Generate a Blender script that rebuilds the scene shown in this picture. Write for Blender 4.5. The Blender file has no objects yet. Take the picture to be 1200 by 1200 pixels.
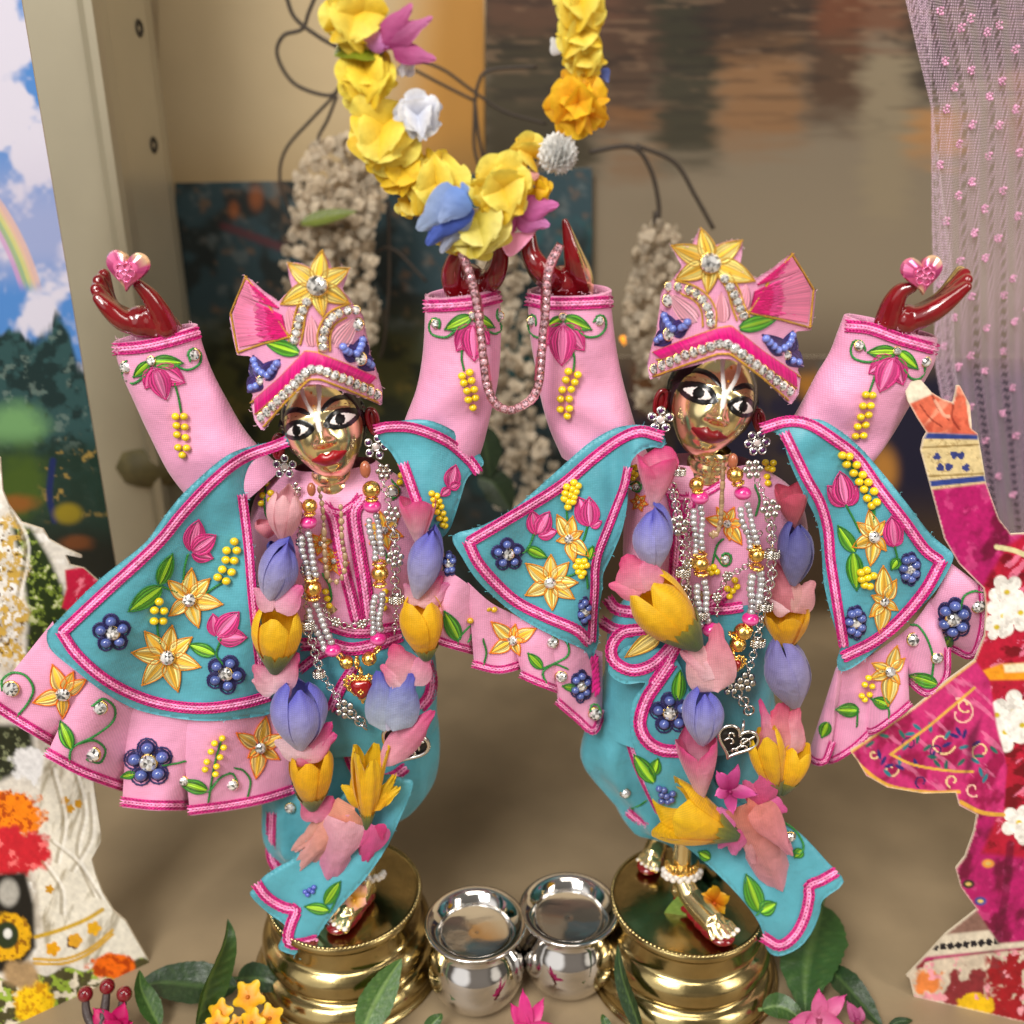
import bpy, math, random
import numpy as np
from mathutils import Vector, Matrix, geometry

random.seed(7); RNG = np.random.default_rng(7)
SC = bpy.context.scene
COL = SC.collection

# ------------------------------------------------------------------ camera
FPX = 1203.0                                   # focal length in photo pixels (the photo is 1200 px square)
PITCH = math.radians(23.0)
CAM = np.array([0.0, -0.24, 0.25])
cd = bpy.data.cameras.new('camera'); cam = bpy.data.objects.new('camera', cd); COL.objects.link(cam)
cam.location = CAM; cam.rotation_euler = (math.radians(90) - PITCH, 0, 0)
cd.sensor_width = 36; cd.lens = 36 * FPX / 1200; cd.clip_start = 0.01; cd.clip_end = 20
cd.dof.use_dof = True; cd.dof.focus_distance = 0.258; cd.dof.aperture_fstop = 9.5
SC.camera = cam

# ------------------------------------------------------------------ light
W = bpy.data.worlds.new('World'); SC.world = W; W.use_nodes = True
wn = W.node_tree.nodes; wl = W.node_tree.links
bg = wn['Background']
tc = wn.new('ShaderNodeTexCoord'); sp = wn.new('ShaderNodeSeparateXYZ'); wl.new(tc.outputs['Generated'], sp.inputs[0])
rmp = wn.new('ShaderNodeValToRGB'); mr = wn.new('ShaderNodeMapRange')
mr.inputs[1].default_value = -1; mr.inputs[2].default_value = 1
wl.new(sp.outputs['Z'], mr.inputs[0]); wl.new(mr.outputs[0], rmp.inputs[0])
e = rmp.color_ramp.elements
e[0].position = 0.0; e[0].color = (.10, .07, .045, 1)
e[1].position = 1.0; e[1].color = (.62, .58, .52, 1)
m_ = e.new(.5); m_.color = (.30, .26, .22, 1)
# the room behind the camera: a soft bright window up on the left, a smaller one on the right, added as broad bright patches for the brass to mirror
def patch(direction, size, col):
    dp = wn.new('ShaderNodeVectorMath'); dp.operation = 'DOT_PRODUCT'; wl.new(tc.outputs['Generated'], dp.inputs[0]); v = Vector(direction).normalized(); dp.inputs[1].default_value = v
    m2 = wn.new('ShaderNodeMapRange'); m2.interpolation_type = 'SMOOTHSTEP'; m2.inputs[1].default_value = math.cos(size * 1.25); m2.inputs[2].default_value = math.cos(size * .8); wl.new(dp.outputs['Value'], m2.inputs[0])
    sc_ = wn.new('ShaderNodeVectorMath'); sc_.operation = 'SCALE'; sc_.inputs[0].default_value = col; wl.new(m2.outputs[0], sc_.inputs['Scale']); return sc_.outputs[0]
cur = rmp.outputs[0]
for d_, s_, c_ in (((-.55, -.75, .38), .42, (2.6, 2.55, 2.5)), ((.75, -.6, .30), .26, (2.2, 2.05, 1.8)), ((.1, -.9, -.1), .5, (.35, .3, .26))):
    ad = wn.new('ShaderNodeVectorMath'); ad.operation = 'ADD'; wl.new(cur, ad.inputs[0]); wl.new(patch(d_, s_, c_), ad.inputs[1]); cur = ad.outputs[0]
wl.new(cur, bg.inputs['Color']); bg.inputs['Strength'].default_value = 0.36

def area(name, loc, target, sx, sy, power, col):
    l = bpy.data.lights.new(name, 'AREA'); l.shape = 'RECTANGLE'; l.size = sx; l.size_y = sy; l.energy = power; l.color = col
    o = bpy.data.objects.new(name, l); COL.objects.link(o); o.location = loc
    o.rotation_euler = (Vector(target) - Vector(loc)).to_track_quat('-Z', 'Y').to_euler()
    return o
area('window_light', (-.38, -.74, .95), (0, 0, .1), .40, .45, 12.5, (1, .97, .93))
area('room_light', (.75, -.55, .62), (.02, 0, .1), .22, .6, 3.2, (1, .93, .85))
area('overhead_fill', (.0, -.42, 1.0), (0, -.02, .1), .5, .3, 3.0, (1, .94, .85))  # added lamp overhead, placed forward to lighten the front of the floor
SC.view_settings.view_transform = 'Standard'; SC.view_settings.look = 'None'
SC.view_settings.exposure = 0.05; SC.view_settings.gamma = 1

# ------------------------------------------------------------------ pixels to rays: where a ray of the photo meets a plane at a chosen depth
_F = np.array([0, math.cos(PITCH), -math.sin(PITCH)]); _U = np.array([0, math.sin(PITCH), math.cos(PITCH)]); _R = np.array([1., 0, 0])
ZK = dict(a=(0,240,1/3), b=(250,270,.291667), c=(0,600,.3), d=(270,520,.275), e=(270,800,.291667), f=(700,250,.25), g=(500,450,.25),
          h=(680,520,.25), i=(660,780,.291667), j=(900,250,.25), k=(850,480,.291667), l=(900,780,.35), m=(0,850,1/3), n=(400,950,1/3),
          o=(360,0,1/3), p=(480,230,.23333), q=(0,400,.25), r=(320,440,.108333), s=(760,420,.116667), t=(480,620,.23333), u=(0,0,1), v=(1100,600,.25),
          w=(300,0,.25), x=(560,0,.45), y=(1000,0,.25), A=(560,380,.183333), B=(930,380,.15), C=(100,400,.25), D=(180,180,1/3))
def z(k, *xy):
    x0, y0, s = ZK[k]
    a = np.array(xy, float).reshape(-1, 2) * s
    return a + np.array([x0, y0])
def zs(k): return ZK[k][2]
def rays(q):
    q = np.asarray(q, float).reshape(-1, 2)
    return _F + (q[:, :1] - 600) / FPX * _R + (600 - q[:, 1:2]) / FPX * _U
def P(q, Y):
    d = rays(q); t = (np.asarray(Y, float).reshape(-1) - CAM[1]) / d[:, 1]
    return CAM + d * t[:, None]
def P1(x, y, Y): return P([(x, y)], Y)[0]
def G(x, y, Z=0.0):
    d = rays([(x, y)])[0]; return CAM + d * ((Z - CAM[2]) / d[2])
def pxs(p):                                    # metres per photo pixel at a world point
    return float(np.dot(np.asarray(p) - CAM, _F)) / FPX

# ------------------------------------------------------------------ materials
def lin(r, g, b):
    f = lambda c: (c / 255 / 12.92) if c <= 10 else ((c / 255 + .055) / 1.055) ** 2.4
    return (f(r), f(g), f(b))
M = {}
def mat(name, col=None, rough=.5, metal=0., attr=False, weave=0., wscale=900., noise=0., nscale=300., coat=0., sheen=0., bump=0., bscale=2000.,
        trans=0., alpha=1., spec=.5, sss=0., vary=0., vscale=120.):
    m = bpy.data.materials.new(name); m.use_nodes = True; nt = m.node_tree; N = nt.nodes; L = nt.links
    b = N['Principled BSDF']; b.inputs['Roughness'].default_value = rough; b.inputs['Metallic'].default_value = metal
    b.inputs['Coat Weight'].default_value = coat; b.inputs['Coat Roughness'].default_value = .08
    b.inputs['Sheen Weight'].default_value = sheen; b.inputs['Sheen Roughness'].default_value = .4
    b.inputs['Specular IOR Level'].default_value = spec; b.inputs['Alpha'].default_value = alpha
    b.inputs['Transmission Weight'].default_value = trans
    tc = N.new('ShaderNodeTexCoord'); src = None
    if attr:
        a = N.new('ShaderNodeAttribute'); a.attribute_name = 'Col'; src = a.outputs['Color']
    if col is not None and not attr:
        r = N.new('ShaderNodeRGB'); r.outputs[0].default_value = (*col, 1); src = r.outputs[0]
    if vary > 0:
        n = N.new('ShaderNodeTexNoise'); n.inputs['Scale'].default_value = vscale; n.inputs['Detail'].default_value = 6; L.new(tc.outputs['Object'], n.inputs['Vector'])
        mp = N.new('ShaderNodeMapRange'); mp.inputs[1].default_value = .25; mp.inputs[2].default_value = .75
        mp.inputs[3].default_value = 1 - vary; mp.inputs[4].default_value = 1 + vary; L.new(n.outputs['Fac'], mp.inputs[0])
        mx = N.new('ShaderNodeVectorMath'); mx.operation = 'SCALE'; L.new(src, mx.inputs[0]); L.new(mp.outputs[0], mx.inputs['Scale']); src = mx.outputs[0]
    h = None
    if weave > 0:
        ws = []
        for ax in ('X', 'Z'):
            w = N.new('ShaderNodeTexWave'); w.bands_direction = ax; w.inputs['Scale'].default_value = wscale; w.inputs['Distortion'].default_value = .6
            w.inputs['Detail'].default_value = 1; L.new(tc.outputs['Object'], w.inputs['Vector']); ws.append(w)
        ad = N.new('ShaderNodeMath'); ad.operation = 'MULTIPLY'; L.new(ws[0].outputs['Fac'], ad.inputs[0]); L.new(ws[1].outputs['Fac'], ad.inputs[1])
        h = ad.outputs[0]
        mp = N.new('ShaderNodeMapRange'); mp.inputs[3].default_value = 1 - .16 * min(weave * 2, 1); mp.inputs[4].default_value = 1.08; L.new(h, mp.inputs[0])
        mx = N.new('ShaderNodeVectorMath'); mx.operation = 'SCALE'; L.new(src, mx.inputs[0]); L.new(mp.outputs[0], mx.inputs['Scale']); src = mx.outputs[0]
        bp = N.new('ShaderNodeBump'); bp.inputs['Strength'].default_value = weave; bp.inputs['Distance'].default_value = .0001; L.new(h, bp.inputs['Height'])
        L.new(bp.outputs[0], b.inputs['Normal'])
        if bump > 0:
            n2 = N.new('ShaderNodeTexNoise'); n2.inputs['Scale'].default_value = bscale; n2.inputs['Detail'].default_value = 4; L.new(tc.outputs['Object'], n2.inputs['Vector'])
            b2 = N.new('ShaderNodeBump'); b2.inputs['Strength'].default_value = bump; b2.inputs['Distance'].default_value = .0012; L.new(n2.outputs['Fac'], b2.inputs['Height'])
            L.new(b2.outputs[0], bp.inputs['Normal'])
    elif bump > 0:
        n2 = N.new('ShaderNodeTexNoise'); n2.inputs['Scale'].default_value = bscale; n2.inputs['Detail'].default_value = 4; L.new(tc.outputs['Object'], n2.inputs['Vector'])
        b2 = N.new('ShaderNodeBump'); b2.inputs['Strength'].default_value = bump; b2.inputs['Distance'].default_value = .0004; L.new(n2.outputs['Fac'], b2.inputs['Height'])
        L.new(b2.outputs[0], b.inputs['Normal'])
    if noise > 0:
        n = N.new('ShaderNodeTexNoise'); n.inputs['Scale'].default_value = nscale; n.inputs['Detail'].default_value = 5; L.new(tc.outputs['Object'], n.inputs['Vector'])
        mp = N.new('ShaderNodeMapRange'); mp.inputs[3].default_value = max(rough - noise, .02); mp.inputs[4].default_value = rough + noise; L.new(n.outputs['Fac'], mp.inputs[0])
        L.new(mp.outputs[0], b.inputs['Roughness'])
    if src is not None: L.new(src, b.inputs['Base Color'])
    if sss > 0:                                # thin cloth lets some light through
        tr = N.new('ShaderNodeBsdfTranslucent'); ms = N.new('ShaderNodeMixShader'); ms.inputs[0].default_value = sss
        L.new(src, tr.inputs['Color']); L.new(b.outputs[0], ms.inputs[1]); L.new(tr.outputs[0], ms.inputs[2])
        L.new(ms.outputs[0], N['Material Output'].inputs['Surface'])
    M[name] = m
    return m
PINK = lin(237, 163, 199); BLUE = lin(84, 164, 180); MAG = lin(196, 28, 120); DMAG = lin(150, 12, 84); PALEP = lin(243, 150, 195)
mat('pink_satin', PINK, .42, weave=.45, sheen=.3, wscale=620, bump=1., bscale=75, vary=.08)
mat('blue_satin', BLUE, .45, weave=.4, sheen=.25, wscale=760, bump=.9, bscale=90, vary=.16)
mat('thread', attr=True, rough=.4, sheen=.2, spec=.4)
mat('brass', (.93, .77, .40), .19, .96, noise=.06, nscale=500, bump=.06, bscale=500)
mat('base_brass', (.44, .34, .15), .18, 1., noise=.10, nscale=200, bump=.16, bscale=260, vary=.2, vscale=150)
mat('steel', (.66, .64, .62), .07, 1., noise=.04, nscale=300, bump=.05, bscale=150)
mat('old_silver', (.56, .53, .48), .22, 1., bump=.2, bscale=1500, vary=.25, vscale=900)
mat('gold', (.95, .62, .17), .16, 1., bump=.3, bscale=1800)
mat('enamel', lin(120, 8, 18), .14, coat=1., vary=.25, vscale=200, bump=.12, bscale=250)
mat('bead', attr=True, rough=.18, coat=.6)
mat('stone', attr=True, rough=.05, metal=.5, coat=1.)
mat('paint', attr=True, rough=.3, coat=.25, bump=.15, bscale=900)
mat('petal', attr=True, rough=.6, sheen=.3, weave=.5, wscale=700, sss=.36, vary=.10, vscale=350, bump=.45, bscale=300)
mat('leaf', attr=True, rough=.38, spec=.5, bump=.5, bscale=700, vary=.2, vscale=350, sss=.15)
mat('fresh_petal', attr=True, rough=.45, sss=.25, vary=.08, vscale=500)
mat('eye_paint', attr=True, rough=.45, spec=.25)
mat('print', attr=True, rough=.32, spec=.5)
mat('matte_print', attr=True, rough=.6, spec=.3)
mat('card_edge', lin(205, 190, 165), .8)
mat('wire', lin(52, 42, 32), .6)
mat('florets', attr=True, rough=.7, sss=.4)
mat('hair', lin(14, 11, 12), .25, coat=.4)

# ------------------------------------------------------------------ mesh builder
class MB:
    def __init__(s): s.v = []; s.c = []; s.q = []; s.t = []; s.qs = []; s.ts = []; s.n = 0; s.mi = 0; s.qm = []; s.tm = []
    def add(s, V, Q=None, T=None, col=(1, 1, 1), smooth=True):
        V = np.asarray(V, float).reshape(-1, 3); k = len(V)
        col = np.asarray(col, float)
        if col.ndim == 1: col = np.tile(col, (k, 1))
        s.v.append(V); s.c.append(col)
        if Q is not None and len(Q): Q = np.asarray(Q, int) + s.n; s.q.append(Q); s.qs.append(np.full(len(Q), smooth)); s.qm.append(np.full(len(Q), s.mi))
        if T is not None and len(T): T = np.asarray(T, int) + s.n; s.t.append(T); s.ts.append(np.full(len(T), smooth)); s.tm.append(np.full(len(T), s.mi))
        s.n += k
    def build(s, name, material, parent=None):
        me = bpy.data.meshes.new(name)
        V = np.concatenate(s.v); C = np.concatenate(s.c)
        if parent is not None: V = V - origin(parent)
        Q = np.concatenate(s.q) if s.q else np.zeros((0, 4), int); T = np.concatenate(s.t) if s.t else np.zeros((0, 3), int)
        me.vertices.add(len(V)); me.vertices.foreach_set('co', V.astype(np.float32).ravel())
        nl = len(Q) * 4 + len(T) * 3
        me.loops.add(nl); me.loops.foreach_set('vertex_index', np.concatenate([Q.ravel(), T.ravel()]).astype(np.int32))
        me.polygons.add(len(Q) + len(T))
        st = np.concatenate([np.arange(len(Q)) * 4, len(Q) * 4 + np.arange(len(T)) * 3]).astype(np.int32)
        me.polygons.foreach_set('loop_start', st)
        sm = np.concatenate(([*s.qs] or [np.zeros(0, bool)]) + ([*s.ts] or [np.zeros(0, bool)]))
        me.polygons.foreach_set('use_smooth', sm.astype(bool))
        for m in (material if isinstance(material, (list, tuple)) else [material]): me.materials.append(M[m] if isinstance(m, str) else m)
        me.polygons.foreach_set('material_index', np.concatenate(s.qm + s.tm).astype(np.int32))
        me.update(calc_edges=True); me.validate()
        at = me.color_attributes.new('Col', 'FLOAT_COLOR', 'POINT')
        at.data.foreach_set('color', np.concatenate([C, np.ones((len(C), 1))], 1).astype(np.float32).ravel())
        o = bpy.data.objects.new(name, me); COL.objects.link(o)
        if parent is not None: o.parent = parent
        return o
ORI = {}
def origin(o):
    w = np.zeros(3)
    while o is not None: w = w + np.array(o.location); o = o.parent
    return w
def empty(name, loc):
    o = bpy.data.objects.new(name, None); COL.objects.link(o); o.location = loc; o.empty_display_size = .01
    return o
def tag(o, label=None, cat=None, group=None, kind=None):
    for k, v in (('label', label), ('category', cat), ('group', group), ('kind', kind)):
        if v: o[k] = v
    return o

# ------------------------------------------------------------------ curves and shapes
def smooth(q, n=10, closed=False):             # Catmull-Rom through the given points
    q = np.asarray(q, float); k = len(q)
    if k < 3 and not closed: 
        t = np.linspace(0, 1, n + 1)[:, None]; return q[0] * (1 - t) + q[-1] * t
    out = []
    for i in range(k if closed else k - 1):
        if closed: p0, p1, p2, p3 = q[(i - 1) % k], q[i], q[(i + 1) % k], q[(i + 2) % k]
        else:
            p1, p2 = q[i], q[i + 1]; p0 = q[i - 1] if i > 0 else 2 * p1 - p2; p3 = q[i + 2] if i + 2 < k else 2 * p2 - p1
        t = np.arange(n)[:, None] / n
        out.append(.5 * (2 * p1 + (p2 - p0) * t + (2 * p0 - 5 * p1 + 4 * p2 - p3) * t ** 2 + (3 * p1 - p0 - 3 * p2 + p3) * t ** 3))
    if not closed: out.append(q[-1:])
    return np.concatenate(out)
def resample(q, step=None, n=None):
    q = np.asarray(q, float); d = np.r_[0, np.cumsum(np.linalg.norm(np.diff(q, axis=0), axis=1))]
    if n is None: n = max(2, int(round(d[-1] / step)) + 1)
    t = np.linspace(0, d[-1], n)
    return np.stack([np.interp(t, d, q[:, i]) for i in range(q.shape[1])], 1)
def sphere_t(nu=10, nv=7):
    th = np.linspace(0, math.pi, nv); ph = np.arange(nu) * 2 * math.pi / nu
    V = np.array([(math.sin(a) * math.cos(b), math.sin(a) * math.sin(b), math.cos(a)) for a in th for b in ph])
    Q = [(i * nu + j, (i + 1) * nu + j, (i + 1) * nu + (j + 1) % nu, i * nu + (j + 1) % nu) for i in range(nv - 1) for j in range(nu)]
    return V, np.array(Q)
SV, SQ = sphere_t(); BV, BQ = sphere_t(16, 11)
def ball(mb, p, r, col=(1, 1, 1), big=False, jit=0.):
    V, Q = (BV, BQ) if big else (SV, SQ)
    r = np.asarray(r, float)
    mb.add(np.asarray(p) + V * r, Q, col=col)
def grid_q(m, n, wrap=False):
    i, j = np.meshgrid(np.arange(m - 1), np.arange(n if wrap else n - 1), indexing='ij'); i = i.ravel(); j = j.ravel(); j2 = (j + 1) % n
    return np.stack([i * n + j, i * n + j2, (i + 1) * n + j2, (i + 1) * n + j], 1)
VIEW = np.array([0, -1., .25]); VIEW /= np.linalg.norm(VIEW)
def strands(mb, Pts, rad, col, ns=5, flat=1.):
    """many short threads at once: Pts (m,k,3), rad (m,k) or scalar, col (m,3)"""
    Pts = np.asarray(Pts, float); m, k, _ = Pts.shape
    rad = np.broadcast_to(np.asarray(rad, float), (m, k)) if np.ndim(rad) else np.full((m, k), rad)
    T = np.gradient(Pts, axis=1); T /= np.linalg.norm(T, axis=2, keepdims=True) + 1e-12
    S = np.cross(T, VIEW); S /= np.linalg.norm(S, axis=2, keepdims=True) + 1e-12
    Nn = np.cross(S, T)
    a = np.arange(ns) * 2 * math.pi / ns
    V = Pts[:, :, None] + rad[:, :, None, None] * (np.cos(a)[None, None, :, None] * S[:, :, None] + flat * np.sin(a)[None, None, :, None] * Nn[:, :, None])
    q = grid_q(k, ns, True); Q = (q[None] + (np.arange(m) * k * ns)[:, None, None]).reshape(-1, 4)
    c = np.repeat(np.broadcast_to(np.asarray(col, float), (m, 3)), k * ns, axis=0)
    mb.add(V.reshape(-1, 3), Q, col=c)
def tube(mb, Pts, rad, col=(1, 1, 1), ns=8, cap=True, up=None):
    Pts = np.asarray(Pts, float); k = len(Pts); rad = np.broadcast_to(np.asarray(rad, float), (k,))
    T = np.gradient(Pts, axis=0); T /= np.linalg.norm(T, axis=1, keepdims=True) + 1e-12
    s = np.cross(T[0], (0.2, -.9, .3) if up is None else up); s /= np.linalg.norm(s); S = []
    for t in T:
        s = s - t * s.dot(t); s /= np.linalg.norm(s) + 1e-12; S.append(s)
    S = np.array(S); B = np.cross(S, T); a = np.arange(ns) * 2 * math.pi / ns
    V = Pts[:, None] + rad[:, None, None] * (np.cos(a)[None, :, None] * S[:, None] + np.sin(a)[None, :, None] * B[:, None])
    V = V.reshape(-1, 3); Q = grid_q(k, ns, True); Tn = None
    if cap:
        V = np.concatenate([V, Pts[:1], Pts[-1:]]); b = k * ns
        Tn = [(b, (j + 1) % ns, j) for j in range(ns)] + [(b + 1, (k - 1) * ns + j, (k - 1) * ns + (j + 1) % ns) for j in range(ns)]
    col = np.asarray(col, float)
    if col.ndim == 2: col = np.repeat(col, ns, axis=0); col = np.concatenate([col, col[:1], col[-1:]]) if cap else col
    mb.add(V, Q, Tn, col=col)
def frame(n, up=(0, 0, 1)):
    n = np.asarray(n, float); n = n / np.linalg.norm(n); s = np.cross(up, n)
    if np.linalg.norm(s) < 1e-6: s = np.cross((1, 0, 0), n)
    s /= np.linalg.norm(s); return s, np.cross(n, s), n
def ring(mb, c, n, R, r, col=(1, 1, 1), k=18, ns=7, sx=1., ang=0.):
    s, u, n = frame(n); a = np.arange(k) * 2 * math.pi / k; b = np.arange(ns) * 2 * math.pi / ns
    ca, sa = math.cos(ang), math.sin(ang); s, u = s * ca + u * sa, u * ca - s * sa
    d = np.cos(a)[:, None] * s * sx + np.sin(a)[:, None] * u
    V = np.asarray(c) + (R * d)[:, None] + r * (np.cos(b)[None, :, None] * d[:, None] + np.sin(b)[None, :, None] * n)
    q = grid_q(k + 1, ns, True) % (k * ns); mb.add(V.reshape(-1, 3), q, col=col)
def gem(mb, c, n, r, col=(.95, .94, .92), k=8, h=.55):
    """brilliant-cut stone: table, crown facets, girdle"""
    s, u, n = frame(n); a = np.arange(k) * 2 * math.pi / k + random.random(); b = a + math.pi / k
    cl = lambda rr, aa, hh: np.asarray(c) + rr * (np.cos(aa)[:, None] * s + np.sin(aa)[:, None] * u) + hh * r * n
    V = np.concatenate([cl(r * .55, a, h), cl(r * .84, b, h * .6), cl(r, a, .1), cl(r, b, .1), cl(r * .9, a, -.35), [np.asarray(c) + h * r * n * 1.02]])
    T = []
    for i in range(k):
        j = (i + 1) % k
        T += [(5 * k, i, j), (i, k + i, j), (i, 2 * k + i, k + i), (k + i, 2 * k + j, j), (k + i, 2 * k + i, 3 * k + i), (k + i, 3 * k + i, 2 * k + j),
              (2 * k + i, 4 * k + i, 3 * k + i), (3 * k + i, 4 * k + j, 2 * k + j), (3 * k + i, 4 * k + i, 4 * k + j)]
    T = np.array(T); f = RNG.choice([.12, .35, .65, 1., 1., 1.15], len(T)); cc = np.clip(np.repeat(f, 3)[:, None] * np.asarray(col), 0, 1)  # facets coloured dark to bright at random, sparkle put into the colour
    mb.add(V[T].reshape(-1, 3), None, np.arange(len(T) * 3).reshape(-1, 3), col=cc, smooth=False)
def lathe(mb, c, prof, n=48, col=(1, 1, 1), axis=(0, 0, 1)):
    s, u, w = frame(axis, (0, 1, 0)); a = np.arange(n) * 2 * math.pi / n; prof = np.asarray(prof, float)
    V = np.asarray(c) + prof[:, :1, None] * (np.cos(a)[None, :, None] * s + np.sin(a)[None, :, None] * u) + prof[:, 1:2, None] * w
    mb.add(V.reshape(-1, 3), grid_q(len(prof), n, True), col=col)
def inside(poly, q):
    x, y = q[:, 0], q[:, 1]; r = np.zeros(len(q), bool); j = len(poly) - 1
    for i in range(len(poly)):
        xi, yi = poly[i]; xj, yj = poly[j]
        if yi != yj:
            c = ((yi > y) != (yj > y)) & (x < (xj - xi) * (y - yi) / (yj - yi) + xi); r ^= c
        j = i
    return r
def dist_poly(poly, q, closed=True):
    a = np.asarray(poly); b = np.roll(a, -1, 0)
    if not closed: a, b = a[:-1], b[:-1]
    best = np.full(len(q), 1e9); near = np.zeros((len(q), 2))
    for i in range(len(a)):
        ab = b[i] - a[i]; L = ab.dot(ab) + 1e-12
        t = np.clip(((q - a[i]) @ ab) / L, 0, 1); pr = a[i] + t[:, None] * ab; d = np.linalg.norm(q - pr, axis=1)
        m = d < best; best[m] = d[m]; near[m] = pr[m]
    return best, near
def fill2d(poly, step):
    """triangles over a 2D outline, with inner points: (points, tris, number of boundary points)"""
    poly = resample(np.vstack([poly, poly[:1]]), step)[:-1]
    x0, y0 = poly.min(0); x1, y1 = poly.max(0)
    gx, gy = np.meshgrid(np.arange(x0, x1, step), np.arange(y0, y1, step * .866)); gx = gx + (np.arange(gx.shape[0]) % 2)[:, None] * step / 2
    g = np.stack([gx.ravel(), gy.ravel()], 1); g = g[inside(poly, g)]
    if len(g): d, _ = dist_poly(poly, g); g = g[d > step * .6]
    n = len(poly); allp = np.vstack([poly, g])
    r = geometry.delaunay_2d_cdt([Vector(p) for p in allp], [(i, (i + 1) % n) for i in range(n)], [], 1, 1e-4)
    pts = np.array([tuple(v) for v in r[0]])[:, :2]; tr = np.array([f for f in r[2] if len(f) == 3])
    a, b, c = pts[tr[:, 0]], pts[tr[:, 1]], pts[tr[:, 2]]
    cr = (b[:, 0] - a[:, 0]) * (c[:, 1] - a[:, 1]) - (b[:, 1] - a[:, 1]) * (c[:, 0] - a[:, 0])
    tr[cr < 0] = tr[cr < 0][:, ::-1]
    tr = tr[inside(poly, pts[tr].mean(1))]
    return pts, tr, n
class Surf:
    """a front surface that stitches, beads and trims can be laid on: depth Y at photo coordinates"""
    def __init__(s, fn=None, samples=None):
        s.fn = fn
        if samples is not None: s.q, s.Y = samples
    def d(s, q):
        q = np.asarray(q, float).reshape(-1, 2)
        if s.fn is not None: return s.fn(q)
        out = np.empty(len(q))
        for i in range(0, len(q), 400):
            D = ((q[i:i + 400, None] - s.q[None]) ** 2).sum(2); ix = np.argpartition(D, 4, 1)[:, :4]
            w = 1 / (np.take_along_axis(D, ix, 1) + .5); out[i:i + 400] = (w * s.Y[ix]).sum(1) / w.sum(1)
        return out
    def at(s, q, lift=0.): 
        return P(q, s.d(q) - lift)
def sheet(name, poly, surf, material, parent, step=6., thick=.0007, roll=4., rollr=.0007, closed_smooth=True, n=6, col=(1, 1, 1)):
    """a piece of cloth cut to an outline: front on the surface, rolled edge, real thickness"""
    pl = smooth(poly, n, True) if closed_smooth else np.asarray(poly)
    pts, tr, nb = fill2d(pl, step)
    d, _ = dist_poly(pl, pts)
    t = np.clip(1 - d / roll, 0, 1); Y = surf.d(pts) + rollr * t * t
    F = P(pts, Y); Bk = P(pts, Y + thick); k = len(pts)
    mb = MB()
    ed = {}
    for a, b, c in tr:
        for u, v in ((a, b), (b, c), (c, a)): ed[(u, v)] = 1
    side = [(u, v, v + k, u + k) for (u, v) in ed if (v, u) not in ed]
    mb.add(np.vstack([F, Bk]), side, np.vstack([tr, tr[:, ::-1] + k]), col=col)
    return mb.build(name, material, parent)

def fuzz(name, q, surf, col, parent, n=60, ln=5.):
    """loose thread ends along a cut edge"""
    q = resample(np.vstack([q, q[:1]]), n=n * 3)[RNG.choice(n * 3, n, False)]; a = RNG.uniform(0, 6.28, n); L = RNG.uniform(.3, 1., n)[:, None] * ln
    d = np.stack([np.cos(a), np.sin(a)], 1); m = q + d * L * .5 + RNG.normal(0, .8, (n, 2)); e_ = q + d * L
    Q = np.stack([q, m, e_], 1); W_ = P(Q.reshape(-1, 2), surf.d(Q.reshape(-1, 2)) - np.tile([0., .0004, .0007], n)).reshape(n, 3, 3)
    mb = MB(); strands(mb, W_, .00005, np.asarray(col) * RNG.uniform(.9, 1.25, (n, 1)), 4); return mb.build(name, 'thread', parent)
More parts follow.
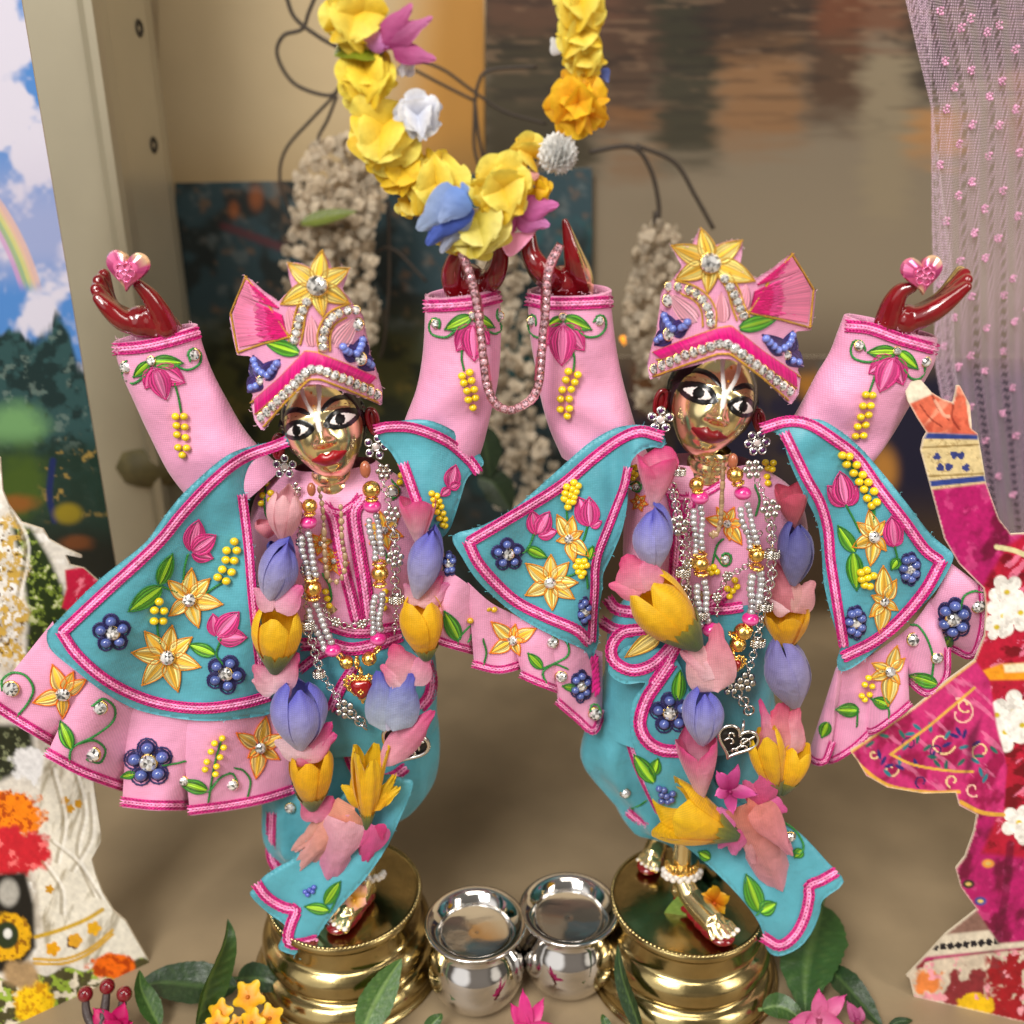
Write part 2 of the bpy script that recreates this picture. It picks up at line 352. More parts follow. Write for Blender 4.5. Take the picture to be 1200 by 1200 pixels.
# ------------------------------------------------------------------ embroidery laid on a cloth surface (photo px in, world geometry out)
EMB = ['thread', 'bead', 'stone', 'gold']
YEL = lin(236, 202, 24); NAVY = lin(42, 38, 92); BEADB = lin(78, 94, 158); GRN = lin(38, 120, 48); LIME = lin(130, 185, 30); GOLDT = lin(190, 140, 40)
def cj(col, n, a=.18):                         # colour jitter: threads of one skein differ a little
    c = np.asarray(col, float); return np.clip(c * (1 + RNG.uniform(-a, a, (n, 1))), 0, 1)
PX = .00021
class Emb:
    def __init__(s, surf, k='u', f=1.0): s.s = surf; s.m = MB(); s.k = k; s.f = f
    def z(s, *xy): return z(s.k, *xy)
    def sz(s, r): return r * zs(s.k)
    def rope(s, q, w=2.6, col=GRN, lift=.0002, step=None, smo=True):
        """stem or chain stitch: twisted short strands along a line"""
        s.m.mi = 0
        q = smooth(q, 8) if smo and len(q) > 2 else np.asarray(q, float)
        step = step or w * 1.25; q = resample(q, step)
        if len(q) < 3: q = resample(q, n=3)
        t = np.gradient(q, axis=0); t /= np.linalg.norm(t, axis=1, keepdims=True) + 1e-9; nrm = np.stack([-t[:, 1], t[:, 0]], 1)
        a = q - nrm * w * .28 - t * step * .75; b = q + nrm * w * .28 + t * step * .75
        Q = np.stack([a, (a + b) / 2, b], 1); m = len(Q)
        L = np.array([0, .00012, 0])[None] + lift
        W_ = s.s.at(Q.reshape(-1, 2), np.broadcast_to(L, (m, 3)).ravel()).reshape(m, 3, 3)
        strands(s.m, W_, PX * w * np.array([[.30, .5, .30]]) * np.ones((m, 1)), cj(col, m))
    def braid(s, q, w=13., smo=True, cols=None, lift=.0001):
        """couched trim: two dark chains with a pale chain between them"""
        s.m.mi = 0
        q = smooth(q, 8) if smo else np.asarray(q, float)
        q = resample(q, 2.5); t = np.gradient(q, axis=0); t /= np.linalg.norm(t, axis=1, keepdims=True) + 1e-9
        nrm = np.stack([-t[:, 1], t[:, 0]], 1)
        e = np.stack([q + nrm * w * o for o in (-.46, -.2, 0, .2, .46)], 1); m = len(q)
        V = s.s.at(e.reshape(-1, 2), lift + np.tile([0., .0002, .00025, .0002, 0.], m))
        s.m.add(V, grid_q(m, 5), col=cols[1] if cols else DMAG)
        q = resample(q, 4.4); t = np.gradient(q, axis=0); t /= np.linalg.norm(t, axis=1, keepdims=True) + 1e-9
        nrm = np.stack([-t[:, 1], t[:, 0]], 1)
        for off, ww, c, lf in ((-.36, .26, cols[0] if cols else MAG, .0002), (.36, .26, cols[0] if cols else MAG, .0002), (0., .36, cols[2] if cols else PALEP, .00028)):
            for sg in (-1, 1):
                a = q + nrm * (w * off + sg * w * ww * .52) - t * 2.9; b = q + nrm * (w * off + sg * w * ww * .12) + t * 2.9
                Q = np.stack([a, a * .4 + b * .6, b], 1); m = len(Q)
                W_ = s.s.at(Q.reshape(-1, 2), lift + np.tile([lf * .5, lf + .00018, lf * .6], m)).reshape(m, 3, 3)
                strands(s.m, W_, PX * w * ww * np.array([[.17, .30, .20]]) * np.ones((m, 1)), cj(c, m, .3))
    def satin(s, base, tip, hw, cols, n=0, bend=0., out=None, prof=.55, lift=.0002, lw=1.5, point=1.):
        """a petal or leaf filled with threads lying along it, edged with small stitches"""
        s.m.mi = 0
        base = np.asarray(base, float); tip = np.asarray(tip, float); d = tip - base; L = np.linalg.norm(d) + 1e-9; d = d / L; nn = np.array([-d[1], d[0]]); n = max(7, int(hw * 1.15))
        t = np.array([.02, .2, .45, .7, .97]); v = np.linspace(-1, 1, n)
        wp = lambda t: np.clip(np.sin(np.pi * np.clip(t, 0, 1) ** prof), 0, 1) ** .8
        vv = v[:, None] * .92; 
        T = np.clip(t[None] * (1 - .22 * point * np.abs(v[:, None])) + .06 * np.abs(vv) + RNG.uniform(-.02, .02, (n, 1)), 0, 1)
        Q = base + (T * L)[..., None] * d + (vv * wp(T) * hw + bend * 4 * T * (1 - T))[..., None] * nn
        W_ = s.s.at(Q.reshape(-1, 2), lift + np.tile([.0000, .00008, .00012, .00008, .0000], n)).reshape(n, 5, 3)
        r = PX * max(2 * hw / n * .60, .55)
        cc = np.asarray(cols[0] if isinstance(cols, list) else cols, float)
        ci = cj(cc, n, .35) * np.where(np.arange(n) % 2, .58, 1.1)[:, None]  # every other thread darkened in colour, standing for shade in the grooves
        if isinstance(cols, list): ci[np.abs(v) < .34] = cj(cols[1], int((np.abs(v) < .34).sum()), .45)
        strands(s.m, W_, r * np.array([[.55, 1, 1.05, .95, .5]]) * np.ones((n, 1)), np.clip(ci, 0, 1), 6, .75)
        if out is not None:
            tt = np.linspace(0.03, 1, 12)
            for sg in (-1, 1):
                q = base + (tt * L)[:, None] * d + ((sg * wp(tt) * (hw + 1)) + bend * 4 * tt * (1 - tt))[:, None] * nn
                s.rope(q, lw, out, lift + .0001, smo=False)
    def bead(s, q, r=4.2, col=YEL, lift=0.):
        s.m.mi = 1; q = np.atleast_2d(q); p = s.s.at(q, r * PX * .8 + lift)
        for a in p: ball(s.m, a, r * PX * np.array([1.05, 1, .95]), cj(col, 1, .14)[0])
    def stone(s, q, r=7., col=(.93, .91, .88)):
        q = np.atleast_2d(q); p = s.s.at(q, .0005)
        for a in p:
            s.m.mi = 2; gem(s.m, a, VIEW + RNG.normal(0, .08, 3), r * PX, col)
            s.m.mi = 3; ring(s.m, a - np.array([0, -.0002, 0]), VIEW, r * PX * .98, r * PX * .16, k=14, ns=5)
    # motifs; coordinates in the zoom frame s.k
    def star(s, c, tips, r=28, rot=0, hw=.30, fill=None, out=None):
        c = s.z(*c)[0]
        if isinstance(tips, (int, float)): tp = [c + s.sz(tips) * np.array([math.cos(a), math.sin(a)]) for a in rot + np.arange(6) * math.pi / 3]
        else: tp = s.z(*tips)
        for t in tp:
            L = np.linalg.norm(t - c); s.satin(c + (t - c) * .16, t, L * hw * .75, [fill or lin(240, 220, 140), lin(232, 180, 60)], 8, out=out or lin(206, 128, 16), lw=1.7)
        s.stone(c, s.sz(r))
    def blue(s, c, R, n=5, rx=1., rot=-.4, r=None, col=BEADB):
        c = s.z(*c)[0]; R = s.sz(R)
        for i in range(n):
            a = rot + i * 2 * math.pi / n; p = c + np.array([math.cos(a) * rx, math.sin(a)]) * R * .62
            t = np.linspace(0, 2 * math.pi, 13)[:, None]; o = p + R * .42 * np.concatenate([np.cos(t) * rx, np.sin(t)], 1)
            s.rope(o, 2.4, NAVY, .0001, smo=False)
            s.satin(p - [0, R * .38], p + [0, R * .38], R * .36 * rx, NAVY, 6, prof=1., lift=.00005)
            s.bead(p, R * .27, col)
        s.stone(c, r if r else R * .38)
    def tulip(s, b, tips, hw=.3):
        b = s.z(*b)[0]; tp = s.z(*tips); mid = tp.mean(0)
        o = [np.linalg.norm(t - b) for t in tp]
        for i, t in enumerate(tp):
            L = np.linalg.norm(t - b); bs = b + (t - b) * .03
            s.satin(bs, t, L * hw, [lin(205, 60, 130), lin(226, 120, 170)], 9, out=lin(188, 30, 112), lw=1.6, prof=.8, lift=.0002 + (.0001 if i == 1 else 0))
    def leaf(s, b, t, hw=None, bend=0.):
        b = s.z(*b)[0]; t = s.z(*t)[0]; L = np.linalg.norm(t - b)
        s.satin(b, t, hw or L * .2, [lin(80, 150, 36), lin(150, 195, 40)], 8, bend, out=lin(34, 112, 40), lw=1.7, prof=.8)
    def stem(s, *xy, w=2.6): s.rope(s.z(*xy), w, GRN)
    def scroll(s, path, st=None, r=22): 
        s.rope(s.z(*path), 2.9, lin(44, 128, 58))
        if st: s.stone(s.z(*st), s.sz(r))
    def beads(s, *xy, r=4.3, col=YEL): s.bead(s.z(*xy), r, col)
    def build(s, name, parent): return s.m.build(name, EMB, parent) if s.m.n else None

def mot(surf, parent, k):
    """returns a function that makes one embroidered motif as its own mesh under the cloth"""
    def f(name, *ops):
        e = Emb(surf, k)
        for op, a, kw in ops: getattr(e, op)(*a, **kw)
        return e.build(name, parent)
    return f
def O(op, *a, **k): return (op, a, k)

# ------------------------------------------------------------------ petals, buds, leaves
def petal(mb, base, d, nrm, L, Wd, c0, c1, cup=.25, curl=.1, prof=.65, m=8, n=7, rough=.03, tipw=0., thick=None, mix=1.3):
    """one petal: a cupped, curled patch from its base towards d; colour runs from base to tip"""
    d = np.asarray(d, float); d /= np.linalg.norm(d); nrm = np.asarray(nrm, float); nrm = nrm - d * nrm.dot(d); nrm /= np.linalg.norm(nrm); sd = np.cross(d, nrm)
    u = np.linspace(0, 1, m)[:, None]; v = np.linspace(-1, 1, n)[None]
    w = np.maximum(np.sin(np.pi * np.clip(u, .0, 1) ** prof), 0) ** .6; w = np.maximum(w, tipw * u) + .06
    ph = RNG.uniform(0, 6.3, 3)
    wob = rough * (np.sin(5 * u + ph[0]) * v + np.sin(9 * v + 4 * u + ph[1]) * u)
    uu = u - (.10 + .22 * tipw) * (v ** 2) * u
    X = base + L * uu[..., None] * d + (w * v * Wd)[..., None] * sd + ((cup * w * v ** 2 * Wd) + curl * u ** 2 * L + wob * L)[..., None] * nrm
    c0 = np.asarray(c0); c1 = np.asarray(c1); tt = np.clip(u ** mix + RNG.uniform(-.05, .05, (m, n)), 0, 1)[..., None]
    C = (c0 * (1 - tt) + c1 * tt) * (1 + RNG.uniform(-.04, .04, (m, n, 1)))
    mb.add(X.reshape(-1, 3), grid_q(m, n), col=np.clip(C, 0, 1).reshape(-1, 3))
def bud(mb, base, tip, Wd, c0, c1, n=4, closed=.55, rot=0., wob=.035, asym=0., mix=1.2, cover=1.05):
    """cloth bud: overlapping petals wrapped round an axis; closed 1 = pointed, 0 = open cup"""
    base = np.asarray(base); tip = np.asarray(tip); ax = tip - base; L = np.linalg.norm(ax); ax /= L
    s = np.cross(ax, VIEW); s /= np.linalg.norm(s); nn = np.cross(s, ax)
    if nn.dot(VIEW) < 0: nn = -nn
    m, k = 11, 11; c0 = np.asarray(c0); c1 = np.asarray(c1)
    for i in range(n):
        ph = rot + i * 2 * math.pi / n + RNG.uniform(-.15, .15); dl = math.pi / n * cover * 1.25
        l = L * (1 + RNG.uniform(-.10, .06)); out = 1 + .13 * (i % 2) + RNG.uniform(-.03, .03)
        u = np.linspace(0, 1, m)[:, None]; v = np.linspace(-1, 1, k)[None]
        r = Wd * .97 * out * (np.sin(np.pi * np.clip(.06 + u * (.5 + .44 * closed), 0, 1)) ** .75) * (.62 + .5 * u)
        al = dl * np.sqrt(np.clip(1 - .82 * u ** 7, .02, 1))
        wb = wob * (np.sin(4 * u + i * 2.1) + .6 * np.sin(7 * v + 3 * u + i))
        th = ph + v * al; rr = r * (1 + wb) + Wd * .04 * np.cos(v * math.pi) 
        uu = u - .07 * v ** 2 * u
        X = base + (l * uu)[..., None] * ax + (rr * np.cos(th))[..., None] * nn + (rr * np.sin(th))[..., None] * s
        tt = np.clip(u ** mix + RNG.uniform(-.05, .05, (m, k)), 0, 1)[..., None]
        C = (c0 * (1 - tt) + c1 * tt) * (1 + RNG.uniform(-.06, .06))
        C = C * (1 + RNG.uniform(-.03, .03, C.shape[:2] + (1,)) + .05 * np.sin(v * 17 + i)[..., None] * u[..., None])
        mb.add(X.reshape(-1, 3), grid_q(m, k), col=np.clip(C, 0, 1).reshape(-1, 3))
def calyx(mb, base, ax, L, cal, Wd, c0, c1, closed, n=9):
    """green sepals hugging the foot of a bud"""
    base = np.asarray(base)
    s = np.cross(ax, VIEW); s /= np.linalg.norm(s); nn = np.cross(s, ax)
    a = np.linspace(0, 2 * math.pi, 4 * n + 1)[:-1]; u = np.linspace(0, 1, 7)[:, None]
    jag = 1 - .34 * RNG.random((1, 4 * n)) * (np.arange(4 * n) % 2)[None]; ln = L * cal * u * jag; r = Wd * 1.09 * np.sin(np.pi * np.clip(.05 + ln / L * (.5 + .44 * closed), 0, 1)) ** .75 * (.62 + .5 * ln / L) + Wd * .06
    X = base + ln[..., None] * ax + (r * np.cos(a))[..., None] * nn + (r * np.sin(a))[..., None] * s
    tt = (u ** 2)[..., None]; C = np.asarray(c0) * (1 - tt) + np.asarray(c1) * tt; C = np.broadcast_to(C, X.shape) * (1 + RNG.uniform(-.12, .12, (1, 4 * n, 1)))
    mb.add(X.reshape(-1, 3), grid_q(7, 4 * n, True), col=C.reshape(-1, 3))
def leafblade(mb, pts, Wd, nrm, c0, c1, fold=.25, teeth=0., prof=.75):
    """leaf along a midrib: two halves folded at the rib, side veins as ridges, optional toothed edge"""
    pts = resample(smooth(np.asarray(pts, float), 8), n=29); m = len(pts); T = np.gradient(pts, axis=0); T /= np.linalg.norm(T, axis=1, keepdims=True)
    nrm = np.asarray(nrm, float); S = np.cross(T, nrm); S /= np.linalg.norm(S, axis=1, keepdims=True); Nn = np.cross(S, T)
    n = 11; v = np.linspace(-1, 1, n)[None]; u = np.linspace(0, 1, m)[:, None]
    w = Wd * np.maximum(np.sin(np.pi * u ** prof), 0) ** .8 + Wd * .015
    tz = 1 + teeth * ((u * 14) % 1 - .5) * (np.abs(v) > .95)
    ridge = .035 * np.cos((u * 9 - np.abs(v) * 1.3) * 2 * math.pi) * np.abs(v) * (1 - np.abs(v)) * 4
    h = fold * np.abs(v) * w + ridge * w
    X = pts[:, None] + (w * v * tz)[..., None] * S[:, None] + h[..., None] * Nn[:, None]
    vein = np.clip(1 - np.abs(v) / .12, 0, 1) * .8 + np.clip(np.cos((u * 9 - np.abs(v) * 1.3) * 2 * math.pi), 0, 1) ** 8 * .35
    C = np.asarray(c0) * (1 - vein[..., None]) + np.asarray(c1) * vein[..., None]
    mb.add(X.reshape(-1, 3), grid_q(m, n), col=np.broadcast_to(C, X.shape).reshape(-1, 3))
# ------------------------------------------------------------------ painted prints: colours of a printed picture, given at photo coordinates
def hash2(ix, iy, s): 
    h = np.sin(ix * 127.1 + iy * 311.7 + s * 74.7) * 43758.5453; return h - np.floor(h)
def vnoise(q, sc, s=0.):
    x = q[:, 0] / sc; y = q[:, 1] / (sc if np.isscalar(sc) else sc); ix = np.floor(x); iy = np.floor(y); fx = x - ix; fy = y - iy
    fx = fx * fx * (3 - 2 * fx); fy = fy * fy * (3 - 2 * fy)
    return (hash2(ix, iy, s) * (1 - fx) + hash2(ix + 1, iy, s) * fx) * (1 - fy) + (hash2(ix, iy + 1, s) * (1 - fx) + hash2(ix + 1, iy + 1, s) * fx) * fy
def fbm(q, sc, s=0., o=4):
    r = 0; a = .5; t = 0
    for i in range(o): r = r + a * vnoise(q, sc / 2 ** i, s + i * 3.3); t += a; a *= .55
    return r / t
def mixc(C, c, w): w = np.clip(w, 0, 1)[:, None]; return C * (1 - w) + np.asarray(c) * w
def ss(a, b, x): t = np.clip((x - a) / (b - a), 0, 1); return t * t * (3 - 2 * t)
def blob(q, cx, cy, rx, ry, soft=.3, n=0., sc=12, s=0, ang=0.):
    c, s_ = math.cos(ang), math.sin(ang); dx = q[:, 0] - cx; dy = q[:, 1] - cy
    d = np.hypot((dx * c + dy * s_) / rx, (dy * c - dx * s_) / ry)
    if n: d = d + n * (fbm(q, sc, s) - .5)
    return 1 - ss(1 - soft, 1 + soft, d)
def inpoly(q, pts, soft=1.5):
    pts = np.asarray(pts, float).reshape(-1, 2); d, _ = dist_poly(pts, q); sg = np.where(inside(pts, q), 1, -1); return ss(-soft, soft, d * sg)
def line(q, pts, w, smo=True):
    pts = np.asarray(pts, float).reshape(-1, 2); pts = smooth(pts, 5) if smo and len(pts) > 2 else pts
    d, _ = dist_poly(pts, q, False); return 1 - ss(w * .6, w * 1.3, d)
def lobes(q, cx, cy, R, n, rot=0., depth=.35):
    dx = q[:, 0] - cx; dy = q[:, 1] - cy; r = np.hypot(dx, dy); a = np.arctan2(dy, dx)
    return 1 - ss(.92, 1.05, r / (R * (1 - depth + depth * np.abs(np.cos((a - rot) * n / 2)) ** .7)))
def card(name, poly, onto, paint, step, parent=None, material='print', thick=.0006, smo=False, edge=True):
    """a printed card or sheet cut to an outline; onto(q) gives world points"""
    pl = smooth(poly, 5, True) if smo else np.asarray(poly, float)
    x0, y0 = pl.min(0) - step; x1, y1 = pl.max(0) + step
    X, Y = np.meshgrid(np.arange(x0, x1, step), np.arange(y0, y1, step)); ny, nx = X.shape
    cells = grid_q(ny, nx); q = np.stack([X.ravel(), Y.ravel()], 1)
    keep = inside(pl, q[cells].mean(1)); cells = cells[keep]
    cnt = np.bincount(cells.ravel(), minlength=len(q)); bd = (cnt > 0) & (cnt < 4)
    d, near = dist_poly(pl, q[bd]); qb = q[bd]; mv = d < step * 1.2; qb[mv] = near[mv]; q[bd] = qb
    used = np.where(cnt > 0)[0]; mp = -np.ones(len(q), int); mp[used] = np.arange(len(used)); q = q[used]; cells = mp[cells]
    V = onto(q); n = len(V); ctr = V.mean(0)
    C = np.clip(paint(q), .002, .95)
    back = V + np.array([0, thick, 0])
    mb = MB(); mb.add(V, cells, col=C)
    E = {}
    for f in cells:
        for i in range(4): E[(f[i], f[(i + 1) % 4])] = 1
    side = np.array([(u, v, v + n, u + n) for (u, v) in E if (v, u) not in E])
    mb.mi = 1
    mb.add(np.vstack([V, back]), np.vstack([side, cells[:, ::-1] + n]))
    return mb.build(name, [material, 'card_edge'], parent)
def vplane(g0, g1, lean=0.):
    """the upright plane over two ground points, leaning back by `lean` (metres per metre)"""
    g0 = np.asarray(g0); g1 = np.asarray(g1); e = g1 - g0; e /= np.linalg.norm(e); n = np.cross(e, np.array([0, lean, 1.])); n /= np.linalg.norm(n)
    def f(q):
        d = rays(q); t = (g0 - CAM).dot(n) / (d @ n); return CAM + d * t[:, None]
    return f
atY = lambda Y: (lambda q: P(q, np.full(len(q), Y)))

# ------------------------------------------------------------------ the setting: shelf floor, back wall, cabinet post
m = mat('floor_stone', lin(142, 124, 97), .5, vary=.2, vscale=30, bump=.15, bscale=120, noise=.1, nscale=60)
mb = MB(); mb.add([(-.6, -.35, 0), (.6, -.35, 0), (.6, .30, 0), (-.6, .30, 0)], [(0, 1, 2, 3)]); tag(mb.build('floor', 'floor_stone'), kind='structure')
mat('wall_paint', lin(190, 172, 140), .7, vary=.06, vscale=20)
mb = MB(); mb.add([(-.6, .26, -.01), (.6, .26, -.01), (.6, .26, .6), (-.6, .26, .6)], [(0, 1, 2, 3)]); tag(mb.build('wall', 'wall_paint'), kind='structure')

mat('post_paint', lin(166, 158, 136), .32, metal=.35, vary=.05, vscale=40)
mat('hole_dark', lin(40, 34, 24), .7)
pp = np.array([P1(x, 300, Y)[:2] for x, Y in ((10, .115), (139, .115), (144, .1135), (150, .1135), (155, .117), (158, .120), (166, .19), (172, .2), (10, .2))])
for i_, (px_, Y_) in enumerate(((208, .198), (214, .199))):
    pass
pp = np.array([P1(x, 300, Y)[:2] for x, Y in ((10, .120), (134, .120), (141, .1165), (150, .1165), (157, .120), (166, .128), (206, .158), (213, .17), (213, .2), (10, .2))])
k = len(pp); zz = np.array([0, .55]); V = np.array([(x, y, h) for h in zz for x, y in pp])
rootp = tag(empty('shelf_post', (pp[3][0], pp[3][1], 0)), 'cream painted metal upright with screw holes beside the landscape print', 'post')
mb = MB(); mb.add(V, [(i, (i + 1) % k, k + (i + 1) % k, k + i) for i in range(k)], smooth=False); mb.build('channel', 'post_paint', rootp)
for hx, hy in ((163, 33), (180, 170)):
    mb = MB(); c = P1(hx, hy, .14); a = pp[5]; b = pp[6]; nn = np.array([b[1] - a[1], -(b[0] - a[0]), 0]); 
    # centre of the hole on the slanting face
    n3 = nn / np.linalg.norm(nn); d = rays([(hx, hy)])[0]; t = (np.array([a[0], a[1], 0]) - CAM).dot(n3) / d.dot(n3); c = CAM + d * t
    if n3[1] > 0: n3 = -n3
    s_, u_, w_ = frame(n3); aa = np.arange(16) * math.pi / 8
    ringv = lambda r, off: c + r * (np.cos(aa)[:, None] * s_ + np.sin(aa)[:, None] * u_) + off * n3
    mb.add(np.vstack([ringv(.0030, .0002), ringv(.0024, .0006), ringv(.0021, .0002), ringv(.001, .0001)]), grid_q(4, 16, True)); ho = mb.build('screw_hole', 'hole_dark', rootp)

# ------------------------------------------------------------------ background pictures
def paint_land(q):                             # dark garden print, left of centre, far back
    y = q[:, 1]; x = q[:, 0]; n = fbm(q, 40, 1); n2 = fbm(q, 14, 5)
    C = np.tile(np.array(lin(46, 66, 72)), (len(q), 1))
    C = mixc(C, lin(32, 40, 40), ss(.45, .6, n)); C = mixc(C, lin(110, 86, 66), ss(.62, .75, n2) * .7); C = mixc(C, lin(96, 104, 104), ss(.62, .72, fbm(q, 20, 11)) * .55)
    low = ss(340, 430, y + 40 * (n - .5)) * (1 - ss(480, 560, x))
    C = mixc(C, lin(62, 62, 28), low); C = mixc(C, lin(30, 34, 18), low * ss(.48, .62, fbm(q, 26, 7)))
    C = mixc(C, lin(96, 84, 36), low * ss(.64, .74, fbm(q, 12, 17)) * .7)
    C = mixc(C, lin(100, 40, 44), line(q, [(262, 265), (290, 275), (330, 290)], 5) * .6)
    C = mixc(C, lin(34, 88, 92), ss(.5, .65, fbm(q, 60, 3)) * ss(480, 600, x) * .8)
    C = mixc(C, lin(24, 26, 22), ss(440, 620, y) * .75)
    C = mixc(C, lin(160, 90, 46), blob(q, 300, 232, 8, 14, .6) * .6 + blob(q, 274, 246, 6, 10, .6) * .6)
    return C
pic = tag(card('garden_picture', [(205, 214), (450, 210), (694, 196), (694, 700), (205, 700)], atY(.20), paint_land, 4, material='matte_print'),
          'dark teal and olive garden print standing behind the jewelled turban at left', 'picture')
def paint_sky(q):
    x = q[:, 0]; y = q[:, 1]; C = np.tile(np.array(lin(186, 168, 134)), (len(q), 1))
    C = mixc(C, lin(168, 140, 96), ss(120, 260, y) * .5 + ss(260, 480, x) * .35); C = mixc(C, lin(172, 122, 48), ss(440, 535, x + .15 * y) * .92)
    C = mixc(C, lin(120, 100, 64), ss(130, 240, y) * ss(430, 520, x) * .8)
    return C * (1 + .06 * (fbm(q, 30, 2) - .5))[:, None]
tag(card('sky_picture', [(186, -80), (567, -80), (567, 330), (186, 330)], atY(.225), paint_sky, 5, material='matte_print'), 'cream print turning golden at its right edge behind the branches', 'picture')
def paint_lake(q):                             # soft brown reflections on rippled water
    x = q[:, 0]; y = q[:, 1]; wav = 34 * (fbm(np.stack([x * .10, y], 1), 9, 4) - .5) + 16 * (fbm(np.stack([x * .2, y], 1), 4, 2) - .5)
    xx = x + wav; C = np.tile(np.array(lin(116, 104, 86)), (len(q), 1))
    C = mixc(C, lin(130, 117, 96), ss(150, 330, y) * .7); C = mixc(C, lin(88, 74, 58), ss(330, 440, y) * .8)
    def col(a, b, y1, c, w=1., s=17, y0=None):
        nonlocal C
        yy = y + 44 * (fbm(np.stack([x * .16, y], 1), 10, 9 + a * .01) - .5); k = ss(a - s, a + s, xx) * (1 - ss(b - s, b + s, xx)) * (1 - ss(y1 - 26, y1 + 26, yy))
        if y0 is not None: k = k * ss(y0 - 12, y0 + 12, yy)
        C = mixc(C, lin(*c), k * w * .9)
    col(560, 880, 80, (58, 44, 34)); col(560, 700, 205, (50, 44, 28)); col(765, 845, 185, (42, 40, 26)); col(700, 770, 150, (66, 46, 32)); col(842, 945, 165, (122, 88, 56)); col(708, 770, 150, (126, 86, 50), .8, y0=128); col(712, 770, 205, (112, 80, 50), .7, y0=172)
    col(945, 1012, 145, (66, 44, 28)); col(820, 960, 62, (44, 32, 24)); col(955, 1115, 48, (98, 56, 34), .9); col(566, 730, 36, (88, 58, 42), .8); col(1066, 1120, 120, (44, 36, 28)); col(1062, 1130, 185, (158, 114, 66), .9, y0=132)
    col(1130, 1240, 80, (30, 26, 22), .7); col(1180, 1250, 180, (126, 92, 64), .8, y0=90); col(1012, 1066, 260, (136, 122, 94), .45, y0=60)
    rip = ss(.56, .68, fbm(np.stack([x * .09, y], 1), 6, 14)) * (1 - ss(70, 190, y)); C = mixc(C, lin(28, 22, 18), rip * .5); rl = ss(.6, .7, fbm(np.stack([x * .08, y], 1), 5, 24)) * (1 - ss(60, 160, y)); C = mixc(C, lin(150, 120, 92), rl * .28)
    return C
tag(card('lake_picture', [(569, -80), (1260, -80), (1260, 470), (569, 470)], atY(.205), paint_lake, 3.5, material='matte_print'), 'large brown print of reflections on water behind the right turban', 'picture')
def paint_clutter(q):  # blurred dark clutter at the back, stood in for by one painted card
    x = q[:, 0]; y = q[:, 1]; C = np.tile(np.array(lin(52, 42, 40)), (len(q), 1))
    C = mixc(C, lin(28, 24, 44), ss(.42, .6, fbm(q, 50, 6))); C = mixc(C, lin(150, 100, 34), blob(q, 962, 452, 34, 20, .5, .6)); C = mixc(C, lin(40, 110, 124), blob(q, 975, 430, 14, 12, .5))
    C = mixc(C, lin(24, 22, 44), ss(1030, 1060, x)); C = mixc(C, lin(170, 116, 50), blob(q, 1035, 552, 16, 26, .6)); C = mixc(C, lin(90, 58, 30), blob(q, 757, 420, 18, 60, .5, .5))
    C = mixc(C, lin(180, 130, 60), blob(q, 1010, 500, 10, 16, .6) * .5); C = mixc(C, lin(150, 40, 34), blob(q, 752, 428, 6, 10, .6))
    C = mixc(C, lin(66, 50, 34), ss(560, 640, y)); C = mixc(C, lin(84, 70, 56), 1 - ss(416, 452, y + 10 * (fbm(q, 40, 8) - .5)))
    return C
tag(card('clutter_card', [(700, 418), (1240, 418), (1240, 690), (700, 690)], atY(.195), paint_clutter, 4, material='matte_print'), 'painted card standing in for dark navy and orange clutter behind the right sleeve', 'picture')
mat('lamp_glow', lin(255, 150, 20), .4); nt = M['lamp_glow'].node_tree; nt.nodes['Principled BSDF'].inputs['Emission Color'].default_value = (1, .38, .02, 1); nt.nodes['Principled BSDF'].inputs['Emission Strength'].default_value = 1.2
mb = MB(); c_ = P1(730, 397, .185); ball(mb, c_, (.0012, .0012, .0013), big=True); ball(mb, c_ + np.array([.0006, 0, -.0016]), (.0007, .0007, .001)); tag(mb.build('fairy_light', 'lamp_glow'), 'tiny glowing orange fairy light beside the raised pink sleeve', 'light')
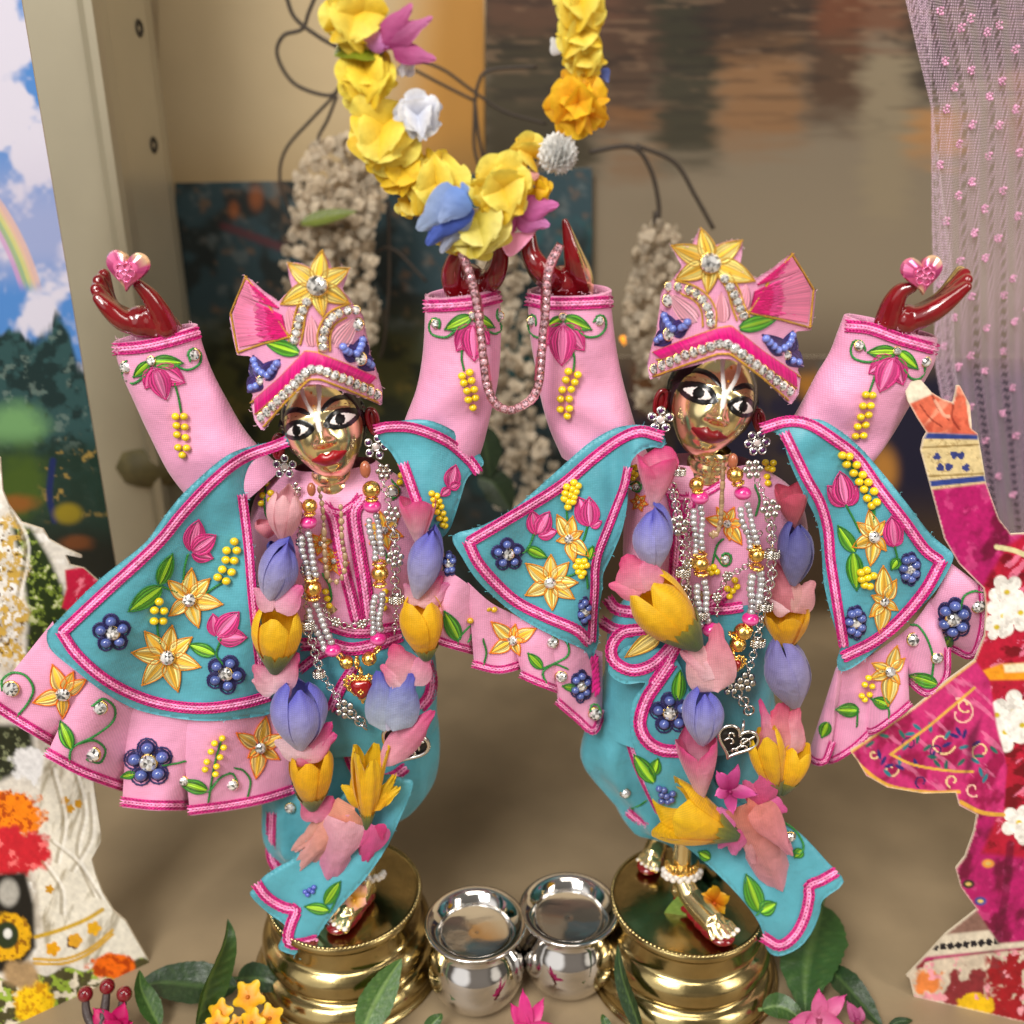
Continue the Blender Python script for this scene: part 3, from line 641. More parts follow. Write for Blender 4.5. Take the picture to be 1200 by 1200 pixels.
def paint_rain(q):                             # rainbow landscape, left edge
    x = q[:, 0]; y = q[:, 1]; n = fbm(q, 60, 2); C = np.tile(np.array(lin(84, 142, 214)), (len(q), 1))
    C = mixc(C, lin(226, 222, 238), ss(.44, .62, fbm(q, 46, 8) + .18 * blob(q, 15, 150, 60, 55, .8) + .2 * blob(q, 5, 40, 34, 40, .8))); C = mixc(C, lin(206, 198, 222), ss(150, 260, y) * (1 - ss(290, 350, y)) * .5)
    r = np.hypot(x + 262, (y - 418) * 1.0)
    for i, c in enumerate(((214, 160, 205), (150, 190, 120), (226, 216, 130), (236, 190, 170))):
        C = mixc(C, lin(*c), (1 - ss(3, 6, np.abs(r - 300 - i * 5.5))) * ss(215, 245, y) * (1 - ss(325, 345, y)) * .8)
    tr = ss(-10, 14, y - 425 - 70 * (fbm(np.stack([x, x * 0], 1), 22, 3) - .5) + 36 * blob(q, 62, 400, 24, 60, .5) + 40 * blob(q, 12, 420, 26, 30, .5))
    C = mixc(C, lin(48, 84, 84), tr); C = mixc(C, lin(24, 50, 50), tr * ss(.45, .6, fbm(q, 18, 4))); C = mixc(C, lin(120, 140, 130), tr * ss(.62, .72, fbm(q, 10, 9)) * .6)
    C = mixc(C, lin(120, 170, 110), blob(q, 18, 500, 34, 26, .5, .4)); g = ss(500, 540, y); C = mixc(C, lin(22, 52, 40), g * .9); C = mixc(C, lin(70, 96, 30), blob(q, 24, 570, 30, 40, .5, .6)); 
    C = mixc(C, lin(170, 140, 70), g * ss(.66, .74, fbm(q, 9, 12)) * ss(40, 60, x) * (1 - ss(590, 620, y))); C = mixc(C, lin(20, 40, 96), line(q, [(62, 540), (58, 580), (64, 610)], 4)); C = mixc(C, lin(160, 140, 30), blob(q, 80, 602, 16, 12, .4))
    C = C * .74
    C = mixc(C, lin(12, 14, 10), ss(600, 650, y) * .85); C = mixc(C, lin(150, 80, 30), blob(q, 20, 590, 22, 10, .6, .5) * .7 + blob(q, 90, 636, 18, 8, .6, .5) * .5)
    return C
tag(card('rainbow_picture', [(-60, -40), (18.5, -40), (142, 700), (-60, 700)], atY(.055), paint_rain, 1.8), 'bright print of a rainbow landscape with clouds and trees at the left edge', 'picture')

# blurred olive hanging thing behind the left sleeve
mat('olive', lin(92, 84, 50), .6, vary=.3, vscale=200); mat('dark_wood', lin(44, 28, 16), .6)
c_ = P1(186, 566, .13); r_ = empty('wooden_ornament', c_); tag(r_, 'olive wooden ornament behind the raised pink sleeve at left', 'ornament')
mb = MB(); lathe(mb, c_, [(.0001, 0), (.008, .0005), (.0135, .004), (.0155, .010), (.013, .016), (.007, .019), (.003, .020)], 28); mb.build('bowl', 'olive', r_)
mb = MB(); tube(mb, [c_ + np.array([-.004, 0, .018]), c_ + np.array([-.005, 0, .028]), c_ + np.array([-.006, 0, .037])], [.004, .005, .0045]); mb.build('stem', 'dark_wood', r_)

# ------------------------------------------------------------------ wisteria sprays and their bare wires
def wisteria(segs, n, Y, label, leafs=(), wires=()):
    g0 = P1(*segs[0][:2], Y); root = empty('artificial_wisteria', g0); tag(root, label, 'artificial flower', 'white wisteria sprays hanging at the back')
    mb = MB()
    for (x, y, rx, ry), cnt in zip(segs, n):
        for i in range(cnt):
            a = random.uniform(0, 6.28); rr = random.random() ** .6 * 1.15; c = P1(x + rx * rr * math.cos(a), y + ry * rr * math.sin(a), Y + random.uniform(-.008, .008))
            nd = np.array([random.uniform(-1, 1), -1.2, random.uniform(-.9, .5)]); s_, u_, w_ = frame(nd); col = np.array(lin(226, 210, 184)) * random.uniform(.62, 1.05)
            for j in range(4):
                b = j * math.pi / 2 + random.random(); d = math.cos(b) * s_ + math.sin(b) * u_
                petal(mb, c, d, w_, .0029 * random.uniform(.7, 1.2), .0015, col * .9, col, .3, -.25, m=4, n=3)
    mb.build('florets', 'florets', root)
    for (pts, wd) in wires:
        mb = MB(); tube(mb, P(smooth(pts, 8), Y + .004), wd * .7); mb.build('stem', 'wire', root)
    for b, t, wd in leafs:
        mb = MB(); a, c = P1(*b, Y - .012), P1(*t, Y - .012); leafblade(mb, [a, (a + c) / 2, c], wd, (0, -.6, .7), lin(96, 108, 44), lin(120, 130, 60)); mb.build('leaf', 'leaf', root)
wisteria([(400, 225, 46, 60), (385, 300, 46, 75), (402, 370, 34, 50)], (210, 260, 130), .165, 'white wisteria spray hanging left of the yellow garland', [((352, 262), (418, 248), .0035)],
         [([(334, -10), (345, 20), (372, 42), (395, 55)], .0011), ([(372, -10), (362, 14), (354, 34), (332, 42), (325, 65), (345, 98), (385, 112), (400, 100)], .001), ([(392, 112), (365, 140), (335, 175), (328, 210), (340, 250)], .0009), ([(395, 112), (384, 140), (372, 165), (376, 190)], .0009)])
wisteria([(590, 300, 26, 60), (585, 420, 36, 70), (600, 520, 34, 70), (640, 590, 30, 40)], (90, 150, 120, 70), .17, 'white wisteria spray hanging between the two raised pink sleeves', [((455, 315), (500, 120), .002)] if 0 else [],
         [([(485, 68), (520, 82), (552, 105), (590, 130), (640, 145)], .0009), ([(486, 82), (520, 100), (556, 118)], .0009), ([(630, 78), (575, 82), (560, 100), (556, 140), (560, 190), (600, 260)], .001), ([(556, 118), (565, 180), (590, 250)], .001), ([(455, 235), (456, 330), (450, 400), (444, 420)], .0009), ([(380, 340), (420, 320), (455, 290), (500, 330)], .0008)])
wisteria([(772, 300, 24, 34), (768, 370, 30, 60), (770, 440, 22, 46)], (80, 150, 80), .16, 'white wisteria spray hanging left of the right turban', [],
         [([(690, 178), (740, 172), (762, 198), (772, 240), (770, 270)], .0013), ([(745, 170), (790, 190), (815, 230), (836, 268)], .0012), ([(770, 248), (768, 272)], .0022)])
# more leaves in the dim gap between the figures
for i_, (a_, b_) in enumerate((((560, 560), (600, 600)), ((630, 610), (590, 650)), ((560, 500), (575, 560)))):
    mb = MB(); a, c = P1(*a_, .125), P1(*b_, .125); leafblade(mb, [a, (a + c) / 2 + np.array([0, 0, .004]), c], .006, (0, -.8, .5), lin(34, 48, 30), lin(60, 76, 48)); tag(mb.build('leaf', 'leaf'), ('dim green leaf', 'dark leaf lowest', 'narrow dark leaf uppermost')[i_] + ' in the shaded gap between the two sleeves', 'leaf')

# ------------------------------------------------------------------ sheer dotted curtain
def sheer(name):
    m = bpy.data.materials.new(name); m.use_nodes = True; N = m.node_tree.nodes; L = m.node_tree.links; b = N['Principled BSDF']
    b.inputs['Base Color'].default_value = (*lin(238, 204, 228), 1); b.inputs['Roughness'].default_value = .25; b.inputs['Sheen Weight'].default_value = .6
    tcn = N.new('ShaderNodeTexCoord'); ws = []
    for ax in ('X', 'Z'):
        w = N.new('ShaderNodeTexWave'); w.bands_direction = ax; w.inputs['Scale'].default_value = 420; w.inputs['Distortion'].default_value = .8; L.new(tcn.outputs['Object'], w.inputs['Vector']); ws.append(w)
    mx = N.new('ShaderNodeMath'); mx.operation = 'MULTIPLY'; L.new(ws[0].outputs['Fac'], mx.inputs[0]); L.new(ws[1].outputs['Fac'], mx.inputs[1])
    mr = N.new('ShaderNodeMapRange'); mr.inputs[1].default_value = .1; mr.inputs[2].default_value = .7; mr.inputs[3].default_value = .10; mr.inputs[4].default_value = .60; L.new(mx.outputs[0], mr.inputs[0])
    t = N.new('ShaderNodeBsdfTransparent'); ms = N.new('ShaderNodeMixShader'); L.new(mr.outputs[0], ms.inputs[0]); L.new(t.outputs[0], ms.inputs[1]); L.new(b.outputs[0], ms.inputs[2]); L.new(ms.outputs[0], N['Material Output'].inputs['Surface'])
    M[name] = m
sheer('organza')
def curtain():
    root = empty('sheer_curtain', P1(1140, 700, .07)); tag(root, 'sheer pink organza curtain with small pink dots gathered at the right edge', 'curtain')
    ys = np.linspace(-40, 720, 120); L = np.interp(ys, [-40, 0, 60, 125, 260, 430, 560, 720], [1050, 1061, 1075, 1091, 1092, 1096, 1120, 1150]); n = 150
    u = np.linspace(0, 1, n)
    Q = np.stack([L[:, None] + u[None] ** 1.0 * (1275 - L[:, None]), np.repeat(ys[:, None], n, 1)], 2)
    f = .5 + .5 * np.sin(ys / 150)[:, None]
    Y = .07 + .0022 * np.sin(u * 34 + 1.2 * np.sin(ys / 120)[:, None] + ys[:, None] * .002) * (1 - .5 * u) + .0012 * np.sin(u * 71 + ys[:, None] / 160) + .02 * u
    V = P(Q.reshape(-1, 2), Y.ravel()); mb = MB(); mb.add(V, grid_q(120, n)); 
    mb.build('curtain_cloth', 'organza', root)
    # the hem strip turned over along the free edge
    w = np.interp(ys, [-40, 0, 125, 300, 720], [36, 30, 2, 22, 26]); w2 = np.linspace(0, 1, 14)
    Q2 = np.stack([L[:, None] + w[:, None] * w2[None], np.repeat(ys[:, None], 14, 1)], 2); Y2 = .0655 + .0012 * np.sin(w2 * 14)[None] + 0 * ys[:, None]
    mb = MB(); mb.add(P(Q2.reshape(-1, 2), Y2.ravel()), grid_q(120, 14)); mb.build('hem', 'organza', root)
    mb = MB(); mb2 = MB()
    for j in range(20):
        for i in range(4):
            x = 1105 + i * 34 + (j % 2) * 17 + random.uniform(-4, 4); y = 4 + j * 33 + i * 9 + random.uniform(-9, 9)
            l = np.interp(y, ys, L) + 2
            if x < l: continue
            uu = (x - l) / (1275 - l); c = P1(x, y, .068 + .02 * uu); 
            for kk in range(7):
                a = kk * .9; r = .0009 if kk else 0; ball(mb, c + np.array([r * math.cos(a), random.uniform(-.0008, 0), r * math.sin(a)]), .00042 * random.uniform(.6, 1.2), np.array(lin(226, 160, 196)) * random.uniform(.8, 1.1))
    mb.build('dots', 'bead', root)
curtain()

# ------------------------------------------------------------------ cut-out photographs standing left and right
def paint_white(q):
    x = q[:, 0]; y = q[:, 1]; n = fbm(q, 26, 3); C = np.tile(np.array(lin(222, 216, 204)), (len(q), 1))
    C = mixc(C, lin(176, 166, 150), ss(.5, .72, fbm(np.stack([x * 1.4 + y * .5, y * .5], 1), 24, 6)) * .8); C = mixc(C, lin(244, 242, 236), ss(.55, .7, fbm(q, 18, 16)) * .7)
    gl = inpoly(q, [(14, 618), (36, 618), (56, 650), (74, 690), (82, 730), (70, 760), (30, 770), (34, 720), (26, 670)], 4)
    lf = fbm(np.stack([x + .6 * y, y - .5 * x], 1), 7, 21); C = mixc(C, lin(40, 52, 22), gl); C = mixc(C, lin(120, 140, 50), gl * ss(.5, .62, lf)); C = mixc(C, lin(196, 200, 150), gl * ss(.64, .74, lf))
    jw = (1 - ss(24, 34, x + 6 * np.sin(y / 9))) * ss(596, 612, y) * (1 - ss(770, 790, y)); C = mixc(C, lin(206, 168, 74), jw * ss(.42, .55, fbm(q, 6, 31))); C = mixc(C, lin(250, 246, 236), jw * ss(.58, .66, fbm(q, 7, 33)))
    C = mixc(C, lin(110, 80, 20), jw * ss(.66, .74, fbm(q, 5, 37)))
    rs = inpoly(q, [(76, 668), (98, 664), (118, 682), (112, 700), (90, 720), (72, 712), (78, 690)]); C = mixc(C, lin(190, 30, 62), rs); C = mixc(C, lin(238, 120, 140), rs * ss(.58, .68, fbm(np.stack([x + y, y * .6], 1), 9, 41)))
    lo = ss(838, 850, y)
    dg = inpoly(q, [(-30, 848), (36, 850), (40, 878), (22, 905), (-30, 930)], 5); C = mixc(C, lin(40, 44, 26), dg); C = mixc(C, lin(130, 136, 100), dg * ss(.56, .68, fbm(q, 7, 44)))
    wf = blob(q, 38, 896, 24, 20, .15, .9, 10, 4); C = mixc(C, lin(240, 240, 240), wf)
    cl = inpoly(q, [(52, 880), (130, 880), (130, 1000), (180, 1130), (56, 1130), (40, 1010)], 3) * lo
    C = mixc(C, lin(226, 220, 204), cl); C = mixc(C, lin(150, 138, 112), cl * ss(.55, .72, fbm(np.stack([x * 1.6 + .7 * y, .35 * y - x * .3], 1), 22, 52)) * .8)
    for cx, cy in ((82, 948), (58, 1042), (76, 938), (92, 942)): C = mixc(C, lin(196, 140, 20), lobes(q, cx, cy, 5.5, 5))
    C = mixc(C, lin(90, 60, 20), line(q, [(54, 878), (70, 888), (95, 880)], 1.6))
    og = blob(q, 14, 955, 38, 28, .12, .9, 8, 61); C = mixc(C, lin(240, 130, 10), og); C = mixc(C, lin(180, 70, 4), og * ss(.5, .66, fbm(q, 5, 62)))
    rr = blob(q, 12, 1000, 50, 27, .12, .7, 14, 65); C = mixc(C, lin(196, 30, 44), rr); C = mixc(C, lin(236, 110, 110), rr * ss(.58, .7, fbm(np.stack([x + y, y - x], 1), 13, 66)))
    dk = inpoly(q, [(-30, 1026), (30, 1022), (40, 1060), (42, 1110), (20, 1140), (-30, 1140)], 4); C = mixc(C, lin(22, 20, 16), dk); C = mixc(C, lin(200, 196, 186), blob(q, 10, 1046, 12, 16, .3) * .7)
    yr = blob(q, 8, 1098, 28, 28, .08, .25, 6, 70); C = mixc(C, lin(226, 170, 14), yr); C = mixc(C, lin(150, 96, 4), yr * ss(.5, .66, fbm(q, 5, 71))); C = mixc(C, lin(40, 52, 26), blob(q, 8, 1096, 14, 16, .12)); C = mixc(C, lin(226, 226, 220), blob(q, 9, 1094, 5, 6, .3))
    gd = line(q, [(42, 1098), (70, 1090), (100, 1078), (120, 1066)], 2.5); C = mixc(C, lin(200, 160, 40), gd); 
    for off in (0, 5): C = mixc(C, lin(206, 160, 50), line(q, [(40, 1124 + off), (75, 1124 + off), (105, 1112 + off), (132, 1090 + off)], 1.8))
    for cx, cy, cc in ((62, 1112, (226, 160, 20)), (86, 1104, (96, 70, 50)), (110, 1088, (226, 170, 30)), (88, 1102, (220, 160, 40))): C = mixc(C, lin(*cc), lobes(q, cx, cy, 9, 5))
    bt = ss(0, 3, y - (1140 - .12 * (x - 40) + 4 * np.sin(x / 7))); C = mixc(C, lin(74, 70, 40), bt); C = mixc(C, lin(150, 176, 60), bt * ss(.48, .6, fbm(q, 8, 81))); C = mixc(C, lin(224, 214, 190), bt * ss(.6, .68, fbm(q, 11, 83)))
    yo = blob(q, 40, 1176, 24, 26, .1, .6, 7, 85); C = mixc(C, lin(240, 196, 14), yo); C = mixc(C, lin(200, 140, 4), yo * ss(.5, .65, fbm(q, 4, 86)))
    oo = blob(q, 132, 1132, 28, 15, .1, .7, 9, 88); C = mixc(C, lin(232, 104, 14), oo); C = mixc(C, lin(176, 64, 6), oo * ss(.55, .65, fbm(q, 6, 89)))
    C = mixc(C, lin(170, 140, 100), blob(q, 24, 1142, 22, 16, .3, .6))
    for pts in ([(60, 900), (74, 960), (66, 1010)], [(86, 900), (98, 950), (90, 1000), (110, 1050)], [(50, 1010), (70, 1040), (72, 1070)], [(104, 930), (106, 980), (84, 1020)], [(60, 985), (90, 1010), (118, 1052)], [(12, 596), (30, 640), (20, 700)]): C = mixc(C, lin(142, 128, 100), line(q, pts, 2.2) * .55); C = mixc(C, lin(248, 244, 234), line(q, np.array(pts) + [4, 1], 2.) * .6)
    return C * (1 + .4 * (fbm(q, 4.5, 77, 3) - .5) + .3 * (fbm(np.stack([x * .6 + y * .3, y * .4], 1), 14, 79, 3) - .5))[:, None]
wpl = vplane(G(20, 1200), G(175, 1128), .30)
cw = [(-60, 520), (0, 536), (3, 575), (10, 592), (25, 612), (50, 620), (57, 632), (75, 642), (95, 651), (96, 654), (76, 650), (82, 662), (98, 666), (116, 682), (122, 720), (112, 800), (104, 880), (110, 923), (118, 977), (118, 987), (107, 1007), (112, 1026), (120, 1047), (133, 1068), (147, 1080), (162, 1106), (175, 1128), (150, 1143), (57, 1187), (10, 1207), (-60, 1236)]
tag(card('photo_cutout', cw, wpl, paint_white, 1.5), 'paper cut-out photo of white robes and flower garlands standing at the left edge', 'cutout')

def paint_pink(q):
    x = q[:, 0]; y = q[:, 1]; n = fbm(np.stack([x + .5 * y, y * .7 - .3 * x], 1), 26, 3); C = np.tile(np.array(lin(172, 22, 96)), (len(q), 1))
    C = mixc(C, lin(96, 6, 40), ss(.5, .7, n) * .85); C = mixc(C, lin(206, 70, 130), ss(.6, .72, fbm(np.stack([x + y, y - x], 1), 20, 13)) * .55)
    # raised hand and embroidered cuff
    hd = 1 - ss(505, 507, y - .04 * (x - 1080)); C = mixc(C, lin(214, 104, 76), hd); C = mixc(C, lin(240, 160, 130), hd * ss(.56, .7, fbm(np.stack([x + .8 * y, y * .4], 1), 14, 23)) * .7); C = mixc(C, lin(166, 56, 40), hd * ss(.56, .72, fbm(q, 16, 25)) * .5)
    C = mixc(C, lin(120, 34, 26), hd * np.maximum.reduce([line(q, [(1092, 462), (1100, 480), (1112, 492)], 1.2), line(q, [(1078, 474), (1090, 490), (1104, 500)], 1.), line(q, [(1117, 474), (1116, 490), (1124, 503)], 1.4)]) * .7); C = mixc(C, lin(246, 190, 160), hd * line(q, [(1096, 470), (1106, 486), (1112, 488)], 2.) * .6)
    C = mixc(C, lin(222, 214, 190), inpoly(q, [(1056, 440), (1086, 440), (1092, 462), (1064, 474)], 1.5)); C = mixc(C, lin(226, 200, 170), line(q, [(1134, 470), (1138, 500)], 2))
    cf = ss(505, 508, y - .05 * (x - 1080)) * (1 - ss(572, 576, y + .12 * (x - 1090))); C = mixc(C, lin(214, 192, 140), cf); C = mixc(C, lin(150, 120, 70), cf * ss(.6, .72, fbm(q, 4, 27)) * .6)
    for yy in (511, 565): C = mixc(C, lin(44, 62, 130), cf * (1 - ss(2.5, 4.5, np.abs(y - yy + .1 * (x - 1110) * (1 if yy > 540 else -.2)))))
    for cx, cy in ((1098, 535), (1112, 547), (1126, 534), (1132, 548), (1102, 548), (1118, 533)): C = mixc(C, lin(52, 60, 120), lobes(q, cx, cy, 5, 3, cx))
    C = mixc(C, lin(150, 124, 74), cf * (1 - ss(.6, 1.6, np.abs(np.abs(y - 540 + .05 * (x - 1110)) - 17))))
    # garlands: red petals, white jasmine, marigold
    gb = inpoly(q, [(1150, 690), (1180, 640), (1240, 600), (1240, 1010), (1150, 1000), (1176, 940), (1170, 860), (1140, 790)], 4)
    pn = fbm(np.stack([x + .4 * y, y * 1.6 - .3 * x], 1), 24, 33); C = mixc(C, lin(176, 20, 50), gb); C = mixc(C, lin(112, 6, 24), gb * ss(.5, .64, pn)); C = mixc(C, lin(228, 120, 150), gb * ss(.62, .7, fbm(np.stack([x + y, y], 1), 15, 35)) * .8)
    C = mixc(C, lin(235, 150, 30), inpoly(q, [(1152, 786), (1172, 778), (1240, 776), (1240, 796), (1160, 797)], 2)); C = mixc(C, lin(236, 226, 190), inpoly(q, [(1176, 779), (1240, 774), (1240, 786), (1178, 788)], 2))
    for cx, cy, R in ((1180, 694, 22), (1176, 722, 24), (1196, 718, 22), (1168, 735, 16), (1188, 834, 26), (1178, 858, 24), (1198, 850, 22), (1168, 838, 16), (1194, 964, 22), (1206, 975, 18)):
        f = lobes(q, cx, cy, R, 5, cx * .7, .4); C = mixc(C, lin(238, 234, 226), f); C = mixc(C, lin(190, 184, 176), f * ss(.55, .68, fbm(q, 10, cx)) * .6); C = mixc(C, lin(206, 180, 40), blob(q, cx, cy, 3.5, 3, .4))
    C = mixc(C, lin(208, 200, 150), line(q, [(1168, 641), (1188, 645), (1205, 652)], 3))
    # flared skirt with scrolls
    sk = inpoly(q, [(990, 880), (1072, 826), (1142, 772), (1160, 800), (1168, 850), (1180, 900), (1175, 960), (1120, 935), (1040, 928), (1004, 895)], 2)
    C = mixc(C, lin(196, 44, 112), sk); C = mixc(C, lin(150, 16, 72), sk * ss(.52, .68, n)); C = mixc(C, lin(232, 130, 170), sk * ss(.62, .72, fbm(np.stack([x - y, y * .5], 1), 14, 43)) * .5)
    for k_, (cx, cy, R, a0) in enumerate(((1104, 870, 16, .3), (1098, 880, 9, 2.), (1130, 826, 9, 1.), (1126, 836, 18, 4.4), (1044, 902, 9, 0.), (1080, 916, 8, 2.), (1024, 884, 6, 0), (1140, 925, 9, 1), (1150, 880, 12, 2), (1066, 872, 9, 3), (1116, 915, 8, 2))):
        t = np.linspace(0, 5.2, 26); pts = np.stack([cx + R * (1 - t / 8) * np.cos(t + a0), cy + R * (1 - t / 8) * np.sin(t + a0)], 1)
        C = mixc(C, lin(*((238, 206, 150), (60, 30, 90), (238, 206, 150), (240, 190, 170))[k_ % 4]), line(q, pts, 1.1, False) * (sk * .5 + .5))
    for i in range(34):
        t = i / 33; cx = 1020 + 140 * t + 9 * math.sin(i * 2.4); cy = 893 - 20 * math.sin(t * 3) + 22 * math.cos(i * 1.9); C = mixc(C, lin(*((28, 120, 134), (40, 40, 110), (30, 100, 90))[i % 3]), blob(q, cx, cy, 6, 2.2, .25, ang=i * 1.3) * sk)
    C = mixc(C, lin(226, 170, 60), line(q, [(998, 880), (1072, 828), (1142, 774)], 2.2, False)); C = mixc(C, lin(220, 166, 60), line(q, [(998, 884), (1010, 899), (1040, 920), (1082, 928), (1124, 928)], 2.2)); C = mixc(C, lin(222, 172, 70), line(q, [(1044, 884), (1090, 850), (1142, 806)], 1.6, False)); C = mixc(C, lin(222, 172, 70), line(q, [(1044, 884), (1070, 896), (1110, 903), (1140, 904)], 1.6))
    C = mixc(C, lin(60, 10, 36), inpoly(q, [(1134, 862), (1150, 840), (1140, 900), (1130, 910)], 4) * .7); C = mixc(C, lin(212, 160, 60), line(q, [(1126, 940), (1150, 952), (1176, 955)], 2.5))
    # leg with small motifs, printed base of flowers
    for cx, cy, c in ((1135, 1036, (30, 40, 30)), (1158, 1012, (226, 150, 60)), (1149, 1056, (40, 70, 140))): C = mixc(C, lin(*c), blob(q, cx, cy, 7, 5, .3)); C = mixc(C, lin(214, 180, 100), blob(q, cx, cy, 3.5, 2.2, .4))
    C = mixc(C, lin(90, 4, 40), line(q, [(1184, 990), (1178, 1050), (1168, 1100)], 5) * .7)
    fb = inpoly(q, [(1050, 1150), (1108, 1090), (1140, 1060), (1170, 1106), (1240, 1100), (1240, 1220), (1060, 1180)], 2) * ss(1066, 1072, y + .35 * (x - 1140))
    C = mixc(C, lin(130, 96, 84), fb * (1 - ss(1104, 1112, y))); C = mixc(C, lin(212, 200, 178), fb * ss(1094, 1098, y + .1 * (x - 1100)) * (1 - ss(1118, 1122, y + .1 * (x - 1100))))
    for cx in range(1096, 1170, 9): C = mixc(C, lin(24, 22, 30), lobes(q, cx, 1110 - .1 * (cx - 1100), 4.5, 4, cx) * fb)
    f2 = ss(1122, 1126, y + .12 * (x - 1100)); C = mixc(C, lin(130, 40, 46), f2); C = mixc(C, lin(206, 190, 168), f2 * ss(.44, .52, fbm(q, 26, 55))); C = mixc(C, lin(150, 18, 30), f2 * ss(0, 10, x - 1150) * ss(.42, .5, fbm(q, 22, 57)))
    C = mixc(C, lin(226, 120, 30), blob(q, 1088, 1150, 16, 14, .15, 1.2, 6, 59) * .9); C = mixc(C, lin(226, 180, 20), blob(q, 1142, 1178, 22, 14, .1, .6, 7, 60)); C = mixc(C, lin(226, 150, 160), f2 * ss(.66, .74, fbm(q, 13, 61)))
    ed = dist_poly(CPP, q)[0]; C = mixc(C, lin(222, 206, 184), (1 - ss(.9, 2., ed)) * .55); C = C * (1 + .5 * (fbm(q, 4.5, 77, 3) - .5) + .35 * (fbm(np.stack([x * .5 + y, y * .5 - x], 1), 16, 79, 3) - .5))[:, None]
    return C
cp = [(1060, 455), (1065, 447), (1080, 446), (1092, 460), (1105, 468), (1117, 472), (1120, 460), (1121, 452), (1125, 452), (1137, 475), (1139, 503), (1146, 508), (1156, 567), (1171, 608), (1185, 626), (1250, 622), (1250, 1214), (1200, 1198), (1071, 1168), (1066, 1146), (1062, 1144), (1089, 1116), (1108, 1095), (1145, 1066), (1126, 1040), (1120, 1018), (1131, 1004), (1141, 976), (1145, 955), (1124, 944), (1120, 929), (1082, 930), (1040, 923), (1015, 909), (1005, 892), (996, 880), (1072, 829), (1112, 796), (1142, 774), (1154, 745), (1156, 712), (1153, 690), (1124, 661), (1107, 632), (1092, 576), (1079, 528), (1082, 514), (1086, 507), (1075, 490), (1064, 470)]
CPP = np.array(cp, float)
ppl = vplane(G(1071, 1168), G(1200, 1198), .04)
tag(card('photo_cutout', cp, ppl, paint_pink, 1.5), 'paper cut-out photo of magenta robes with raised orange hand standing at the right edge', 'cutout')
# ------------------------------------------------------------------ cloth tubes, fused hands, head
def proj(p):
    d = np.asarray(p).reshape(-1, 3) - CAM; w = d @ _F
    return np.stack([600 + FPX * (d @ _R) / w, 600 - FPX * (d @ _U) / w], 1)
def tubecloth(name, Lp, Rp, yc, kd, material, parent, n=44, wr=.0006, open_top=True, yfn=None, fold=0., seed=0.):
    """a sewn cloth tube between its two outline edges; returns (object, front surface)"""
    Lq = resample(smooth(Lp, 8), n=n); Rq = resample(smooth(Rp, 8), n=n); t = np.linspace(0, 1, n)
    yv = np.full(n, yc) if yfn is None else np.array([yfn(a) for a in t])
    c = P((Lq + Rq) / 2, yv); hw = (P(Rq, yv) - P(Lq, yv)) / 2; r = np.linalg.norm(hw, axis=1)
    k = 56; th = np.arange(k) * 2 * math.pi / k
    ce = np.sign(np.cos(th)) * np.abs(np.cos(th)) ** .9
    w = wr * .8 * (np.sin(t[:, None] * 8 + 2.4 * np.cos(th)[None] + seed) * np.sin(t[:, None] * math.pi) + .8 * np.sin(t[:, None] * 15 - 3.5 * np.cos(th + seed)[None] + 2 * seed) * ss(.35, .8, t)[:, None])
    if fold: w = w + fold * (1 - 2 * np.abs(np.sin(th[None] * 5 + 3.4 * t[:, None] + seed)) ** .8) * np.minimum(t[:, None] * 3, 1)
    def shell(off): 
        a = (r[:, None] * kd + w * 1.3 - off)
        return c[:, None] + ce[None, :, None] * hw[:, None] * (1 - off / r[:, None, None]) - (np.sin(th)[None] * a)[..., None] * np.array([0, 1., 0])
    O_ = shell(0); mb = MB(); mb.add(O_.reshape(-1, 3), grid_q(n, k, True))
    if open_top:
        I_ = shell(.0009)[:14]; V = np.concatenate([O_[:1], (O_[:1] + I_[:1]) / 2 + np.array([0, 0, .0003]), I_]); mb.add(V.reshape(-1, 3), grid_q(16, k, True)[:, ::-1])
    fr = O_[:, :k // 2 + 1].reshape(-1, 3)
    return mb.build(name, material, parent), Surf(samples=(proj(fr), fr[:, 1]))
def fuse(mb, name, material, parent, voxel=.00035, it=6, matfn=None, colfn=None):
    """melt overlapping tubes into one continuous skin"""
    o = mb.build(name, material); m = o.modifiers.new('r', 'REMESH'); m.mode = 'VOXEL'; m.voxel_size = voxel; m.use_smooth_shade = True
    s = o.modifiers.new('s', 'SMOOTH'); s.iterations = it; s.factor = .5
    dg = bpy.context.evaluated_depsgraph_get(); ev = o.evaluated_get(dg); me = bpy.data.meshes.new_from_object(ev)
    V = np.array([v.co[:] for v in me.vertices]); old = o.data; o.modifiers.clear()
    me.materials.clear()
    for a in (material if isinstance(material, list) else [material]): me.materials.append(M[a])
    if matfn is not None:
        fc = np.array([p.center[:] for p in me.polygons]); me.polygons.foreach_set('material_index', np.asarray(matfn(fc), np.int32))
    at = me.color_attributes.get('Col') or me.color_attributes.new('Col', 'FLOAT_COLOR', 'POINT')
    if colfn is not None and at.domain == 'POINT': at.data.foreach_set('color', np.concatenate([colfn(V), np.ones((len(V), 1))], 1).astype(np.float32).ravel())
    if parent is not None:
        V = V - origin(parent); me.vertices.foreach_set('co', V.astype(np.float32).ravel()); o.parent = parent
    me.update(); o.data = me; bpy.data.meshes.remove(old); me.name = name
    return o
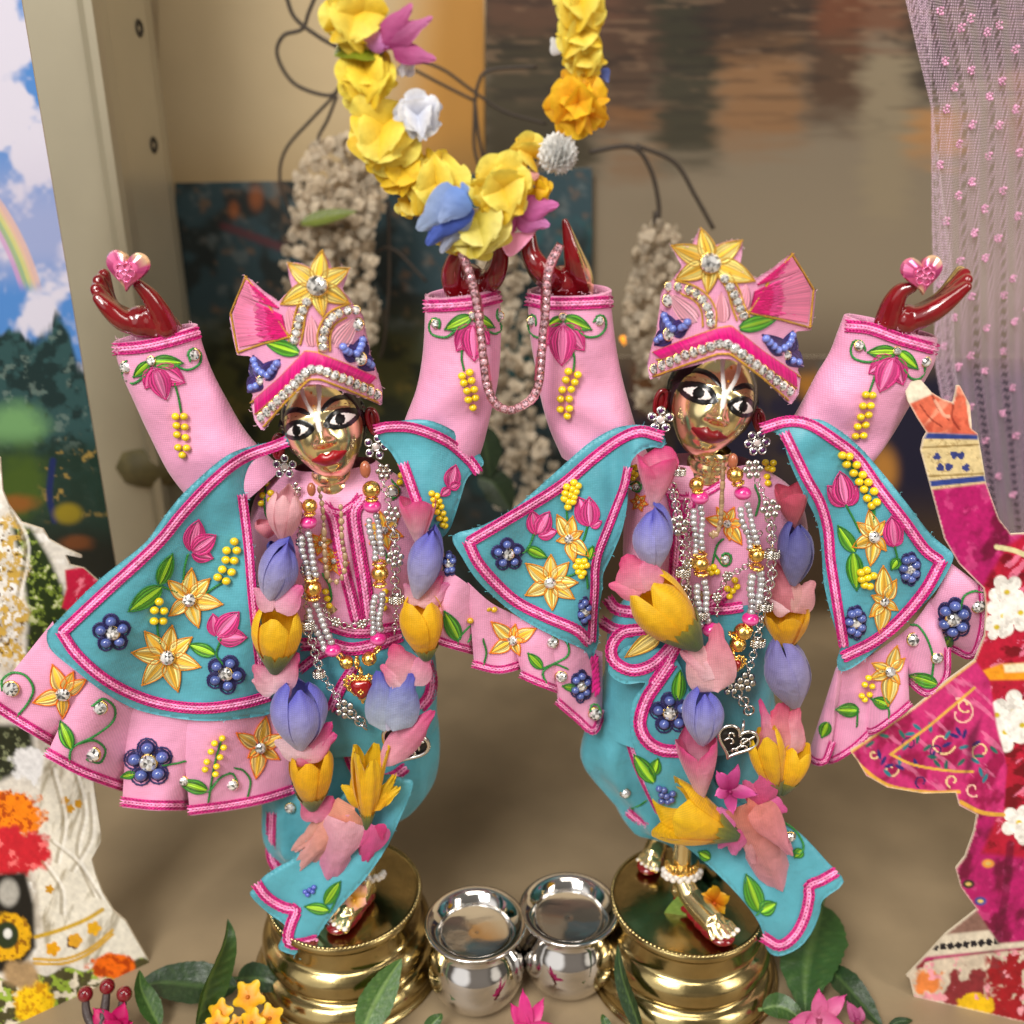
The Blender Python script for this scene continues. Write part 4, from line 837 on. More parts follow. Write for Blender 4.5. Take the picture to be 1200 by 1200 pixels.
def sausage(mb, pts, rad, Y, ns=12, sm=True):
    """a tapering limb through photo points at depths Y, radii in photo px"""
    pts = np.asarray(pts, float).reshape(-1, 2); k = len(pts); Y = np.broadcast_to(np.asarray(Y, float), (k,)); rad = np.broadcast_to(np.asarray(rad, float), (k,))
    a = np.concatenate([pts, Y[:, None] * 1e4, rad[:, None]], 1); a = resample(smooth(a, 6), n=26) if k > 2 else resample(a, n=14)
    W_ = P(a[:, :2], a[:, 2] / 1e4); r = a[:, 3] * .00021; tube(mb, W_, r, ns=ns)
    ball(mb, W_[0], r[0], big=True); ball(mb, W_[-1], r[-1], big=True)

class Head:
    def __init__(s, ctr, roll, yaw, pitch, sc):
        s.c = np.asarray(ctr); s.sc = sc
        Rm = Matrix.Rotation(-roll, 3, 'Y') @ Matrix.Rotation(yaw, 3, 'Z') @ Matrix.Rotation(pitch, 3, 'X'); s.R = np.array(Rm)
    def w(s, x, y, zz): return s.c + s.sc * (np.stack([x, y, zz], -1) @ s.R.T)
    A_, B_, C_ = 44., 58., 47.
    def tap(s, zz): return 1 - .20 * ss(8, -56, zz) - .05 * ss(20, 55, zz)
    def disp(s, x, zz):
        g = lambda cx, cz, sx, sz, h: h * np.exp(-((x - cx) / sx) ** 2 - ((zz - cz) / sz) ** 2)
        rz = np.clip((14 - zz) / 22, 0, 1); nose = (2.5 + 12 * rz ** 1.2) * np.exp(-(x / (3.4 + 3.8 * rz)) ** 2) * ss(18, 10, zz) * ss(-16, -10, zz)
        d = nose + g(-7.5, -9.5, 3.8, 3.4, 5.) + g(7.5, -9.5, 3.8, 3.4, 5.)
        d = d + g(0, -28, 15, 6.5, 4.6) + g(0, -43, 12, 8, 5.) + g(-26, -16, 14, 12, 2.2) + g(26, -16, 14, 12, 2.2)
        d = d + g(-24, 10, 15, 8, 2.2) + g(24, 10, 15, 8, 2.2) - g(-12, 9, 5, 7, 2.4) - g(12, 9, 5, 7, 2.4) + g(-22, 22, 16, 4, 2.) + g(22, 22, 16, 4, 2.) - g(0, -20, 6, 2.5, 1.2) - g(0, -36.5, 11, 2.2, 1.6)
        return d
    def front(s, x, zz):
        q = np.clip(1 - (x / (s.A_ * s.tap(zz))) ** 2 - ((zz - 5) / s.B_) ** 2, 0.0, 1)
        return -(s.C_ * np.sqrt(q)) - s.disp(x, zz) * ss(0, .25, np.sqrt(q))
    def skull(s, mb):
        m, n = 110, 120; th = np.linspace(0.001, math.pi - .001, m)[:, None]; ph = (np.arange(n) * 2 * math.pi / n)[None]
        # denser sampling over the face
        ph = ph - .5 * np.sin(ph - math.pi * 1.5) * -1 * .6
        nz = np.cos(th) * np.ones_like(ph); nx = np.sin(th) * np.cos(ph); ny = np.sin(th) * np.sin(ph)
        zz = 5 + s.B_ * nz; x = s.A_ * s.tap(zz) * nx; y = s.C_ * ny - s.disp(x, zz) * ss(0, .25, -ny)
        mb.add(s.w(x, y, zz).reshape(-1, 3), grid_q(m, n, True))
    def patch(s, name, polys, parent, col, lift=.5, material='paint', step=1.6, bulge=0., sm=True):
        mb = MB()
        for pl in polys:
            pl = np.asarray(pl, float).reshape(-1, 2); pl = smooth(pl, 6, True) if sm else pl
            pts, tr, nb = fill2d(pl, step); d, _ = dist_poly(pl, pts); b = np.clip(d / 2.2, 0, 1); b = np.sqrt(1 - (1 - b) ** 2)
            y = s.front(pts[:, 0], pts[:, 1]) - lift * b - bulge * np.clip(d / 6, 0, 1)
            y[:nb] += .35
            mb.add(s.w(pts[:, 0], y, pts[:, 1]), None, tr, col=col)
        return mb.build(name, material, parent)
    def face(s, root, lipcol):
        al = lambda cx, cz, P_, f: [(cx + f * a, cz + b) for a, b in P_]
        ko = [(23.5, 3), (16, 9), (5, 12.3), (-7, 11.5), (-16, 5.5), (-20.5, -2), (-14, -8), (-4, -10.8), (8, -9.6), (17, -4.5)]
        wh = [(16.5, .5), (9, 5.5), (1, 7.6), (-7, 6), (-14, -1), (-8, -5.5), (1, -7.2), (9, -5)]
        for f in (-1, 1):
            cx, cz = 24.5 * f, 10
            e = s.patch('eye', [al(cx, cz, ko, f)], root, lin(8, 6, 8), .6)
            s.patch('eye_white', [al(cx, cz + .4, [(a * .98, b * .96) for a, b in wh], f)], e, lin(236, 226, 222), 1.1, 'eye_paint')
            t = np.linspace(0, 2 * math.pi, 14)[:-1]; s.patch('iris', [[(cx - 1 + 7. * math.cos(a), cz + .5 + 7.4 * math.sin(a)) for a in t]], e, lin(8, 6, 6), 1.5, 'eye_paint', sm=False)
            s.patch('painted_glint', [[(cx + .6 + 1.5 * math.cos(a), cz + 2.6 + 1.5 * math.sin(a)) for a in t]], e, lin(240, 238, 236), 2.0, sm=False)  # the eye's highlight, put on the iris as a white painted dot
            s.patch('lid_line', [[(cx + f * a, cz + b) for a, b in ((-18, 8), (-8, 15), (4, 17), (16, 14), (25, 7), (25, 5.6), (15, 12.3), (4, 15.2), (-8, 13.4))]], e, lin(110, 22, 26), .5, step=1.2)
            s.patch('brow', [[(cx + f * a, cz + b) for a, b in ((-19, 15), (-13, 22), (-3, 26.5), (9, 26), (19.5, 19), (25.5, 9), (17, 15), (8, 19.4), (-2, 19.6), (-11, 15.5), (-18, 11.5))]], root, lin(12, 9, 12), .9)
        lp = s.patch('lips', [[(-21, -25.2), (-13, -22.5), (-6, -19.6), (0, -22), (6, -19.6), (13, -22), (21, -24.2), (14, -31), (7, -35), (0, -36.2), (-7, -35), (-14, -31.2)]], root, lipcol, .9, bulge=2.2)
        s.patch('lip_line', [[(-18, -25.4), (-8, -26.2), (0, -27.4), (8, -26), (18, -24.6), (8, -27.3), (0, -28.6), (-8, -27.4)]], lp, lin(70, 3, 10), 3.4, step=1.2)
        wob = lambda: random.uniform(-.7, .7)
        tl = []
        for f in (-1, 1): tl.append([(f * 12.5 + wob(), 57), (f * 11 + wob(), 44), (f * 8.5 + wob(), 32), (f * 5.5, 22), (f * .2, 13), (f * .6, 23), (f * 3.6 + wob(), 33), (f * 5.6 + wob(), 44), (f * 6.8 + wob(), 57)])
        tl.append([(-4, 22), (4, 22), (3.4, 12), (3., 5), (0, 1.5), (-3., 5), (-3.4, 12)])
        tk = s.patch('tilak', tl, root, lin(232, 226, 220), 1.)
        s.patch('saffron_mark', [[(x + r * math.cos(a) * .8 + random.uniform(-.3, .3), zc + r * math.sin(a)) for a in np.linspace(0, 6.28, 10)[:-1]] for x, zc, r in ((.3, 46, 2.6), (.2, 38, 2.), (-.2, 31, 2.2), (16, 44, 2.), (0, -2.5, 1.6))], tk, lin(226, 140, 30), .7)
def ear(root, q, Y, ang, h=15, w=8):
    mb = MB(); c = P1(*q, Y); s_ = pxs(c); sd = np.array([math.cos(ang), 0, math.sin(ang)]); up = np.array([-math.sin(ang), 0, math.cos(ang)])
    t = np.linspace(0, 2 * math.pi, 22)[:-1]
    tube(mb, [c + s_ * (sd * w * .7 * math.cos(a) * (1 + .2 * math.sin(a)) + up * h * math.sin(a)) + np.array([0, -.0006, 0]) for a in np.r_[t, t[:1]]], s_ * 3.2, ns=8, cap=False)
    ball(mb, c, s_ * np.array([w * .7, 4, h])); mb.build('ear', 'enamel', root)
def earring(root, q, Y, R=13., rot=0., n=5):
    c = P1(*q, Y); s_ = pxs(c) * R; mb = MB(); a0, b0, w0 = frame(VIEW + np.array([0, 0, .1]))
    for i in range(n):
        a = rot + i * 2 * math.pi / n; d = math.cos(a) * a0 + math.sin(a) * b0; p = c + d * s_ * .66
        mb.mi = 0; ball(mb, p, s_ * np.array([.30, .16, .30]), (1, 1, 1), True); ring(mb, p + w0 * s_ * .12, w0, s_ * .26, s_ * .07, k=14)
        mb.mi = 1; ball(mb, p + w0 * s_ * .18, s_ * np.array([.17, .12, .17]), lin(84, 30, 92))
    mb.mi = 0; ball(mb, c, s_ * np.array([.36, .2, .36]), (1, 1, 1), True); ring(mb, c + w0 * s_ * .15, w0, s_ * .28, s_ * .07, k=16)
    mb.mi = 1; ball(mb, c + w0 * s_ * .16, s_ * np.array([.24, .12, .24]), lin(206, 190, 186), True)
    mb.build('earring', ['steel', 'bead'], root)

def turban(root, xf, cx, Y0, capc):
    par = MB()
    ol = xf(z('b', 125,178, 160,205, 205,245, 250,275, 268,290, 285,262, 318,238, 305,190, 296,128, 340,130, 395,150, 412,120, 437,76, 462,118, 480,160, 515,148, 549,150, 535,195, 518,238, 548,275, 560,295, 585,318, 604,345, 612,400, 625,455, 635,510, 648,535, 662,580, 680,640, 678,705, 600,672, 500,640, 430,618, 388,618, 330,655, 270,715, 215,790, 195,806, 165,765, 150,690, 160,660, 140,640, 145,600, 150,540, 150,505, 95,502, 80,440, 62,335, 85,295, 105,235))
    sf = Surf(lambda q: Y0 + .0135 * ((q[:, 0] - cx) / 80) ** 2 - .0022 * ss(cy0 - 30, cy0 + 60, q[:, 1]))
    cy0 = xf(np.array([[360., 420.]]))[0, 1]
    tb = sheet('turban', ol, sf, 'pink_satin', root, step=4, thick=.0016, roll=2.5, rollr=.0005, closed_smooth=False)
    fuzz('loose_threads', ol, sf, lin(244, 200, 214), tb, 60, 5.)
    mb = MB(); ball(mb, capc, np.array([.0118, .0105, .0122]), big=True); mb.build('turban_cap', 'pink_satin', tb)
    def E():
        e = Emb(sf, 'b'); e.z = lambda *xy: xf(z('b', *xy)); return e
    # fan
    e = E(); a = e.z(268,318, 300,425); b = e.z(132,200, 118,230, 98,265, 76,332, 85,400, 100,468); b = resample(b, n=60); t = np.linspace(0, 1, 60)[:, None]; s0 = a[0] * (1 - t) + a[1] * t; s0[:14] = resample(e.z(150,215, 262,312), n=14); 
    for lay, (f0, f1, c, lf) in enumerate(((.25, .97, lin(236, 130, 170), .0002), (0, .55, lin(206, 16, 108), .0003), (.3, .72, lin(222, 66, 140), .00034))):
        st = slice(0, 60, 1 if lay < 2 else 2); A_ = s0[st] + (b[st] - s0[st]) * f0; B_ = s0[st] + (b[st] - s0[st]) * (f1 + RNG.uniform(-.30, .08, (len(b[st]), 1)) * (lay > 0)); Q = np.stack([A_, (A_ + B_) / 2, B_], 1); m = len(Q)
        e.m.mi = 0; W_ = sf.at(Q.reshape(-1, 2), np.tile([lf, lf + .0002, lf], m)).reshape(m, 3, 3); strands(e.m, W_, PX * np.array([[1.1, 1.5, .9]]) * np.ones((m, 1)), cj(c, m, .2))
    e.rope(e.z(130,190, 95,270, 70,332, 98,490, 200,455, 305,428, 215,290, 130,190), 2.6, GOLDT, .0003, smo=False); e.build('fan_motif', tb)
    # chevron band
    e = E(); up = resample(e.z(155,690, 270,590, 372,484, 420,492, 540,540, 650,590), n=92); lo = resample(e.z(172,735, 290,630, 385,545, 425,552, 540,590, 640,622), n=92)
    sh = 3; Q = np.stack([up[sh:], (up[sh:] + lo[:-sh]) / 2, lo[:-sh]], 1); m = len(Q); e.m.mi = 0; W_ = sf.at(Q.reshape(-1, 2), np.tile([.0002, .0009, .0002], m)).reshape(m, 3, 3); strands(e.m, W_, PX * 1.9, cj(lin(206, 10, 118), m, .2))
    for q in (up, lo): e.rope(q, 2.5, GOLDT, .0003, smo=False)
    e.build('chevron_band', tb)
    e = E(); q = resample(np.vstack([e.z(195,752, 290,655, 380,562), e.z(412,552, 540,602, 655,660)]), n=19); e.stone(q, 5.7); e.rope(resample(e.z(205,785, 290,690, 385,598, 430,598, 540,640, 660,690), n=40), 2.6, GOLDT, .0002, smo=False); e.build('rhinestone_row', tb)
    e = E(); e.satin(e.z(400,470)[0], e.z(392,335)[0], 9, lin(238, 160, 176), 9, lift=.0001); e.satin(e.z(330,420)[0], e.z(300,300)[0], 9, lin(240, 160, 180), 9, lift=.0001); e.satin(e.z(490,470)[0], e.z(580,345)[0], 12, lin(238, 170, 186), 11, lift=.0001)
    for q in ((355,265, 330,330, 318,395, 305,445), (400,275, 372,330, 362,400, 350,455), (425,480, 418,420, 440,360, 480,320, 545,295), (470,480, 470,420, 490,378, 530,352)): e.rope(e.z(*q), 2.5, GOLDT, .0002)
    e.stone(e.z(375,287, 360,322, 348,354, 340,382, 333,411, 325,440), 4.9); e.stone(e.z(440,470, 440,438, 447,405, 460,375, 478,350, 502,334, 538,322, 572,320), 4.9); e.stone(e.z(578,378), 7); e.build('rhinestone_scrolls', tb)
    for nm, pet, bd, st, r in (('bead_cluster', ((185,590, 160,505), (195,590, 265,520), (180,600, 140,650)), (163,522, 170,543, 180,560, 196,573, 255,535, 245,550, 232,566, 218,582, 152,632, 172,625), (190,604), 5.), ('bead_cluster', ((580,515, 515,455), (585,505, 605,425), (595,520, 645,560)), (522,468, 532,482, 545,490, 600,440, 595,460, 588,478, 575,495, 620,530, 634,541), (588,516), 7.5)):
        e = E()
        for p_ in pet:
            q = e.z(*p_); e.satin(q[0], q[1], 9, lin(58, 40, 110), 9, out=lin(44, 30, 96), lift=.0001)
        e.bead(e.z(*bd), 4.6, lin(110, 128, 206)); e.stone(e.z(*st), r); e.build(nm, tb)
    e = E(); e.leaf((345,492), (208,450), 7.5, 0); e.build('leaf_motif', tb)
    e = E(); e.star((416, 222), (437,82, 545,153, 545,292, 440,345, 272,296, 300,132), 37, fill=lin(240, 214, 120), out=GOLDT); e.build('star_motif', tb)
    return tb

def heart_gem(q, Y, R, rot, label, grp='pink crystal hearts held in the raised hands'):
    c = P1(*q, Y); s_ = pxs(c) * R * 1.08; mb = MB(); n = 40; t = np.arange(n) * 2 * math.pi / n
    hx = .06 * 16 * np.sin(t) ** 3; hy = .06 * (13 * np.cos(t) - 5 * np.cos(2 * t) - 2 * np.cos(3 * t) - np.cos(4 * t)) + .1
    X = lambda f, d: c + s_ * f * (np.outer(hx * math.cos(rot) - hy * math.sin(rot), (1, 0, 0)) + np.outer(hx * math.sin(rot) + hy * math.cos(rot), (0, .2, .98))) - np.array([0, d * s_, 0])
    V = np.concatenate([X(1, 0), X(.93, .2), X(.55, .36), X(.9, -.3), [c - np.array([0, .40 * s_, 0])], [c + np.array([0, .45 * s_, 0])]])
    Q = []; T = []
    for i in range(n):
        j = (i + 1) % n; Q += [(i, j, n + j, n + i), (n + i, n + j, 2 * n + j, 2 * n + i), (j, i, 3 * n + i, 3 * n + j)]; T += [(2 * n + i, 2 * n + j, 4 * n), (3 * n + j, 3 * n + i, 4 * n + 1)]
    fac = (np.arange(n) // 5) % 3; base = np.array([lin(236, 120, 170), lin(250, 206, 170), lin(226, 84, 150)])[fac]; col = np.concatenate([base, base, np.tile(lin(218, 84, 140), (n, 1)), base * .8, [lin(226, 120, 160)], [lin(120, 30, 70)]])
    mb.add(V, Q, T, col=col, smooth=False)
    for i in range(5):
        a = i * 2 * math.pi / 5 + rot; p = c + s_ * .26 * np.array([math.cos(a), 0, math.sin(a)]) - np.array([0, .41 * s_, 0]); ring(mb, p, (0, -1, .1), s_ * .17, s_ * .035, lin(232, 120, 170), k=12, ns=5)
    ring(mb, c - np.array([0, .42 * s_, 0]), (0, -1, .1), s_ * .12, s_ * .03, lin(235, 140, 180), k=12, ns=5)
    o = mb.build('heart_gem', 'heart_crystal'); tag(o, label, 'crystal heart', grp); return o
mat('heart_crystal', attr=True, rough=.06, metal=.55, coat=1.)

def brass_base(root, c, tilt):
    mb = MB(); mm = .001
    prof = [(.1, 0), (26.6, 0), (27.4, 1.6), (27.2, 4.), (25.6, 6.4), (23.9, 7.4), (23.5, 8.4), (24.6, 9.6), (25.4, 12), (24.8, 15), (23.2, 17), (22.2, 17.8), (21.7, 19.4), (21.7, 23.6), (22.3, 24.6), (22.9, 25.6), (22.6, 26.9), (21.6, 27.2), (21., 26.8), (.1, 26.9)]
    p2 = smooth(np.array(prof), 4) * mm
    lathe(mb, c, p2, 72); 
    b = mb.build('base', 'base_brass', root)
    mb = MB(); n = 110; a = np.arange(n) * 2 * math.pi / n
    Q = np.stack([np.stack([22.2 * np.cos(a + s) * mm + c[0], 22.2 * np.sin(a + s) * mm + c[1], np.full(n, 26.95 * mm) + c[2] + h], 1) for s, h in ((0, 0), (.02, .0004), (.04, 0))], 1); strands(mb, Q, .00045, (1, 1, 1), 6); mb.build('beaded_rim', 'base_brass', b)
    return b
def foot(root, heel, toe, w, zt=.0274, lift=0.):
    """bare foot standing on the base: red-painted sole, gold instep, five toes with white nails, ankle rising from the heel"""
    h = G(*heel, zt + .002); t = G(*toe, zt + .002); d = t - h; L = np.linalg.norm(d); d /= L; n = np.cross(d, (0, 0, 1)); w = w * .00024
    sole = MB()
    for a, r in ((.05, .62), (.2, .72), (.4, .82), (.6, .98), (.78, 1.05), (.92, .98)): sole.v and None; ball(sole, h + d * L * a + np.array([0, 0, -.0007]), np.array([w * r, w * r, .0016]), big=True)
    fo = fuse(sole, 'foot', 'enamel', root, .0004, 8)
    mb = MB(); tube(mb, [h + np.array([0, .001, .016 + lift]), h + np.array([0, 0, .008]), h + d * L * .2 + np.array([0, 0, .0035]), h + d * L * .5 + np.array([0, 0, .0022]), h + d * L * .75 + np.array([0, 0, .0012])], [w * .62, w * .64, w * .82, w * .88, w * .86], ns=14)
    ball(mb, h + np.array([0, 0, .002]), w * .62, big=True); ball(mb, h + d * L * .75 + np.array([0, 0, .0004]), w * .84, big=True); tips = []
    for i in range(5):
        o = (i - 2) / 2; b = h + d * L * .76 + n * o * w * .7 + np.array([0, 0, .0012]); e_ = h + d * L * (1.04 - .06 * abs(o + .4) ** 2) + n * o * w * .92 + np.array([0, 0, .0004]); r = w * (.27 - .02 * i); tube(mb, [b, (b + e_) / 2 + np.array([0, 0, .0008]), e_], [r, r, r * .9], ns=9); ball(mb, e_, r, big=True); tips.append((e_, r))
    fuse(mb, 'instep', 'brass', fo, .0004, 4)
    mb = MB()
    for e_, r in tips: ball(mb, e_ + d * r * .3 + np.array([0, -.0002, r * .75]), np.array([r * .75, r * .8, r * .5]), lin(236, 228, 222))
    mb.build('toenail', 'bead', fo)

def sleeve_motif(sf, par, k, st, lL, lR, tb, tips, stem, beads, sL, sLp, sR, sRp, r=20):
    mot(sf, par, k)('tulip_motif', O('tulip', tb, tips), O('leaf', (st[0] - 4, st[1] + 4), lL), O('leaf', (st[0] + 4, st[1] + 2), lR), O('stone', z(k, *st)[0], r * zs(k) * .8))
    mot(sf, par, k)('scroll_motif', O('scroll', sLp, sL, r), O('scroll', sRp, sR, r))
    mot(sf, par, k)('bead_spray', O('stem', *stem), O('beads', *beads, r=4.6))
def trims(sf, par, k, name, *qs):
    for q, w in qs: e = Emb(sf, k); e.braid(e.z(*q), w); e.build(name, par)
def cuff(sf, par, q, w=13): e = Emb(sf); e.braid(q, w); fuzz('loose_threads', np.asarray(q) - [0, w * .8], sf, lin(246, 196, 214), par, 26, 5.); return e.build('cuff_trim', par)

# ================================================================== FIGURE at left
fa = P1(405, 1042, 0.); ca = G(404, 1044, .027); ca[2] = 0
A = empty('deity_figurine', ca); tag(A, 'brass figurine with pink and blue robes at left, wide ruffled sleeve spread to its side', 'figurine', 'pair of dressed brass figurines with raised arms')
HA = Head(P1(382, 507, 0.), math.radians(13), math.radians(8), math.radians(-15), .000218)
mb = MB(); HA.skull(mb)
nk = P1(398, 585, .002); rp = []
for i in range(30): t = i / 29; rp.append((.0047 + .0006 * abs(math.sin(t * 4 * math.pi)) ** .6 + .0012 * max(0, t - .75), t * .0125))
lathe(mb, nk + np.array([0, 0, -.0035]), rp[::-1] and [(r, h) for r, h in [(a[0], .0125 - a[1]) for a in rp]], 36, axis=(-.12, -.05, 1))
tube(mb, [P1(398, 600, .004), P1(402, 680, .006), P1(408, 800, .006), P1(408, 900, .006), P1(408, 960, .006)], [.009, .0125, .011, .009, .006], ns=16)
mb.build('body', 'brass', A)
HA.face(A, lin(158, 10, 26))
mb = MB(); ball(mb, HA.w(0., 13., 13.), np.array([.0109, .0095, .0122]), big=True); mb.build('hair', 'hair', A)
ear(A, (327, 522), .004, math.radians(-8), 14, 8); ear(A, (437, 493), .003, math.radians(8), 15, 8)
earring(A, (334, 547), -.003, 15, .3); earring(A, (441, 524), -.004, 15.5, .1)
for q, Y, R in (((345, 573), -.0045, 9), ((450, 553), -.006, 11)):
    mb = MB(); c = P1(*q, Y); s_ = pxs(c) * R; x_, y_, w_ = frame(VIEW)
    for i in range(6 if R > 9 else 5): a = i * 6.2832 / (6 if R > 9 else 5); ball(mb, c + s_ * .62 * (math.cos(a) * x_ + math.sin(a) * y_), s_ * np.array([.33, .2, .33]))
    ball(mb, c, s_ * .34); mb.build('ear_pendant', 'old_silver', A)
turban(A, lambda q: q, 366, -.0114, P1(370, 392, .013))

# sleeves
sAL, fAL = tubecloth('sleeve', z('a', 398,484, 430,590, 475,690, 530,810, 590,930, 655,1020, 740,1120), z('a', 692,424, 712,500, 745,590, 790,680, 840,770, 895,840, 985,930), .004, .55, 'pink_satin', A, wr=.0008, seed=1)
cuff(fAL, sAL, z('a', 403,508, 500,500, 600,478, 696,450), 14)
sleeve_motif(fAL, sAL, 'a', (530, 549), (470, 605), (642, 556), (543, 572), (512,645, 583,683, 648,625), (615,632, 628,680, 636,725),
    (617,744, 647,744, 620,776, 650,781, 622,808, 652,818, 626,853, 656,855, 641,880), (440, 571), (440,552, 428,572, 440,615, 470,628, 508,603), (683, 527), (615,565, 660,580, 700,560, 706,525, 684,506, 662,520, 668,545), 19)
sAR, fAR = tubecloth('sleeve', z('b', 850,265, 848,400, 838,520, 815,640, 770,760, 740,850), z('b', 1145,228, 1155,330, 1155,460, 1145,600, 1115,740, 1080,880, 1040,960), .004, .8, 'pink_satin', A, wr=.0007, seed=3)
cuff(fAR, sAR, z('p', 80,552, 200,548, 330,535, 450,505), 14)
sleeve_motif(fAR, sAR, 'p', (315, 600), (178, 668), (425, 658), (315, 640), (238,775, 325,825, 398,740), (262,775, 262,820, 272,868),
    (263,903, 302,885, 272,938, 312,926, 288,978, 325,970, 295,1022, 330,1012, 318,1062), (130, 640), (225,680, 180,708, 115,695, 98,650, 120,615, 150,625, 150,655), (452, 600), (375,665, 430,690, 460,660, 440,610, 440,575), 21)
# painted hands
mb = MB()
sausage(mb, z('a', 600,470, 555,425, 500,412), [20, 21, 19], [.004, .002, 0]); 
for i, (tx, ty, dy, r) in enumerate(((366, 246, .0032, 7), (348, 268, .0012, 7.4), (340, 298, -.0010, 7.4), (346, 330, -.0032, 6.6))):
    sausage(mb, z('a', 520,420, 440,398 + 4 * i, 385,350 + 6 * i, tx, ty), [14, 12.5, 10, r], [.001, dy * .6, dy, dy])
sausage(mb, z('a', 585,430, 560,375, 525,320, 488,282), [14, 12, 9.5, 6.5], [0, -.001, -.002, -.003])
fuse(mb, 'hand', ['enamel', 'brass'], A, .00035, 5, lambda fc: (proj(fc) @ np.array([.45, .9]) > 418) & (fc[:, 0] < P1(186, 380, 0)[0]) & (fc[:, 1] > .0005))
mb = MB(); sausage(mb, z('p', 305,600, 305,520, 295,430), [19, 20, 21], [.006, .0055, .004])
for i in range(4): sausage(mb, z('p', 350,480, 400 + 8 * i, 420 - 5 * i, 430 + 8 * i, 340 - 10 * i, 440, 250 - 10 * i), [13, 12, 10, 7], [.005, .006 - .002 * i, .006 - .0024 * i, .005 - .0024 * i])
sausage(mb, z('p', 250,520, 215,410, 225,330, 250,280), [14, 13, 10, 8], [.004, .001, -.001, -.002])
fuse(mb, 'hand', 'enamel', A, .00035, 5)
# bodice
bA, fA = tubecloth('bodice', [(345, 548), (300, 580), (292, 650), (300, 700), (318, 745)], [(440, 540), (488, 580), (520, 645), (508, 700), (492, 745)], .0045, .46, 'pink_satin', A, n=30, wr=.0004, open_top=False, seed=5)
e = Emb(fA, 'd'); e.braid(e.z(408,270, 440,330, 470,480, 505,620, 535,745), 14); e.build('placket_trim', bA); e = Emb(fA, 'd'); e.braid(e.z(560,235, 525,300, 545,450, 570,600, 590,745), 17); e.build('placket_trim', bA); e = Emb(fA, 'd'); e.braid(e.z(400,262, 430,285, 470,292, 505,270, 560,232), 9); e.build('placket_trim', bA)
g = mot(fA, bA, 'd')
g('bead_spray', O('stem', 150,170, 148,290, 185,350), O('beads', 112,155, 155,170, 122,187, 172,210, 137,220, 132,255, 170,240, 175,262))
g('bead_spray', O('beads', 725,85, 728,135, 722,165)); g('star_motif', O('star', (655, 370), 82, 18, .3, out=lin(226, 120, 20))); g('star_motif', O('star', (440, 500), 62, 13, .1, out=lin(226, 120, 20))); g('scroll_motif', O('scroll', (640,430, 665,480, 650,530, 625,540))); g('scroll_motif', O('scroll', (395,560, 420,600, 430,660, 415,690))); g('star_motif', O('star', (385, 425), 50, 12, .8, out=lin(226, 120, 20))); g('bead_spray', O('beads', 405,630, 420,690, 412,660, 660,630, 665,665, 655,700)); g('scroll_motif', O('scroll', (690,160, 720,200, 690,235, 670,200), (690, 205), 26))
# sleeve ruffle (front, wide) : pleats
def ruffle(name, parent, panels, yfn, trimw=11., bul=.004):
    mb = MB(); smp = []; bots = []
    for top, bot, b in panels:
        t_ = resample(smooth(top, 6), n=22); b_ = resample(smooth(bot, 6), n=22); v = np.linspace(0, 1, 20)[:, None, None]
        Q = t_[None] * (1 - v) + b_[None] * v; u = np.linspace(0, 1, 22)[None]; vv = np.linspace(0, 1, 20)[:, None]
        Y = yfn(Q.reshape(-1, 2)).reshape(20, 22) - bul * 1.35 * b * (np.sin(u * math.pi) ** .8) * (.3 + .7 * vv) + .0042 * u * vv + .0006 * np.sin(u * 9 + vv * 5) * vv
        Vf = P(Q.reshape(-1, 2), Y.ravel()); Vb = P(Q.reshape(-1, 2), Y.ravel() + .0008); mb.add(Vf, grid_q(20, 22)); mb.add(Vb, grid_q(20, 22)[:, ::-1])
        n = 440; idx = np.arange(n).reshape(20, 22); loop = np.r_[idx[0], idx[1:, -1], idx[-1, -2::-1], idx[-2:0:-1, 0]]; l2 = np.roll(loop, -1); mb.add(np.vstack([Vf, Vb]), np.stack([loop, loop + n, l2 + n, l2], 1))
        smp.append((Q.reshape(-1, 2), Y.ravel())); bots.append(b_ + (t_ - b_) / (np.linalg.norm(t_ - b_, axis=1, keepdims=True) + 1e-9) * trimw * .6)
    o = mb.build(name, 'pink_satin', parent); surfs = [Surf(samples=s) for s in smp]
    for s_, b in zip(surfs, bots):
        e = Emb(s_); e.braid(b, trimw, False); e.build('hem_trim', o)
    return o, surfs
yA = lambda q: -.0105 - .018 * np.clip((320 - q[:, 0]) / 320, 0, 1.3) + .0019 * np.sin(q[:, 0] / 26 + q[:, 1] / 60) - .0016 * np.sin(np.clip((q[:, 1] - 560) / 290, 0, 1) * math.pi)
ru = lambda q: yA(q) + .0032
rA, rs = ruffle('sleeve_ruffle', A, [
    ([(62, 728), (80, 776), (120, 806)], [(-16, 826), (0, 838), (30, 857), (62, 876)], .8),
    ([(98, 790), (130, 812), (168, 826)], [(53, 888), (90, 908), (120, 920), (147, 929)], 1.),
    ([(150, 820), (190, 835), (232, 838)], [(143, 946), (180, 950), (222, 950)], 1.),
    ([(210, 834), (280, 836), (340, 826)], [(223, 956), (270, 950), (310, 942), (342, 932)], 1.1)], ru)
g = mot(rs[0], rA, 'c'); g('scroll_motif', O('scroll', (65,800, 110,745, 130,690, 100,640, 50,628, 10,655, 8,690), (42, 692), 30)); 
g = mot(Surf(lambda q: np.minimum(rs[0].d(q), rs[1].d(q))), rA, 'c'); g('star_motif', O('star', (245, 712), (205,598, 285,625, 335,655, 245,805, 130,745), 28, out=lin(228, 110, 16), fill=lin(240, 200, 120)))
